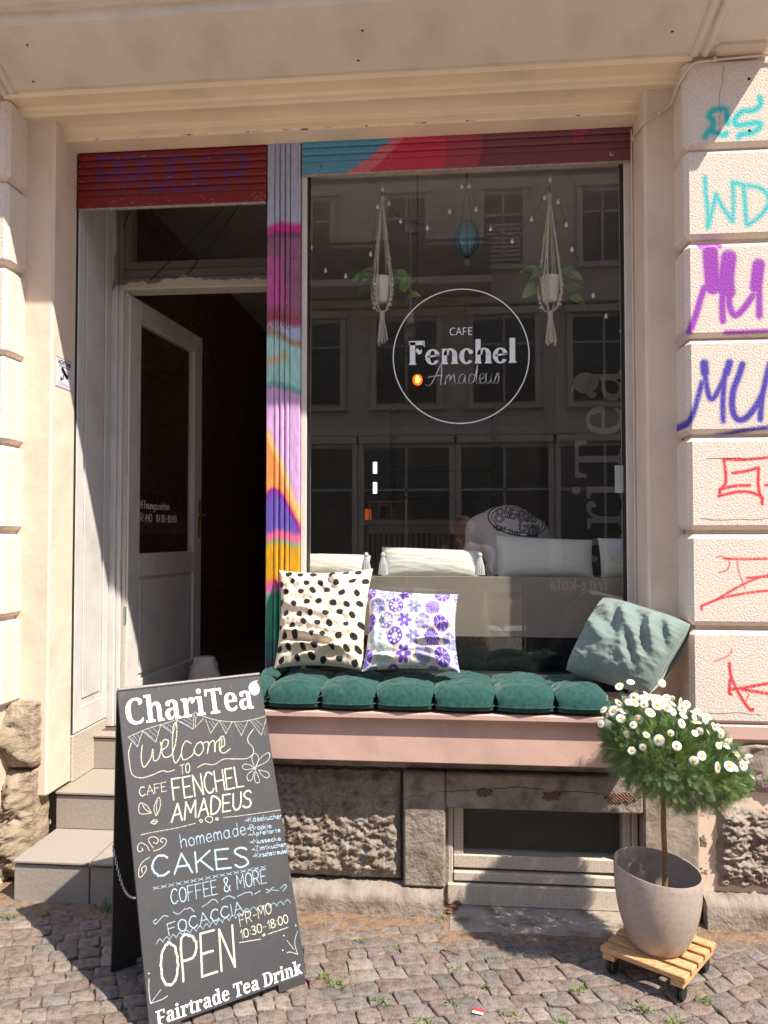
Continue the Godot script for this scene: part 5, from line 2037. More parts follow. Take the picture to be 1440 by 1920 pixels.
# one smooth skin over tapered capsules: bones are [from, to, radius, radius]
func skin(bones: Array, cell: float, k := 0.035) -> MB:
	var lo := Vector3.INF
	var hi := -Vector3.INF
	for b in bones:
		for e in 2:
			var r: float = b[2 + e] + cell * 3.0
			lo = lo.min(b[e] - Vector3.ONE * r)
			hi = hi.max(b[e] + Vector3.ONE * r)
	var nx := int((hi.x - lo.x) / cell) + 2
	var ny := int((hi.y - lo.y) / cell) + 2
	var nz := int((hi.z - lo.z) / cell) + 2
	var f := PackedFloat32Array()
	f.resize(nx * ny * nz)
	f.fill(1.0)
	for b in bones:
		var a: Vector3 = b[0]
		var ab: Vector3 = b[1] - a
		var l2 := maxf(ab.length_squared(), 1e-9)
		var m: float = maxf(b[2], b[3]) + k * 1.6 + cell
		var p0 := ((a.min(b[1]) - Vector3.ONE * m - lo) / cell).floor().clamp(Vector3.ZERO, Vector3(nx - 1, ny - 1, nz - 1))
		var p1 := ((a.max(b[1]) + Vector3.ONE * m - lo) / cell).ceil().clamp(Vector3.ZERO, Vector3(nx - 1, ny - 1, nz - 1))
		for z in range(int(p0.z), int(p1.z) + 1):
			for y in range(int(p0.y), int(p1.y) + 1):
				for x in range(int(p0.x), int(p1.x) + 1):
					var q := lo + Vector3(x, y, z) * cell
					var t := clampf((q - a).dot(ab) / l2, 0.0, 1.0)
					var d: float = q.distance_to(a + ab * t) - lerpf(b[2], b[3], t)
					var i := (z * ny + y) * nx + x
					var o := f[i]
					var h := clampf(0.5 + 0.5 * (o - d) / k, 0.0, 1.0)
					f[i] = lerpf(o, d, h) - k * h * (1.0 - h)
	var out := MB.new()
	var at := PackedInt32Array()
	at.resize(nx * ny * nz)
	at.fill(-1)
	var corner := [0, 1, nx, nx + 1, nx * ny, nx * ny + 1, nx * ny + nx, nx * ny + nx + 1]
	var edges := [[0, 1], [2, 3], [4, 5], [6, 7], [0, 2], [1, 3], [4, 6], [5, 7], [0, 4], [1, 5], [2, 6], [3, 7]]
	var pos := [Vector3(0, 0, 0), Vector3(1, 0, 0), Vector3(0, 1, 0), Vector3(1, 1, 0), Vector3(0, 0, 1), Vector3(1, 0, 1), Vector3(0, 1, 1), Vector3(1, 1, 1)]
	for z in nz - 1:
		for y in ny - 1:
			for x in nx - 1:
				var i := (z * ny + y) * nx + x
				var mask := 0
				for c in 8:
					if f[i + corner[c]] < 0.0:
						mask += 1
				if mask == 0 or mask == 8:
					continue
				var s := Vector3.ZERO
				var n := 0
				for e in edges:
					var va := f[i + corner[e[0]]]
					var vb := f[i + corner[e[1]]]
					if (va < 0.0) != (vb < 0.0):
						s += pos[e[0]].lerp(pos[e[1]], va / (va - vb))
						n += 1
				at[i] = out.add(lo + (Vector3(x, y, z) + s / n) * cell, Vector3.ZERO)
	for z in range(1, nz - 1):
		for y in range(1, ny - 1):
			for x in range(1, nx - 1):
				var i := (z * ny + y) * nx + x
				var inside := f[i] < 0.0
				for ax in 3:
					var j: int = i + [1, nx, nx * ny][ax]
					if (f[j] < 0.0) == inside:
						continue
					var u: int = [nx, nx * ny, 1][ax]
					var v: int = [nx * ny, 1, nx][ax]
					var q := [at[i - u - v], at[i - v], at[i], at[i - u]]
					if q.min() < 0:
						continue
					if inside:
						out.i.append_array(PackedInt32Array([q[0], q[2], q[1], q[0], q[3], q[2]]))
					else:
						out.i.append_array(PackedInt32Array([q[0], q[1], q[2], q[0], q[2], q[3]]))
	for j in range(0, out.i.size(), 3):
		var a := out.i[j]
		var b := out.i[j + 1]
		var c := out.i[j + 2]
		var n := (out.v[c] - out.v[a]).cross(out.v[b] - out.v[a])
		out.n[a] += n; out.n[b] += n; out.n[c] += n
	for j in out.n.size():
		out.n[j] = out.n[j].normalized()
	return out


func interior() -> void:
	var dark := grain(mat(0.28, 0.275, 0.265, 0.9), M.blotch, 0.9)
	var brick_m := grain(mat(0.20, 0.085, 0.058, 0.95), M.speck, 2.0)
	var b := MB.new()
	b.box(Vector3(-2.3, 0.40, -6.7), Vector3(2.9, ROOM_Y - 0.004, -0.802), 0.0)
	structure("room_floor", b, grain(mat(0.11, 0.075, 0.05, 0.6), M.blotch, 1.2))
	b = MB.new()
	b.box(Vector3(-2.3, 3.80, -6.7), Vector3(2.9, 4.0, -0.70), 0.0)
	structure("room_ceiling", b, grain(mat(0.62, 0.60, 0.57, 0.95), M.blotch, 0.8))
	b = MB.new()
	b.box(Vector3(-2.30, 0.3, -6.7), Vector3(-2.08, 3.9, -1.0), 0.0)
	var wl := structure("room_wall_left", b, brick_m)
	b = MB.new()
	b.box(Vector3(2.7, 0.3, -6.7), Vector3(2.9, 3.9, -0.70), 0.0)
	structure("room_wall_right", b, dark)
	b = MB.new()
	b.box(Vector3(-0.84, 0.0, -0.80), Vector3(0.975, 0.828, -0.615), 0.0)
	structure("room_wall_front", b, dark)
	# back wall with a barred slit that lets in the daylight of the yard
	b = MB.new()
	for e in [[-2.3, -1.035, 0.3, 3.9], [-0.974, 2.9, 0.3, 3.9], [-1.035, -0.974, 0.3, 2.07], [-1.035, -0.974, 2.22, 2.322], [-1.035, -0.974, 2.477, 3.9]]:
		b.box(Vector3(e[0], e[2], -6.60), Vector3(e[1], e[3], -6.50), 0.0)
	structure("room_wall_back", b, dark)
	# bricks of the bare wall beside the door
	var bm := MB.new()
	var row := 0
	var y := 0.62
	while y < 3.72:
		var z := -1.04 - (0.12 if row % 2 else 0.0)
		while z > -4.2:
			bm.box(Vector3(-2.085, y, z - 0.222), Vector3(-2.070 + rng.randf_range(-0.003, 0.004), y + 0.062, z), 0.003)
			z -= 0.235
		y += 0.075
		row += 1
	var br := obj("bricks", bm, brick_m, wl)
	br.set_meta("kind", "stuff")

	# ---- counter with a slatted front
	var c := thing("cafe_counter", "grey-topped cafe counter with vertical wooden slats on its front", "counter", Vector3(0.1, ROOM_Y, -4.3))
	var stone := mat(0.34, 0.34, 0.31, 0.5)
	var pc := func(called: String, lo: Vector3, hi: Vector3, m: Material) -> void:
		bx(called, lo, hi, 0.003, m, c).position = -c.position
	pc.call("top", Vector3(-0.870, 1.640, -4.75), Vector3(1.25, 1.690, -3.98), stone)
	pc.call("front_band", Vector3(-0.805, 1.563, -4.70), Vector3(1.2, 1.638, -4.02), stone)
	pc.call("body", Vector3(-0.80, ROOM_Y, -4.68), Vector3(1.18, 1.562, -4.045), M.black)
	var slat_m := mat(0.26, 0.165, 0.10, 0.6)
	for k in 40:
		pc.call("slat", Vector3(-0.83 + k * 0.0505, ROOM_Y + 0.05, -4.042), Vector3(-0.798 + k * 0.0505, 1.560, -4.020), slat_m)
	# ---- display frame on the counter
	var r := thing("counter_rack", "thin copper wire rack standing on the cafe counter", "rack", Vector3(-0.62, 1.691, -4.3))
	var copper := mat(0.50, 0.20, 0.09, 0.4, 0.6)
	for e in [[-0.83, -0.82], [-0.615, -0.605], [-0.475, -0.465]]:
		bx("upright", Vector3(e[0], 1.692, -4.31), Vector3(e[1], 1.868, -4.30), 0.001, copper, r).position = -r.position
	bx("rail", Vector3(-0.83, 1.869, -4.31), Vector3(-0.465, 1.880, -4.30), 0.001, copper, r).position = -r.position
	var pf := thing("picture_frame", "small tilted picture frame leaning in the copper rack", "picture frame", Vector3(-0.70, 1.692, -4.28))
	pf.rotation = Vector3(-0.25, 0.3, -0.22)
	bx("border", Vector3(-0.055, 0.0, -0.01), Vector3(0.055, 0.17, 0.0), 0.002, mat(0.30, 0.29, 0.25), pf)
	bx("print", Vector3(-0.042, 0.015, 0.001), Vector3(0.042, 0.155, 0.003), 0.0, M.black, pf)
	# small lamp with an orange shade
	var lm := mat(0.8, 0.35, 0.06, 0.8)
	lm.emission_enabled = true
	lm.emission = Color(1.0, 0.42, 0.08)
	lm.emission_energy_multiplier = 0.16
	b = MB.new()
	b.lathe([Vector2(0.032, 0.0), Vector2(0.030, 0.11), Vector2(0.0, 0.11)], 14)
	var lamp := obj("table_lamp", b, lm)
	lamp.position = Vector3(-0.845, 1.692, -4.36)
	tag(lamp, "small glowing orange table lamp on the counter end", "lamp")
	# ---- wall shelf far back
	var sh := thing("wall_shelf", "dark shelf unit with plates against the back wall", "shelf", Vector3(-0.1, 1.6, -6.4))
	for k in 4:
		bx("board", Vector3(-0.75, 2.0 + 0.33 * k, -6.46), Vector3(0.45, 2.03 + 0.33 * k, -6.18), 0.002, mat(0.12, 0.11, 0.10, 0.6), sh).position = -sh.position
	for x in [-0.78, 0.45]:
		bx("side", Vector3(x, 1.9, -6.47), Vector3(x + 0.03, 3.1, -6.17), 0.002, M.black, sh).position = -sh.position
	# ---- fridge with the tea name up its side
	var fr := thing("drinks_fridge", "tall dark drinks fridge with large grey tea lettering up its front", "fridge", Vector3(1.2, ROOM_Y, -2.0))
	bx("cabinet", Vector3(0.62, ROOM_Y, -2.3), Vector3(1.75, 2.95, -1.62), 0.012, mat(0.02, 0.021, 0.024, 0.5), fr).position = -fr.position
	var grey := mat(0.30, 0.30, 0.30, 0.6)
	var tm := text_mesh("ChariTea", 0.285, true, 0.002, 400)
	var o := obj("lettering", tm, grey, fr)
	var bb := tm.get_aabb()
	# reads upwards
	o.transform = Transform3D(Basis(Vector3(0, 1, 0), Vector3(-1, 0, 0), Vector3(0, 0, 1)), Vector3(1.015 + bb.position.y, 0.88 - bb.position.x, -1.6155) - fr.position)
	var dp := PackedVector2Array()
	for k in 20:
		var a := 0.5 + (TAU - 1.0) * k / 19.0
		dp.append(Vector2(cos(a + PI) * 0.075, sin(a + PI) * 0.065))
	dp.append(Vector2(-0.09, -0.07))
	b = MB.new()
	b.slab(dp, 0.0, Transform3D(Basis(), Vector3(0.79, 2.47, -1.6145)))
	obj("drop_mark", b, grey, fr).position = -fr.position

	# ---- person bending over a table, back to the window
	var hip := Vector3(0.37, 1.34, -1.62)
	var chest := Vector3(0.335, 1.585, -1.80)
	var sl := Vector3(0.165, 1.575, -1.80)
	var sr := Vector3(0.500, 1.545, -1.80)
	var el := Vector3(0.105, 1.33, -1.86)
	var er := Vector3(0.60, 1.30, -1.88)
	var hl := Vector3(0.17, 1.20, -2.08)
	var hr := Vector3(0.50, 1.18, -2.10)
	var head := Vector3(0.30, 1.50, -2.06)
	var shirt_b := [[hip, chest, 0.155, 0.155], [hip + Vector3(-0.05, 0.02, 0.03), chest + Vector3(-0.07, 0.0, 0.02), 0.12, 0.13], [hip + Vector3(0.05, 0.0, 0.03), chest + Vector3(0.07, -0.02, 0.02), 0.12, 0.13], [sl, sr, 0.095, 0.09], [sl, sl.lerp(el, 0.75), 0.080, 0.078], [sr, sr.lerp(er, 0.75), 0.080, 0.078], [chest, chest + Vector3(-0.02, 0.02, -0.10), 0.10, 0.07]]
	var p := thing("person", "person in a white printed T-shirt bending over, back to the window", "person", Vector3(0.37, ROOM_Y, -1.62))
	var flesh := [[chest, hip, 0.11, 0.11], [sl, el, 0.05, 0.042], [el, hl, 0.041, 0.028], [sr, er, 0.05, 0.042], [er, hr, 0.041, 0.028], [chest + Vector3(-0.02, 0.0, -0.08), head, 0.055, 0.06], [head + Vector3(0, 0.03, -0.02), head + Vector3(0, -0.05, -0.05), 0.092, 0.075]]
	for s in [-1.0, 1.0]:
		var hj := hip + Vector3(0.085 * s, -0.04, 0.0)
		flesh.append([hj, Vector3(0.37 + 0.11 * s, 0.96, -1.60), 0.085, 0.058])
		flesh.append([Vector3(0.37 + 0.11 * s, 0.96, -1.60), Vector3(0.37 + 0.12 * s, ROOM_Y + 0.07, -1.56), 0.056, 0.038])
		flesh.append([Vector3(0.37 + 0.12 * s, ROOM_Y + 0.04, -1.56), Vector3(0.37 + 0.13 * s, ROOM_Y + 0.03, -1.74), 0.038, 0.03])
	for q in [[hl, -1.0], [hr, 1.0]]:
		var hd: Vector3 = q[0]
		flesh.append([hd, hd + Vector3(0.01, -0.02, -0.06), 0.030, 0.034])
		for k in 4:
			flesh.append([hd + Vector3(-0.028 + 0.018 * k, -0.03, -0.07), hd + Vector3(-0.03 + 0.02 * k, -0.06, -0.13 + 0.008 * absf(k - 1.5)), 0.010, 0.008])
		flesh.append([hd + Vector3(0.03 * q[1], -0.02, -0.03), hd + Vector3(0.05 * q[1], -0.04, -0.08), 0.012, 0.009])
	obj("body", skin(flesh, 0.017, 0.03), mat(0.42, 0.24, 0.17, 0.6), p).position = -p.position
	var shirt := skin(shirt_b, 0.013, 0.05)
	for k in shirt.v.size():
		var v := shirt.v[k]
		var fold := 0.004 * sin(v.x * 34.0 + v.y * 22.0) * smoothstep(1.62, 1.40, v.y)
		shirt.v[k] = v + shirt.n[k] * fold
		shirt.t[k] = Vector2((v.x - 0.05) / 0.58, (1.80 - v.y) / 0.52)
	obj("t_shirt", shirt, image_mat(shirt_print(), 0.9), p).position = -p.position
	var tb := []
	for s in [-1.0, 1.0]:
		tb.append([hip + Vector3(0.07 * s, -0.03, 0.01), Vector3(0.37 + 0.11 * s, 0.96, -1.60), 0.115, 0.075])
		tb.append([Vector3(0.37 + 0.11 * s, 0.96, -1.60), Vector3(0.37 + 0.12 * s, ROOM_Y + 0.09, -1.56), 0.075, 0.055])
	obj("trousers", skin(tb, 0.02, 0.04), mat(0.02, 0.022, 0.03, 0.9), p).position = -p.position
	b = MB.new()
	b.ball(head + Vector3(0, 0.045, 0.0), Vector3(0.098, 0.095, 0.105), 20, 12)
	obj("hair", b, mat(0.03, 0.02, 0.015, 0.7), p).position = -p.position
	# the table the person leans on
	var tb2 := thing("cafe_table", "small dark cafe table behind the inner window bench", "table", Vector3(0.36, ROOM_Y, -2.25))
	bx("table_top", Vector3(-0.02, 1.10, -2.55), Vector3(0.60, 1.125, -1.98), 0.004, mat(0.08, 0.05, 0.035, 0.5), tb2).position = -tb2.position
	for x in [0.03, 0.55]:
		for z in [-2.5, -2.03]:
			bx("leg", Vector3(x - 0.02, ROOM_Y, z - 0.02), Vector3(x + 0.02, 1.098, z + 0.02), 0.003, M.black, tb2).position = -tb2.position


func shirt_print() -> Image:
	var im := Image.create(580, 520, false, Image.FORMAT_RGBA8)
	im.fill(Color(0.91, 0.92, 0.95))
	var ink := Color(0.04, 0.04, 0.06)
	var ce := Vector2(335, 158)
	var oval := func(rx: float, ry: float) -> Array:
		var l := []
		for k in 49:
			var a := TAU * k / 48
			var q := Vector2(cos(a) * rx, sin(a) * ry)
			l.append(ce + q.rotated(0.16))
		return l
	stroke(im, oval.call(182, 96), 7, ink, 1.0)
	stroke(im, oval.call(160, 78), 4, ink, 1.0)
	for e in [["8", -140, 28, -92, 78], ["WEAPONS", -84, -4, 112, 56], ["Gym", 10, 66, 132, 78], ["MUAY", -140, 84, -70, 30], ["THAI", -52, 98, 16, 30], ["BOXING", 66, 96, 132, 22]]:
		var a := ce + Vector2(e[1], e[2]).rotated(0.16)
		var b := ce + Vector2(e[3], e[2]).rotated(0.16)
		for l in word(e[0], a, b, Vector2(0, -e[4]).rotated(0.22), 0.02):
			stroke(im, l, 4.5 if e[4] < 40 else 13.0, ink, 1.0)
			if e[4] > 40:
				stroke(im, l, 5.0, Color(0.80, 0.81, 0.85), 1.0)
	return im


# ---------------------------------------------------------------- things seen in the shop window
func heart_leaf() -> MB:
	var b := MB.new()
	var nu := 9
	var nv := 10
	var p := PackedVector3Array()
	for j in nv:
		var v := float(j) / (nv - 1)
		var w := 0.030 * pow(sin(PI * pow(v, 0.62)), 0.8) if v < 1.0 else 0.0
		for k in nu:
			var u := 2.0 * k / (nu - 1) - 1.0
			p.append(Vector3(u * w, v * 0.085 - (0.012 * absf(u) if v < 0.12 else 0.0), 0.010 * absf(u) * sin(PI * v) - 0.03 * v * v))
	b.grid(p, nu, nv)
	return b


func planter(at: Vector3, label: String, sd: int, small := 1.0) -> void:
	var t := thing("hanging_planter", label, "hanging planter", at, "macrame hanging planters in the window")
	var cord := grain(mat(0.56, 0.52, 0.42, 0.95), M.fine, 20.0)
	rng.seed = sd
	var b := MB.new()
	var rim := 0.050
	# pot
	b.lathe([Vector2(0.0, 0.0), Vector2(0.036, 0.0), Vector2(0.050, 0.118), Vector2(0.050, 0.124), Vector2(0.046, 0.124), Vector2(0.043, 0.100), Vector2(0.0, 0.098)], 24)
	obj("pot", b, mat(0.62, 0.63, 0.57, 0.6), t)
	# cords from the hook to the rim, with knots
	var hook := Vector3(0, 0.535, 0)
	for k in 4:
		var a := TAU * k / 4 + 0.5
		var q := Vector3(cos(a) * 0.058, 0.10, sin(a) * 0.058)
		for s in 2:
			b = MB.new()
			var off := Vector3(-sin(a), 0, cos(a)) * (0.005 if s == 0 else -0.005)
			b.tube([hook, hook.lerp(q, 0.45) + off * 0.6, hook.lerp(q, 0.75) + off, q + off * 2.0, Vector3(cos(a) * 0.060, 0.03, sin(a) * 0.060) + off * 1.2, Vector3(cos(a) * 0.030, -0.040, sin(a) * 0.030), Vector3(0, -0.055, 0)], 0.0042, 0.0042, 6)
			obj("cord", b, cord, t)
		b = MB.new()
		b.ball(hook.lerp(q, 0.46), Vector3(0.0095, 0.011, 0.0095), 8, 6)
		b.ball(hook.lerp(q, 0.74), Vector3(0.0095, 0.012, 0.0095), 8, 6)
		for j in 5:
			var v := lerpf(0.075, -0.02, j / 4.0)
			var rr := lerpf(0.061, 0.048, clampf(j / 4.0, 0, 1))
			b.ball(Vector3(cos(a) * rr, v, sin(a) * rr), Vector3(0.010, 0.009, 0.010), 8, 5)
		obj("knots", b, cord, t)
	b = MB.new()
	b.tube([Vector3(0, -0.045, 0), Vector3(0, -0.085, 0)], 0.0135, 0.0125, 10)
	b.tube([hook + Vector3(0, -0.035, 0), hook + Vector3(0, 0.005, 0)], 0.012, 0.010, 10)
	obj("binding", b, cord, t)
	b = MB.new()
	for k in 14:
		var a := TAU * k / 14 + rng.randf() * 0.3
		var r := rng.randf_range(0.010, 0.032)
		b.tube([Vector3(cos(a) * 0.008, -0.08, sin(a) * 0.008), Vector3(cos(a) * r * 0.7, -0.14, sin(a) * r * 0.7), Vector3(cos(a) * r, -0.19 - rng.randf() * 0.03, sin(a) * r)], 0.0036, 0.0052, 5)
	obj("tassel", b, cord, t)
	b = MB.new()
	b.tube([hook, hook + Vector3(0, 0.05, 0)], 0.0025, 0.0025, 6)
	obj("hook", b, M.black, t)
	# trailing plant
	var lm := heart_leaf().mesh()
	var g1 := mat(0.15, 0.22, 0.075, 0.45)
	var g2 := mat(0.055, 0.125, 0.048, 0.45)
	var vine := MB.new()
	var ends := []
	for k in 4:
		var a = [2.7, 3.5, 0.1, -0.5][k] + rng.randf_range(-0.2, 0.2)
		var d := Vector3(cos(a), 0, sin(a) * 0.6)
		var l = [0.095, 0.07, 0.10, 0.125][k]
		var drop = [0.02, 0.07, 0.03, 0.13][k]
		vine.tube([Vector3(0, 0.10, 0), Vector3(0, 0.155, 0) + d * l * 0.5, Vector3(0, 0.145 - drop * 0.4, 0) + d * l, Vector3(0, 0.135 - drop, 0) + d * l * 1.12], 0.0022, 0.0016, 5)
		for j in 4:
			ends.append([Vector3(0, 0.150 - drop * 0.3 * j, 0) + d * l * (0.45 + 0.22 * j), d])
	obj("vine", vine, g2, t)
	for e in ends:
		var o := obj("leaf", lm, g1 if rng.randf() < 0.6 else g2, t)
		var hd: Vector3 = (e[1] * 0.75 + Vector3(rng.randf_range(-0.5, 0.5), rng.randf_range(-0.7, 0.35), rng.randf_range(-0.4, 0.6))).normalized()
		var sd2 := hd.cross(Vector3(rng.randf_range(-0.4, 0.4), 0.4, 1)).normalized()
		o.transform = Transform3D(Basis(sd2, hd, sd2.cross(hd)) * rng.randf_range(0.7, 1.05), e[0])


func window_things() -> void:
	# rail from which the planters hang, behind the top of the frame
	var b := MB.new()
	b.tube([Vector3(-0.70, 3.405, -0.72), Vector3(0.79, 3.405, -0.72)], 0.008, 0.008, 8)
	tag(obj("curtain_rail", b, M.black), "black rail along the top of the shop window inside", "rail")
	planter(Vector3(-0.362, 2.722, -0.72), "macrame hanger with a white pot of trailing ivy between pilaster and blue balloon lantern", 401)
	planter(Vector3(0.472, 2.700, -0.72), "macrame hanger with a white pot of trailing ivy between balloon lantern and right jamb", 402)
	rng.seed = 4711
	# balloon lantern
	var t := thing("balloon_lantern", "blue glass lantern shaped like a hot-air balloon hanging in the window", "lantern", Vector3(0.064, 2.905, -0.72))
	b = MB.new()
	var prof := []
	for k in 13:
		var a := k / 12.0
		prof.append(Vector2(0.016 + 0.044 * sin(PI * pow(a, 0.72) * 0.86), 0.045 + a * 0.155))
	b.lathe(prof, 24)
	var blue := mat(0.05, 0.15, 0.23, 0.25)
	obj("envelope", b, blue, t)
	for k in 8:
		var a := TAU * k / 8
		b = MB.new()
		var rib := []
		for q in prof:
			rib.append(Vector3(cos(a) * (q.x + 0.001), q.y, sin(a) * (q.x + 0.001)))
		b.tube(rib, 0.0022, 0.0022, 5)
		obj("rib", b, M.black, t)
	b = MB.new()
	b.tube([Vector3(0, 0.198, 0), Vector3(0, 0.212, 0)], 0.032, 0.026, 16)
	b.tube([Vector3(0, 0.034, 0), Vector3(0, 0.047, 0)], 0.015, 0.018, 12)
	obj("collar", b, M.black, t)
	b = MB.new()
	b.box(Vector3(-0.015, -0.012, -0.015), Vector3(0.015, 0.016, 0.015), 0.003)
	var basket := obj("basket", b, grain(mat(0.15, 0.15, 0.15, 0.7), M.speck, 12.0), t)
	for k in 4:
		b = MB.new()
		var sx := -0.012 if k % 2 else 0.012
		var sz := -0.012 if k < 2 else 0.012
		b.tube([Vector3(sx, 0.014, sz), Vector3(sx * 0.9, 0.038, sz * 0.9)], 0.0012, 0.0012, 4)
		obj("stay", b, M.black, basket)
	for s in [-1.0, 1.0]:
		b = MB.new()
		b.tube([Vector3(0.026 * s, 0.208, 0), Vector3(0.010 * s, 0.35, 0), Vector3(0, 0.46, 0)], 0.0016, 0.0016, 4)
		obj("string", b, M.black, t)
	b = MB.new()
	b.tube([Vector3(0, 0.455, 0), Vector3(0.012, 0.468, 0), Vector3(0, 0.482, 0), Vector3(0, 0.50, 0)], 0.002, 0.002, 5)
	obj("hook", b, M.black, t)

	# string of small unlit lights
	var sl := thing("string_lights", "string of small white bulbs looped across the top of the window", "string lights", Vector3(0.05, 3.36, -0.66))
	var wire = M.black
	var bulb_m := mat(0.75, 0.76, 0.74, 0.35)
	var pts := [[580, 450], [608, 495], [647, 507], [695, 467], [708, 378], [718, 345], [730, 372], [752, 407], [803, 421], [845, 392], [868, 346], [882, 346], [895, 390], [922, 427], [962, 452], [998, 412], [1022, 373], [1033, 340], [1047, 382], [1062, 425], [1072, 471], [1110, 557], [1133, 595], [1160, 622]]
	var prev := Vector3.ZERO
	for k in pts.size():
		# window-plane metres from a picture position measured on the rail's plane
		var q := Vector3(lerpf(-0.727, 0.800, (pts[k][0] - 575.0) / (1160.0 - 575.0)), lerpf(3.324, 2.526, (pts[k][1] - 330.0) / (630.0 - 330.0)), -0.66)
		if k > 0:
			b = MB.new()
			b.tube([prev, (prev + q) * 0.5 + Vector3(0, -0.008, 0.004), q], 0.0011, 0.0011, 4)
			obj("wire", b, wire, sl).position = -sl.position
		b = MB.new()
		b.ball(q + Vector3(0, -0.016, 0), Vector3(0.0085, 0.0095, 0.0085), 10, 7)
		b.tube([q + Vector3(0, -0.009, 0), q], 0.004, 0.004, 6)
		obj("bulb", b, bulb_m, sl).position = -sl.position
		prev = q

	# pendants: one lit filament bulb, one large unlit globe
	var pd := thing("pendant_lamp", "lit amber filament bulb hanging on a thin cord", "lamp", Vector3(-0.217, 2.464, -1.4))
	b = MB.new()
	b.tube([Vector3(0, 0.055, 0), Vector3(0, 1.335, 0)], 0.0025, 0.0025, 5)
	obj("cord", b, M.black, pd)
	b = MB.new()
	b.tube([Vector3(0, 0.028, 0), Vector3(0, 0.06, 0)], 0.012, 0.010, 10)
	obj("socket", b, M.black, pd)
	b = MB.new()
	b.ball(Vector3.ZERO, Vector3(0.030, 0.034, 0.030), 16, 10)
	var amber := StandardMaterial3D.new()
	amber.albedo_color = Color(0.75, 0.42, 0.12, 0.18)
	amber.transparency = BaseMaterial3D.TRANSPARENCY_ALPHA
	amber.roughness = 0.05
	obj("bulb_glass", b, amber, pd)
	b = MB.new()
	b.ball(Vector3(0, 0.0, 0), Vector3(0.007, 0.018, 0.007), 8, 6)
	var glow := mat(1.0, 0.75, 0.4)
	glow.emission_enabled = true
	glow.emission = Color(1.0, 0.72, 0.35)
	glow.emission_energy_multiplier = 1.1
	obj("filament", b, glow, pd)
	var li := OmniLight3D.new()
	li.name = "pendant_glow"
	li.light_color = Color(1.0, 0.65, 0.32)
	li.light_energy = 0.02
	li.light_size = 0.02
	li.omni_range = 8.0
	li.omni_attenuation = 2.0
	li.shadow_enabled = true
	li.position = Vector3(0, -0.002, 0)
	pd.add_child(li)
	pd = thing("pendant_lamp", "large clear unlit globe bulb in a pale socket hanging behind the lettering", "lamp", Vector3(-0.257, 2.74, -1.4))
	b = MB.new()
	b.tube([Vector3(0, 0.12, 0), Vector3(0, 1.06, 0)], 0.0028, 0.0028, 5)
	obj("cord", b, mat(0.5, 0.48, 0.44), pd)
	b = MB.new()
	b.tube([Vector3(0, 0.065, 0), Vector3(0, 0.122, 0)], 0.021, 0.021, 12)
	obj("socket", b, mat(0.40, 0.36, 0.33), pd)
	b = MB.new()
	b.ball(Vector3.ZERO, Vector3(0.060, 0.066, 0.060), 20, 14)
	obj("bulb_glass", b, M.glass, pd)
	b = MB.new()
	b.lathe([Vector2(0.0, 0.60), Vector2(0.045, 0.605), Vector2(0.040, 0.67), Vector2(0.012, 0.69)], 16)
	obj("ceiling_cup", b, mat(0.30, 0.29, 0.27), pd)

	# inner bench with a beige board towards the street, white cushions on it
	var ib := thing("inner_bench", "beige board backed bench behind the shop window", "bench", Vector3(0.03, ROOM_Y, -0.75))
	var beige := grain(mat(0.25, 0.215, 0.175, 0.6), M.blotch, 1.0)
	bx("back_board", Vector3(-0.77, 1.062, -0.640), Vector3(0.86, 1.350, -0.620), 0.002, beige, ib).position = -ib.position
	bx("ledge", Vector3(-0.77, 1.318, -0.98), Vector3(0.86, 1.342, -0.641), 0.002, beige, ib).position = -ib.position
	for x in [-0.74, 0.05, 0.83]:
		bx("leg", Vector3(x - 0.02, ROOM_Y, -0.97), Vector3(x + 0.02, 1.317, -0.93), 0.002, M.black, ib).position = -ib.position
	var linen := cloth(0.62, 0.65, 0.58, 0.2)
	var cream := cloth(0.56, 0.57, 0.49, 0.2)
	var sets := [
		[-0.83, -0.425, 1.452, 1.447, linen, "off-white tasselled cushion behind the window next to the pilaster", true],
		[-0.372, 0.130, 1.490, 1.470, linen, "long off-white tasselled cushion in the middle of the inner bench", true],
		[0.205, 0.680, 1.548, 1.525, cream, "cream rectangular cushion behind the bending person's window place", false],
		[0.705, 1.03, 1.535, 1.53, cream, "cream fringed cushion in the right corner of the inner bench", false]]
	for s in sets:
		var zb := -0.735
		var o := obj("window_pillow", soft(Vector3(s[0], s[2], zb - 0.06), Vector3(s[1], s[3], zb - 0.06), Vector3(s[0] + 0.005, 1.335, zb), Vector3(s[1] - 0.005, 1.335, zb), 0.055, 411 + int(s[0] * 10), 0.03, 0.18, 36), s[4])
		tag(o, s[5], "cushion", "white cushions on the inner bench")
		if s[6]:
			for x in [s[0] + 0.02, s[1] - 0.01]:
				var tb := MB.new()
				var zt := zb + 0.075
				tb.ball(Vector3(x, 1.452, zt), Vector3(0.012, 0.013, 0.012), 8, 6)
				for k in 12:
					var a := TAU * k / 12
					tb.tube([Vector3(x + cos(a) * 0.006, 1.443, zt + sin(a) * 0.006), Vector3(x + cos(a) * 0.017, 1.40, zt + sin(a) * 0.012), Vector3(x + cos(a) * 0.021, 1.356, zt + sin(a) * 0.014)], 0.0035, 0.004, 4)
				obj("tassel", tb, cloth(0.55, 0.60, 0.60), o)
	# fringe on the last cushion
	var fb := MB.new()
	for k in 16:
		var a := k / 15.0
		fb.tube([Vector3(0.715 + 0.10 * a, 1.515 + 0.012 * sin(a * PI), -0.69), Vector3(0.72 + 0.12 * a, 1.49, -0.665), Vector3(0.725 + 0.13 * a, 1.455 - 0.012 * (k % 3), -0.655)], 0.0035, 0.003, 4)
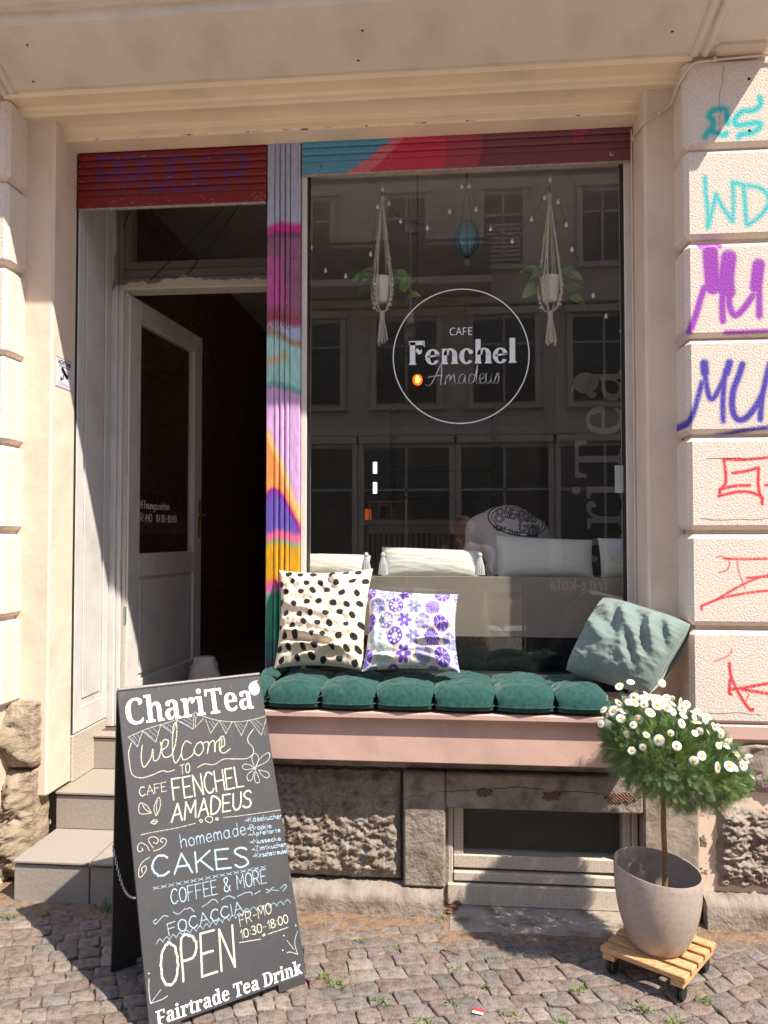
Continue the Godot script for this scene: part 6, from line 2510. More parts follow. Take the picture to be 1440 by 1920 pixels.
	tag(obj("fringed_throw", fb, cloth(0.55, 0.60, 0.64)), "pale blue fringe hanging over the corner cushion inside", "throw")
	# sticker on the pane
	b = MB.new()
	b.box(Vector3(0.738, 1.745, -0.5335), Vector3(0.7755, 1.872, -0.531), 0.0)
	tag(obj("pane_sticker", b, mat(0.50, 0.53, 0.50, 0.6)), "pale rounded sticker on the right edge of the shop pane", "sticker")


func small_things() -> void:
	# ---- surveillance notice on the door reveal
	var im := Image.create(330, 300, false, Image.FORMAT_RGBA8)
	im.fill(Color(0.80, 0.80, 0.84))
	var frame := Color(0.62, 0.30, 0.58)
	for e in [[8, 8, 322, 8], [8, 292, 322, 292]]:
		stroke(im, [Vector2(e[0], e[1]), Vector2(e[2], e[3])], 9, frame, 1.0)
	var ink := Color(0.06, 0.06, 0.08)
	for l in word("ACHTUNG", Vector2(48, 66), Vector2(290, 66), Vector2(0, -36)):
		stroke(im, l, 10, ink, 1.0)
	stroke(im, [Vector2(62, 86), Vector2(278, 86)], 8, ink, 1.0, 0.25)
	stroke(im, [Vector2(130, 115), Vector2(215, 175)], 48, ink, 1.0)
	stroke(im, [Vector2(225, 178), Vector2(240, 150)], 16, ink, 1.0)
	stroke(im, [Vector2(150, 170), Vector2(138, 205), Vector2(112, 212)], 16, ink, 1.0)
	stroke(im, [Vector2(102, 192), Vector2(102, 232)], 16, ink, 1.0)
	for y in [252, 268]:
		stroke(im, [Vector2(60, y), Vector2(280, y)], 4, Color(0.2, 0.2, 0.22), 1.0, 0.4)
	var b := MB.new()
	b.quad(Vector3(-1.8485, 2.243, -0.298), Vector3(-1.8485, 2.243, -0.458), Vector3(-1.8485, 2.388, -0.458), Vector3(-1.8485, 2.388, -0.298))
	b.quad(Vector3(-1.8498, 2.243, -0.458), Vector3(-1.8498, 2.243, -0.298), Vector3(-1.8498, 2.388, -0.298), Vector3(-1.8498, 2.388, -0.458))
	var s := obj("camera_notice", b, image_mat(im, 0.5))
	tag(s, "small white video surveillance notice reading ACHTUNG on the door reveal", "sign")

	# ---- white cloth bag standing just inside the door
	var tb := MB.new()
	var n := noise(12.0, 3, 501)
	var p := PackedVector3Array()
	for j in 18:
		for k in 25:
			var a := -TAU * k / 24
			var v := j / 17.0
			var r := (0.085 - 0.03 * v + 0.02 * sin(v * PI)) * (1.0 + 0.25 * n.get_noise_3d(cos(a) * 0.3, v * 0.6, sin(a) * 0.3))
			p.append(Vector3(cos(a) * r * 1.1, v * 0.27, sin(a) * r * 0.7))
	tb.grid(p, 25, 18, false, true)
	var bag := obj("cloth_bag", tb, cloth(0.55, 0.53, 0.50))
	bag.position = Vector3(-1.54, ROOM_Y, -1.55)
	tag(bag, "small white cloth bag standing on the floor inside the door", "bag")

	# ---- weeds in the joints
	var gm := StandardMaterial3D.new()
	gm.vertex_color_use_as_albedo = true
	gm.roughness = 0.7
	gm.backlight_enabled = true
	gm.backlight = Color(0.4, 0.5, 0.15)
	var wb := MB.new()
	rng.seed = 777
	var spots := [[-0.06, -0.045, 0.6], [-1.44, 0.0, 1.3], [-1.80, 0.10, 0.8], [-1.66, 0.06, 0.7], [-0.40, 0.44, 0.9], [-0.46, 0.40, 0.7], [-0.24, 0.52, 0.8], [-0.02, 0.50, 0.6], [0.18, 0.56, 0.8], [0.33, 0.58, 0.7], [0.42, 0.40, 0.9], [0.60, 0.48, 0.9], [0.70, 0.55, 0.9], [0.82, 0.42, 0.8], [0.09, 0.40, 0.5], [0.0, 0.30, 0.5], [-0.22, 0.18, 0.5], [-0.36, 0.14, 0.5], [0.46, 0.20, 0.5], [-0.1, 0.62, 0.7], [0.12, 0.22, 0.5], [0.27, 0.30, 0.5], [-1.40, 0.20, 0.5], [-1.25, 0.33, 0.5]]
	for k in 60:
		spots.append([rng.randf_range(-1.8, 1.3), rng.randf_range(0.25, 1.6), rng.randf_range(0.25, 0.5)])
	for q in spots:
		var blades := int(26 * q[2])
		for k in blades:
			var a := rng.randf() * TAU
			var l: float = q[2] * rng.randf_range(0.018, 0.045)
			var d := Vector3(cos(a), 0, sin(a))
			var sd := Vector3(-sin(a), 0, cos(a)) * rng.randf_range(0.0014, 0.0030)
			var o := Vector3(q[0] + rng.randf_range(-0.03, 0.03) * q[2], -0.008, q[1] + rng.randf_range(-0.022, 0.022) * q[2])
			var g := rng.randf_range(0.8, 1.3)
			wb.tint = Color(0.10 * g, 0.15 * g, 0.028 * g)
			var m := o + d * l * 0.45 + Vector3(0, l * 0.65, 0)
			var e := o + d * l * 0.95 + Vector3(0, l * 0.75, 0)
			wb.quad(o - sd * 0.6, o + sd * 0.6, m + sd, m - sd)
			wb.tri(m - sd, m + sd, e)
	tag(obj("weeds", wb, gm), "tufts of grass and weeds growing in the cobble joints", "weeds", "", "stuff")

	# ---- litter
	b = MB.new()
	b.box(Vector3(-0.028, 0.0, -0.018), Vector3(0.028, 0.0022, 0.004), 0.0006)
	var lit := obj("paper_scrap", b, mat(0.42, 0.045, 0.04, 0.8))
	lit.position = Vector3(0.072, 0.006, 0.545)
	lit.rotation = Vector3(0.1, -0.35, 0.06)
	lit.scale = Vector3.ONE * 0.68
	tag(lit, "small red and white paper scrap lying on the cobbles", "litter")
	b = MB.new()
	b.box(Vector3(-0.027, 0.0, 0.004), Vector3(0.026, 0.002, 0.019), 0.0006)
	obj("white_half", b, mat(0.75, 0.73, 0.70, 0.8), lit)
	b = MB.new()
	b.tube([Vector3(-0.035, 0, 0), Vector3(0, 0.004, 0.003), Vector3(0.035, 0, -0.004)], 0.0025, 0.0015, 5)
	var tw := obj("twig", b, mat(0.10, 0.04, 0.03, 0.9))
	tw.position = Vector3(-0.02, 0.006, 0.20)
	tw.rotation.y = -0.5
	tag(tw, "short dark twig on the footway by the cellar apron", "twig")
	b = MB.new()
	var dn := noise(30.0, 2, 511)
	for k in 7:
		var c := Vector3(-0.025 + 0.006 * k, 0.008 + 0.006 * (k % 3), -0.10 - 0.012 * k)
		b.ball(c, Vector3(0.017, 0.005, 0.012), 7, 4)
	tag(obj("dry_leaves", b, mat(0.16, 0.075, 0.045, 0.95)), "small heap of dry brown leaves in the cellar window corner", "leaves", "", "stuff")


func across_the_street() -> void:
	# road and far footway
	var b := MB.new()
	b.box(Vector3(-40, -0.058, 2.62), Vector3(40, -0.02, 12.4), 0.0)
	structure("road", b, M.asphalt)
	b = MB.new()
	b.box(Vector3(-40, -0.059, 12.42), Vector3(40, 0.08, 15.2), 0.02)
	structure("far_pavement", b, M.concrete)
	for x in [[-40, -4.22], [3.62, 40]]:
		b = MB.new()
		b.box(Vector3(x[0], -0.058, -0.2), Vector3(x[1], -0.006, 2.6), 0.0)
		structure("near_pavement", b, M.sand)
	# the house whose front the shop pane mirrors
	var z := 15.0
	var t := thing("apartment_building", "old plastered town house across the street with balcony and tall windows", "building", Vector3(0, 0, z + 4.0))
	var plaster := grain(mat(0.50, 0.435, 0.36, 0.95), M.blotch, 0.3)
	var put := func(called: String, lo: Vector3, hi: Vector3, m: Material, bev := 0.0) -> void:
		bx(called, lo, hi, bev, m, t).position = -t.position
	put.call("wall", Vector3(-16, 0, z), Vector3(13, 12.6, z + 9), plaster)
	put.call("ground_floor", Vector3(-16, 0, z - 0.06), Vector3(13, 4.1, z - 0.002), plaster)
	put.call("first_floor", Vector3(-16, 4.1, z - 0.05), Vector3(13, 7.3, z - 0.002), plaster)
	var trim := grain(mat(0.52, 0.455, 0.38, 0.95), M.blotch, 0.4)
	for y in [4.0, 7.25, 11.9]:
		put.call("cornice", Vector3(-16, y, z - 0.22), Vector3(13, y + 0.22, z - 0.002), trim, 0.04)
	put.call("roof", Vector3(-16.4, 12.6, z - 0.5), Vector3(13.4, 13.0, z + 9.3), mat(0.16, 0.07, 0.05))
	put.call("roof", Vector3(-15.6, 13.0, z + 1.0), Vector3(12.6, 15.5, z + 8.0), mat(0.16, 0.07, 0.05), 0.8)
	var pane := mat(0.03, 0.032, 0.036, 0.08)
	var sash := mat(0.36, 0.33, 0.29, 0.7)
	var rows := [[8.32, 10.05], [4.85, 6.9], [0.35, 3.72]]
	for r in 3:
		for k in 11:
			var x := -13.3 + k * 2.42
			var lo: float = rows[r][0]
			var hi: float = rows[r][1]
			var wd: float = [0.95, 1.5, 2.12][r]
			var zf := z - (0.0 if r == 0 else 0.062)
			put.call("window", Vector3(x - wd / 2, lo, zf - 0.012), Vector3(x + wd / 2, hi, zf - 0.004), pane)
			for s in [-1.0, 1.0]:
				put.call("casing", Vector3(x + s * (wd / 2 + 0.07) - 0.07, lo - 0.1, zf - 0.08), Vector3(x + s * (wd / 2 + 0.07) + 0.07, hi + 0.1, zf - 0.003), trim, 0.01)
			put.call("window_head", Vector3(x - wd / 2 - 0.2, hi + 0.10, zf - 0.14), Vector3(x + wd / 2 + 0.2, hi + 0.28, zf - 0.003), trim, 0.02)
			put.call("sill", Vector3(x - wd / 2 - 0.2, lo - 0.2, zf - 0.16), Vector3(x + wd / 2 + 0.2, lo - 0.1, zf - 0.003), trim, 0.02)
			put.call("mullion", Vector3(x - 0.03, lo, zf - 0.045), Vector3(x + 0.03, hi, zf - 0.014), sash)
			put.call("transom", Vector3(x - wd / 2, lerpf(lo, hi, 0.68), zf - 0.045), Vector3(x + wd / 2, lerpf(lo, hi, 0.68) + 0.06, zf - 0.014), sash)
			if r == 0 and k % 3 == 0:
				for q in 9:
					put.call("blind_slat", Vector3(x - wd / 2 + 0.05, lo + 0.05 + q * 0.11, zf - 0.03), Vector3(x + wd / 2 - 0.05, lo + 0.11 + q * 0.11, zf - 0.015), sash)
	# balcony
	put.call("balcony_slab", Vector3(-4.0, 7.50, z - 1.1), Vector3(0.9, 7.68, z - 0.003), trim, 0.03)
	for k in 34:
		var x := -3.95 + k * 0.145
		put.call("baluster", Vector3(x, 7.68, z - 1.06), Vector3(x + 0.03, 8.52, z - 1.03), M.black)
	put.call("balcony_rail", Vector3(-4.0, 8.52, z - 1.08), Vector3(0.9, 8.58, z - 1.0), M.black, 0.01)
	put.call("balcony_panel", Vector3(-3.95, 7.72, z - 1.02), Vector3(0.85, 8.45, z - 1.0), mat(0.05, 0.045, 0.04))
	for x in [[-40.0, -16.6], [13.6, 40.0]]:
		var nb := thing("apartment_building", "plain grey town house left of the balcony house" if x[0] < 0 else "plain grey town house right of the balcony house", "building", Vector3((x[0] + x[1]) / 2, 0, z + 4))
		bx("wall", Vector3(x[0], 0, z + 0.4), Vector3(x[1], 11.5, z + 9), 0.0, grain(mat(0.40, 0.37, 0.33), M.blotch, 0.3), nb).position = -nb.position

	# fence banner and seats on the near kerb, mirrored low in the pane
	var bn := thing("fence_banner", "dark banner with white drink lettering on a low frame by the kerb", "banner", Vector3(1.44, 0, 5.0))
	bx("cloth", Vector3(-0.62, 0.18, -0.015), Vector3(0.62, 1.12, 0.015), 0.004, mat(0.025, 0.025, 0.026, 0.8), bn)
	for x in [-0.66, 0.63]:
		bx("post", Vector3(x, -0.02, -0.02), Vector3(x + 0.03, 1.15, 0.02), 0.003, M.black, bn)
	var tm := text_mesh("fritz-kola", 0.135, false, 0.002, 700)
	var o := obj("lettering", tm, mat(0.75, 0.75, 0.75), bn)
	var bb := tm.get_aabb()
	var k2 := 0.66 / bb.size.x
	o.transform = Transform3D(Basis(Vector3(-k2, 0, 0), Vector3(0, 1, 0), Vector3(0, 0, -1)), Vector3(0.33 + bb.position.x * k2, 0.90 - bb.position.y, -0.0175))
	for s in [-0.07, 0.09]:
		b = MB.new()
		b.slab(PackedVector2Array([Vector2(0, 0), Vector2(0.05, 0.0), Vector2(0.06, 0.16), Vector2(0.0, 0.18), Vector2(-0.06, 0.15), Vector2(-0.02, 0.12)]), 0.0, Transform3D(Basis(Vector3(-1, 0, 0), Vector3(0, 1, 0), Vector3(0, 0, -1)), Vector3(s, 0.47, -0.0175)))
		obj("mark", b, mat(0.75, 0.75, 0.75), bn)
	var st := thing("garden_bench", "low wooden garden bench with white seat cushions by the kerb", "bench", Vector3(0.85, 0, 5.6))
	bx("seat", Vector3(-0.75, 0.30, -0.25), Vector3(0.75, 0.34, 0.25), 0.005, M.pine, st)
	for x in [-0.7, 0.64]:
		for zz in [-0.22, 0.16]:
			bx("leg", Vector3(x, -0.02, zz), Vector3(x + 0.06, 0.298, zz + 0.06), 0.004, M.pine, st)
	bx("backrest", Vector3(-0.75, 0.45, 0.22), Vector3(0.75, 0.72, 0.25), 0.005, M.pine, st)
	for x in [-0.70, -0.68]:
		bx("stay", Vector3(x, 0.30, 0.251), Vector3(x + 0.05, 0.70, 0.28), 0.003, M.pine, st)
	for k in 3:
		var cu := obj("seat_cushion", soft(Vector3(0.12 + 0.48 * k, 0.375, 5.82), Vector3(0.58 + 0.48 * k, 0.375, 5.82), Vector3(0.12 + 0.48 * k, 0.375, 5.38), Vector3(0.58 + 0.48 * k, 0.375, 5.38), 0.045, 601 + k, 0.03, 0.4, 16), cloth(0.62, 0.62, 0.62))
		tag(cu, "white seat cushion lying on the low garden bench", "cushion", "cushions on the garden bench")

	photographer()


func photographer() -> void:
	var p := thing("person", "person in a pale grey coat holding up a phone, facing the cafe", "person", Vector3(0.12, 0, 3.42))
	var f := p.position
	var wrist := Vector3(0.045, 1.42, 3.165)
	var flesh := [[Vector3(0.11, 1.36, 3.44), Vector3(0.09, 1.50, 3.42), 0.055, 0.055], [Vector3(0.085, 1.615, 3.41), Vector3(0.085, 1.56, 3.39), 0.092, 0.072], [Vector3(0.12, 0.95, 3.44), Vector3(0.11, 1.33, 3.45), 0.12, 0.11]]
	for s in [-1.0, 1.0]:
		flesh.append([Vector3(0.12 + 0.085 * s, 0.93, 3.44), Vector3(0.12 + 0.09 * s, 0.50, 3.42), 0.085, 0.055])
		flesh.append([Vector3(0.12 + 0.09 * s, 0.50, 3.42), Vector3(0.12 + 0.10 * s, 0.08, 3.46), 0.055, 0.038])
		flesh.append([Vector3(0.12 + 0.10 * s, 0.035, 3.47), Vector3(0.12 + 0.11 * s, 0.03, 3.30), 0.036, 0.03])
	flesh.append([Vector3(0.29, 1.12, 3.36), wrist, 0.042, 0.028])
	flesh.append([Vector3(0.30, 1.36, 3.45), Vector3(0.29, 1.12, 3.36), 0.05, 0.042])
	flesh.append([Vector3(-0.07, 1.36, 3.45), Vector3(-0.10, 1.10, 3.44), 0.05, 0.042])
	flesh.append([Vector3(-0.10, 1.10, 3.44), Vector3(-0.09, 0.86, 3.38), 0.042, 0.028])
	flesh.append([wrist, wrist + Vector3(-0.012, 0.045, -0.02), 0.03, 0.03])
	for k in 4:
		flesh.append([wrist + Vector3(-0.004, 0.03 + 0.017 * k, -0.03), wrist + Vector3(-0.032, 0.036 + 0.017 * k, -0.042), 0.010, 0.008])
	flesh.append([wrist + Vector3(0.0, 0.05, 0.0), wrist + Vector3(-0.03, 0.085, -0.008), 0.011, 0.009])
	for k in 4:
		flesh.append([Vector3(-0.11 + 0.017 * k, 0.83, 3.37), Vector3(-0.108 + 0.015 * k, 0.745 + 0.006 * absf(k - 1.5), 3.35), 0.010, 0.008])
	flesh.append([Vector3(-0.075, 0.83, 3.36), Vector3(-0.055, 0.78, 3.34), 0.012, 0.009])
	# nose and ears
	flesh.append([Vector3(0.083, 1.585, 3.315), Vector3(0.083, 1.562, 3.305), 0.010, 0.012])
	obj("body", skin(flesh, 0.015, 0.022), mat(0.50, 0.30, 0.22, 0.6), p).position = -f
	var coat := [[Vector3(0.11, 1.34, 3.45), Vector3(0.12, 0.95, 3.44), 0.15, 0.17], [Vector3(0.12, 0.95, 3.44), Vector3(0.13, 0.50, 3.45), 0.18, 0.22], [Vector3(-0.06, 1.36, 3.45), Vector3(0.29, 1.36, 3.45), 0.09, 0.09], [Vector3(0.29, 1.36, 3.45), Vector3(0.29, 1.12, 3.36), 0.078, 0.075], [Vector3(0.29, 1.12, 3.36), Vector3(0.10, 1.34, 3.215), 0.072, 0.058], [Vector3(-0.06, 1.36, 3.45), Vector3(-0.10, 1.10, 3.44), 0.078, 0.07], [Vector3(-0.10, 1.10, 3.44), Vector3(-0.09, 0.90, 3.39), 0.068, 0.058]]
	obj("coat", skin(coat, 0.02, 0.05), cloth(0.44, 0.38, 0.34), p).position = -f
	var hb := MB.new()
	hb.ball(Vector3(0.085, 1.635, 3.435), Vector3(0.102, 0.105, 0.098), 18, 12)
	hb.tube([Vector3(0.085, 1.60, 3.47), Vector3(0.09, 1.36, 3.56)], 0.085, 0.06, 12)
	obj("hair", hb, mat(0.16, 0.075, 0.04, 0.7), p).position = -f
	for s in [-1.0, 1.0]:
		hb = MB.new()
		hb.ball(Vector3(0.085 + 0.031 * s, 1.592, 3.328), Vector3(0.011, 0.007, 0.006), 8, 6)
		obj("eye", hb, mat(0.05, 0.04, 0.035, 0.3), p).position = -f
	hb = MB.new()
	hb.box(Vector3(0.063, 1.536, 3.318), Vector3(0.107, 1.543, 3.325), 0.003)
	obj("mouth", hb, mat(0.35, 0.10, 0.09), p).position = -f
	var ph := thing("smartphone", "dark smartphone held upright by the person in the coat", "phone", Vector3(-0.025, 1.48, 3.13))
	bx("case", Vector3(-0.038, -0.078, -0.0045), Vector3(0.038, 0.078, 0.0045), 0.003, mat(0.02, 0.02, 0.022, 0.3), ph)
	bx("camera_bump", Vector3(-0.002, 0.040, -0.0075), Vector3(0.034, 0.074, -0.0048), 0.001, M.black, ph)


# ---------------------------------------------------------------- drawn lines, in texture pixels or millimetres
const GRAFFITI := [
	["teal", 10.0, [54, 132, 61, 120]],
	["teal", 10.0, [61, 120, 67, 114, 67, 101, 62, 98, 63, 91, 73, 84, 88, 85, 91, 96, 92, 110]],
	["teal", 10.0, [61, 120, 72, 125, 84, 130, 90, 127]],
	["teal", 10.0, [146, 67, 146, 81, 134, 89, 117, 90, 106, 100, 104, 109, 110, 114, 130, 112, 144, 112, 145, 119, 133, 128, 114, 130, 110, 135]],
	["teal", 7.7, [53, 202, 54, 230, 57, 259, 57, 290]],
	["teal", 7.7, [57, 290, 65, 259, 71, 233]],
	["teal", 7.7, [71, 233, 82, 256, 98, 281]],
	["teal", 7.7, [98, 281, 100, 241, 99, 213]],
	["teal", 7.7, [99, 213, 119, 219, 142, 224, 155, 235, 158, 252, 145, 272, 125, 287]],
	["teal", 7.7, [117, 221, 119, 251, 121, 284, 125, 287]],
	["purple", 24.2, [60, 332, 62, 365, 64, 394]],
	["purple", 24.2, [91, 343, 87, 374, 84, 398]],
	["purple", 17.8, [92, 350, 90, 379, 92, 405]],
	["purple", 10.7, [50, 394, 42, 418, 35, 442, 25, 469]],
	["purple", 10.7, [81, 398, 79, 426, 80, 453]],
	["purple", 10.7, [90, 405, 91, 426, 96, 440, 103, 443, 116, 430, 130, 410]],
	["purple", 10.7, [140, 393, 140, 428, 140, 446]],
	["purple", 19.4, [140, 357, 137, 381, 135, 396]],
	["blue", 13.6, [48, 525, 49, 542]],
	["blue", 9.0, [49, 543, 52, 567, 56, 584, 60, 587]],
	["blue", 9.0, [60, 587, 66, 581, 78, 557, 85, 535]],
	["blue", 9.0, [44, 558, 36, 587, 28, 614, 19, 630]],
	["blue", 9.0, [83, 538, 80, 564, 78, 591, 78, 625]],
	["blue", 11.6, [90, 524, 85, 543]],
	["blue", 10.7, [111, 528, 105, 547, 96, 571, 93, 595, 96, 614, 104, 623, 117, 619, 133, 599, 142, 582]],
	["blue", 9.7, [156, 527, 149, 555, 143, 582, 140, 606, 139, 623]],
	["blue", 7.1, [69, 649, 87, 646, 113, 641, 153, 636, 192, 634]],
	["purple", 6.5, [84, 472, 112, 472, 155, 471, 194, 470]],
	["purple", 11.3, [45, 320, 56, 316, 70, 316, 76, 321]],
	["red", 3.3, [78, 690, 113, 691, 153, 688, 189, 687]],
	["red", 3.3, [78, 690, 81, 714, 80, 732, 71, 742]],
	["red", 3.3, [71, 742, 94, 736, 120, 735]],
	["red", 3.3, [69, 753, 94, 747, 117, 746, 137, 753, 140, 758]],
	["red", 3.3, [92, 714, 113, 711, 135, 705]],
	["red", 3.3, [135, 705, 134, 733, 137, 751, 141, 758]],
	["red", 3.3, [140, 758, 140, 767]],
	["red", 3.3, [71, 742, 71, 749]],
	["red", 3.3, [146, 735, 168, 733]],
	["red", 2.6, [76, 859, 111, 860, 151, 859, 211, 859]],
	["red", 2.6, [38, 940, 64, 928, 97, 908, 130, 892, 161, 884, 211, 872]],
	["red", 2.6, [38, 940, 72, 926, 115, 917, 150, 913, 210, 912]],
	["red", 2.6, [113, 892, 135, 890, 166, 888]],
	["red", 2.6, [38, 940, 39, 946]],
	["red", 1.3, [65, 857, 72, 855, 83, 860, 85, 870, 80, 879, 68, 883]],
	["red", 1.3, [98, 864, 100, 880, 110, 909]],
	["red", 1.3, [87, 1012, 83, 1022, 58, 1033]],
	["red", 1.3, [110, 1097, 114, 1086]],
	["red", 3.3, [83, 1035, 85, 1056, 94, 1079, 107, 1102, 117, 1114, 120, 1112]],
	["red", 3.3, [82, 1080, 108, 1076, 148, 1068, 198, 1059]],
	["red", 3.3, [103, 1079, 128, 1083, 163, 1088]],
	["red", 3.3, [84, 1063, 82, 1084, 85, 1088]],
]
const CHALK := [
	["y", 4, 1, [20, 169, 89, 150, 174, 136, 265, 118]],
	["y", 4, 1, [266, 112, 302, 135, 358, 158, 432, 172, 502, 171, 550, 165]],
	["y", 4, 0, [23, 171, 49, 207, 72, 156]],
	["y", 4, 0, [72, 156, 114, 200, 138, 142]],
	["y", 4, 0, [138, 142, 178, 180, 198, 134]],
	["y", 4, 0, [198, 134, 254, 174, 264, 122]],
	["y", 4, 0, [270, 130, 262, 169, 298, 141]],
	["y", 4, 0, [305, 146, 317, 199, 355, 158]],
	["y", 4, 0, [358, 160, 375, 209, 406, 169]],
	["y", 4, 0, [413, 170, 435, 225, 470, 173]],
	["y", 4, 0, [478, 173, 515, 235, 549, 168]],
	["b", 3, 0, [33, 172, 44, 193]],
	["b", 3, 0, [40, 167, 54, 189]],
	["b", 3, 0, [51, 163, 60, 180]],
	["b", 3, 0, [81, 158, 105, 186]],
	["b", 3, 0, [95, 154, 116, 181]],
	["b", 3, 0, [110, 150, 126, 170]],
	["b", 3, 0, [148, 144, 173, 169]],
	["b", 3, 0, [162, 142, 183, 161]],
	["b", 3, 0, [208, 139, 241, 161]],
	["b", 3, 0, [223, 135, 252, 157]],
	["b", 3, 0, [238, 131, 257, 148]],
	["b", 3, 0, [318, 155, 333, 182]],
	["b", 3, 0, [329, 157, 341, 176]],
	["b", 3, 0, [368, 168, 383, 194]],
	["b", 3, 0, [423, 178, 442, 205]],
	["b", 3, 0, [435, 178, 451, 196]],
	["b", 3, 0, [489, 175, 511, 208]],
	["b", 3, 0, [501, 174, 525, 199]],
	["y", 5, 1, [30, 190, 18, 220, 17, 252, 22, 297, 50, 314, 90, 311, 125, 303, 145, 310, 169, 307]],
	["y", 5, 1, [488, 207, 461, 233, 458, 253, 473, 277, 469, 300, 441, 312, 396, 306, 352, 300, 314, 313, 279, 305, 253, 313]],
	["y", 6, 1, [66, 204, 58, 247, 64, 280, 90, 254, 101, 224, 100, 262, 117, 259, 131, 223, 130, 203]],
	["y", 6, 1, [130, 233, 152, 221, 158, 202, 141, 199, 131, 230, 138, 257, 162, 255, 180, 226]],
	["y", 6, 1, [180, 226, 192, 182, 194, 143, 181, 160, 169, 250, 176, 284, 200, 256]],
	["y", 6, 1, [240, 225, 220, 214, 202, 244, 204, 277, 234, 270, 250, 253]],
	["y", 6, 1, [261, 229, 247, 253, 262, 272, 282, 253, 279, 226, 261, 229]],
	["y", 6, 1, [278, 232, 304, 230, 295, 269, 306, 238, 326, 228, 324, 268, 332, 236, 356, 227, 346, 266]],
	["y", 6, 1, [344, 258, 364, 249, 364, 218, 349, 225, 343, 265, 359, 278, 384, 266]],
	["y", 4, 1, [32, 499, 74, 499, 154, 502, 220, 500]],
	["y", 4, 1, [323, 501, 395, 509, 546, 519]],
	["y", 4, 1, [241, 502, 235, 494, 242, 492, 246, 499, 241, 502]],
	["y", 4, 1, [259, 500, 256, 493, 266, 487, 281, 492, 282, 503, 272, 509, 259, 500]],
	["y", 4, 1, [294, 502, 296, 498, 303, 500, 301, 506, 294, 502]],
	["w", 4, 1, [469, 351, 462, 316, 477, 298, 490, 318, 471, 352]],
	["w", 4, 1, [473, 349, 493, 322, 527, 305, 537, 314, 522, 335, 477, 348]],
	["w", 4, 1, [464, 352, 435, 352, 421, 342, 430, 331, 452, 338, 465, 351]],
	["w", 4, 1, [483, 361, 516, 375, 521, 390, 508, 395, 491, 380, 483, 362]],
	["w", 4, 1, [460, 358, 435, 372, 436, 392, 452, 389, 463, 364]],
	["w", 4, 1, [470, 362, 461, 390, 468, 406, 480, 401, 472, 366]],
	["w", 4, 1, [466, 347, 473, 354, 466, 356, 464, 349]],
	["y", 4, 1, [72, 436, 36, 431, 34, 406, 44, 397, 62, 412, 74, 437]],
	["y", 4, 1, [88, 448, 83, 423, 95, 398, 106, 391, 106, 416, 96, 439, 88, 448]],
	["y", 4, 1, [68, 467, 79, 460, 90, 466, 81, 474, 68, 468]],
	["y", 4, 1, [46, 402, 54, 420, 69, 433]],
	["y", 4, 1, [98, 399, 92, 419, 93, 444]],
	["y", 4, 1, [71, 464, 86, 468]],
	["y", 4, 1, [54, 555, 47, 538, 29, 524, 17, 533, 19, 549, 32, 549, 30, 540]],
	["y", 4, 1, [68, 550, 55, 525, 59, 514, 76, 515, 87, 527, 80, 537, 69, 531]],
	["y", 4, 1, [67, 558, 87, 557, 108, 547, 113, 533, 101, 524, 94, 531, 101, 539]],
	["y", 4, 1, [53, 575, 25, 587, 12, 613, 16, 630, 36, 614, 36, 599, 23, 604, 24, 617]],
	["b", 4, 1, [55, 768, 45, 771, 50, 781, 71, 767, 81, 764, 93, 770]],
	["b", 4, 1, [111, 760, 126, 771, 151, 760]],
	["b", 4, 1, [154, 764, 168, 762, 179, 777]],
	["b", 4, 1, [207, 770, 229, 764, 244, 756]],
	["b", 4, 1, [244, 756, 257, 760, 264, 771]],
	["b", 4, 1, [278, 765, 300, 759, 313, 763, 326, 773]],
	["b", 4, 1, [334, 769, 363, 764]],
	["b", 4, 1, [363, 764, 385, 767, 390, 778]],
	["b", 4, 1, [398, 777, 421, 771]],
	["b", 4, 1, [443, 771, 457, 781, 441, 783]],
	["b", 4, 1, [473, 772, 461, 777, 490, 788]],
	["b", 4, 1, [498, 782, 515, 774, 521, 782, 504, 794]],
	["b", 4, 0, [46, 841, 52, 832, 58, 828, 63, 832, 67, 841, 74, 832, 80, 828, 85, 831, 89, 840, 96, 831, 102, 827, 107, 831, 111, 840, 118, 831, 124, 827, 129, 830, 134, 839, 140, 830, 146, 826, 152, 830, 156, 839, 163, 830, 169, 826, 174, 829, 179, 838, 186, 829, 192, 825, 197, 829, 202, 838, 209, 829, 215, 825, 220, 828, 225, 837, 232, 828, 238, 824, 243, 828, 248, 837, 255, 828, 261, 824, 267, 827, 271, 836, 278, 827, 285, 823, 290, 827, 295, 836, 302, 826, 309, 823, 314, 826, 319, 835, 326, 826, 333, 822, 338, 826, 343, 835, 350, 825, 357, 821, 362, 825, 367, 834]],
	["b", 4, 0, [347, 825, 354, 817, 361, 814, 367, 818, 372, 827, 379, 819, 386, 816, 392, 820, 397, 829, 405, 821, 412, 818, 418, 822, 423, 831, 430, 823, 437, 820, 443, 824, 448, 833, 456, 825, 463, 822, 469, 826, 474, 835, 482, 827, 489, 824, 495, 828, 500, 837, 508, 829, 516, 825, 522, 829, 527, 839]],
	["y", 5, 1, [321, 912, 397, 922]],
	["y", 5, 1, [426, 914, 503, 913]],
	["y", 12, 1, [409, 913, 413, 912]],
	["w", 4, 1, [537, 934, 520, 967, 524, 1006]],
	["w", 4, 1, [524, 1006, 497, 991, 485, 991]],
	["w", 4, 1, [492, 952, 513, 987]],
	["w", 4, 1, [13, 931, 9, 961, 10, 1001]],
	["w", 4, 1, [10, 1001, 45, 973]],
	["w", 4, 1, [10, 1001, 45, 1001, 65, 996]],
	["w", 6, 1, [533, 914, 534, 916]],
	["w", 6, 1, [482, 934, 484, 935]],
	["w", 6, 1, [471, 977, 472, 979]],
	["w", 6, 1, [13, 916, 14, 917]],
]
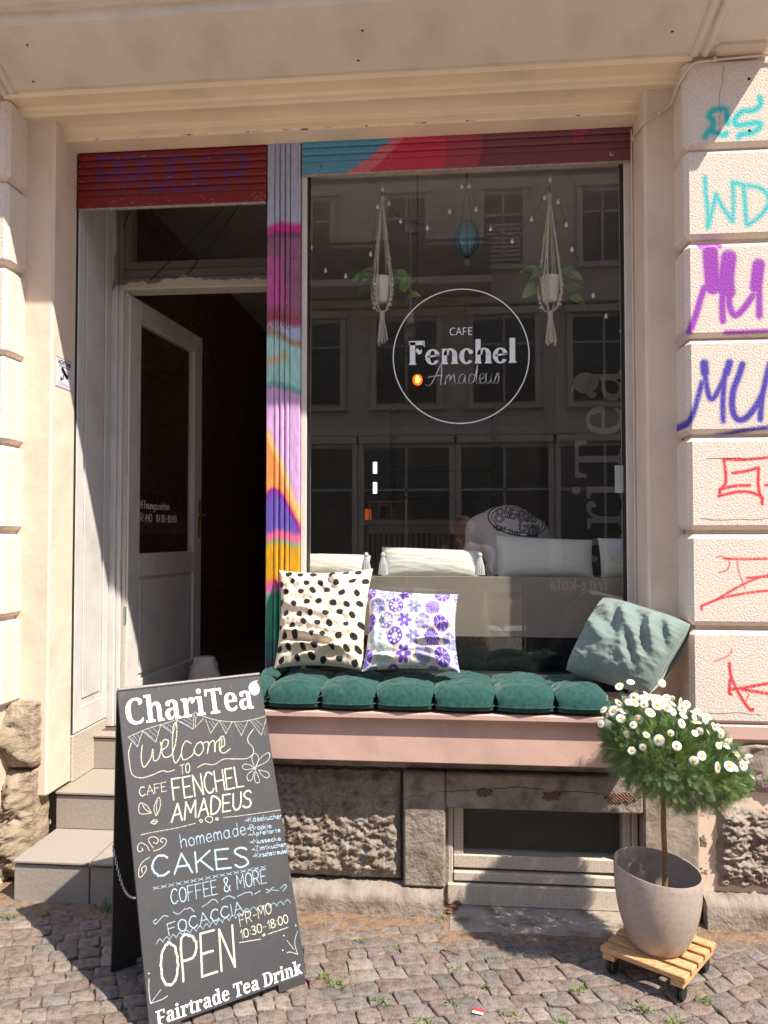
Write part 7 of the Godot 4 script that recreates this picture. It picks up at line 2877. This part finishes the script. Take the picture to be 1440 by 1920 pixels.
const CHALK_WORDS := [
	["TO", "y", 5, [188, 329, 223, 324, 2, -33]],
	["CAFE", "y", 5, [40, 375, 134, 373, 0, -30]],
	["FENCHEL", "y", 8, [154, 409, 414, 408, 0, -72]],
	["AMADEUS", "y", 9, [138, 479, 431, 485, 9, -57]],
	["homemade", "b", 5, [162, 569, 398, 575, -1, -45]],
	["CAKES", "b", 10, [56, 637, 391, 682, 1, -64]],
	["xxxxxxxxxxxxxxxx", "b", 4, [54, 678, 453, 703, 0, -14]],
	["COFFEE & MORE", "b", 6, [107, 736, 450, 751, 1, -45]],
	["FOCACCIA", "b", 6, [89, 826, 348, 822, -2, -35]],
	["OPEN", "y", 12, [49, 969, 295, 979, 9, -124]],
	["FR-MO", "y", 5, [332, 864, 452, 851, -1, -34]],
	["10:30-18:00", "y", 5, [329, 903, 508, 898, -1, -27]],
	[">Käsekuchen", "b", 4, [399, 535, 548, 549, 0, -18]],
	[">Brookie", "b", 4, [402, 564, 498, 574, 0, -18]],
	[">Apfeltorte", "b", 4, [406, 585, 530, 594, 0, -15]],
	[">Nussecke", "b", 4, [407, 611, 527, 624, 0, -15]],
	[">Zimtkuchen", "b", 4, [410, 637, 546, 648, 0, -16]],
	[">Kirschstreusel", "b", 4, [411, 659, 545, 671, 0, -15]],
]
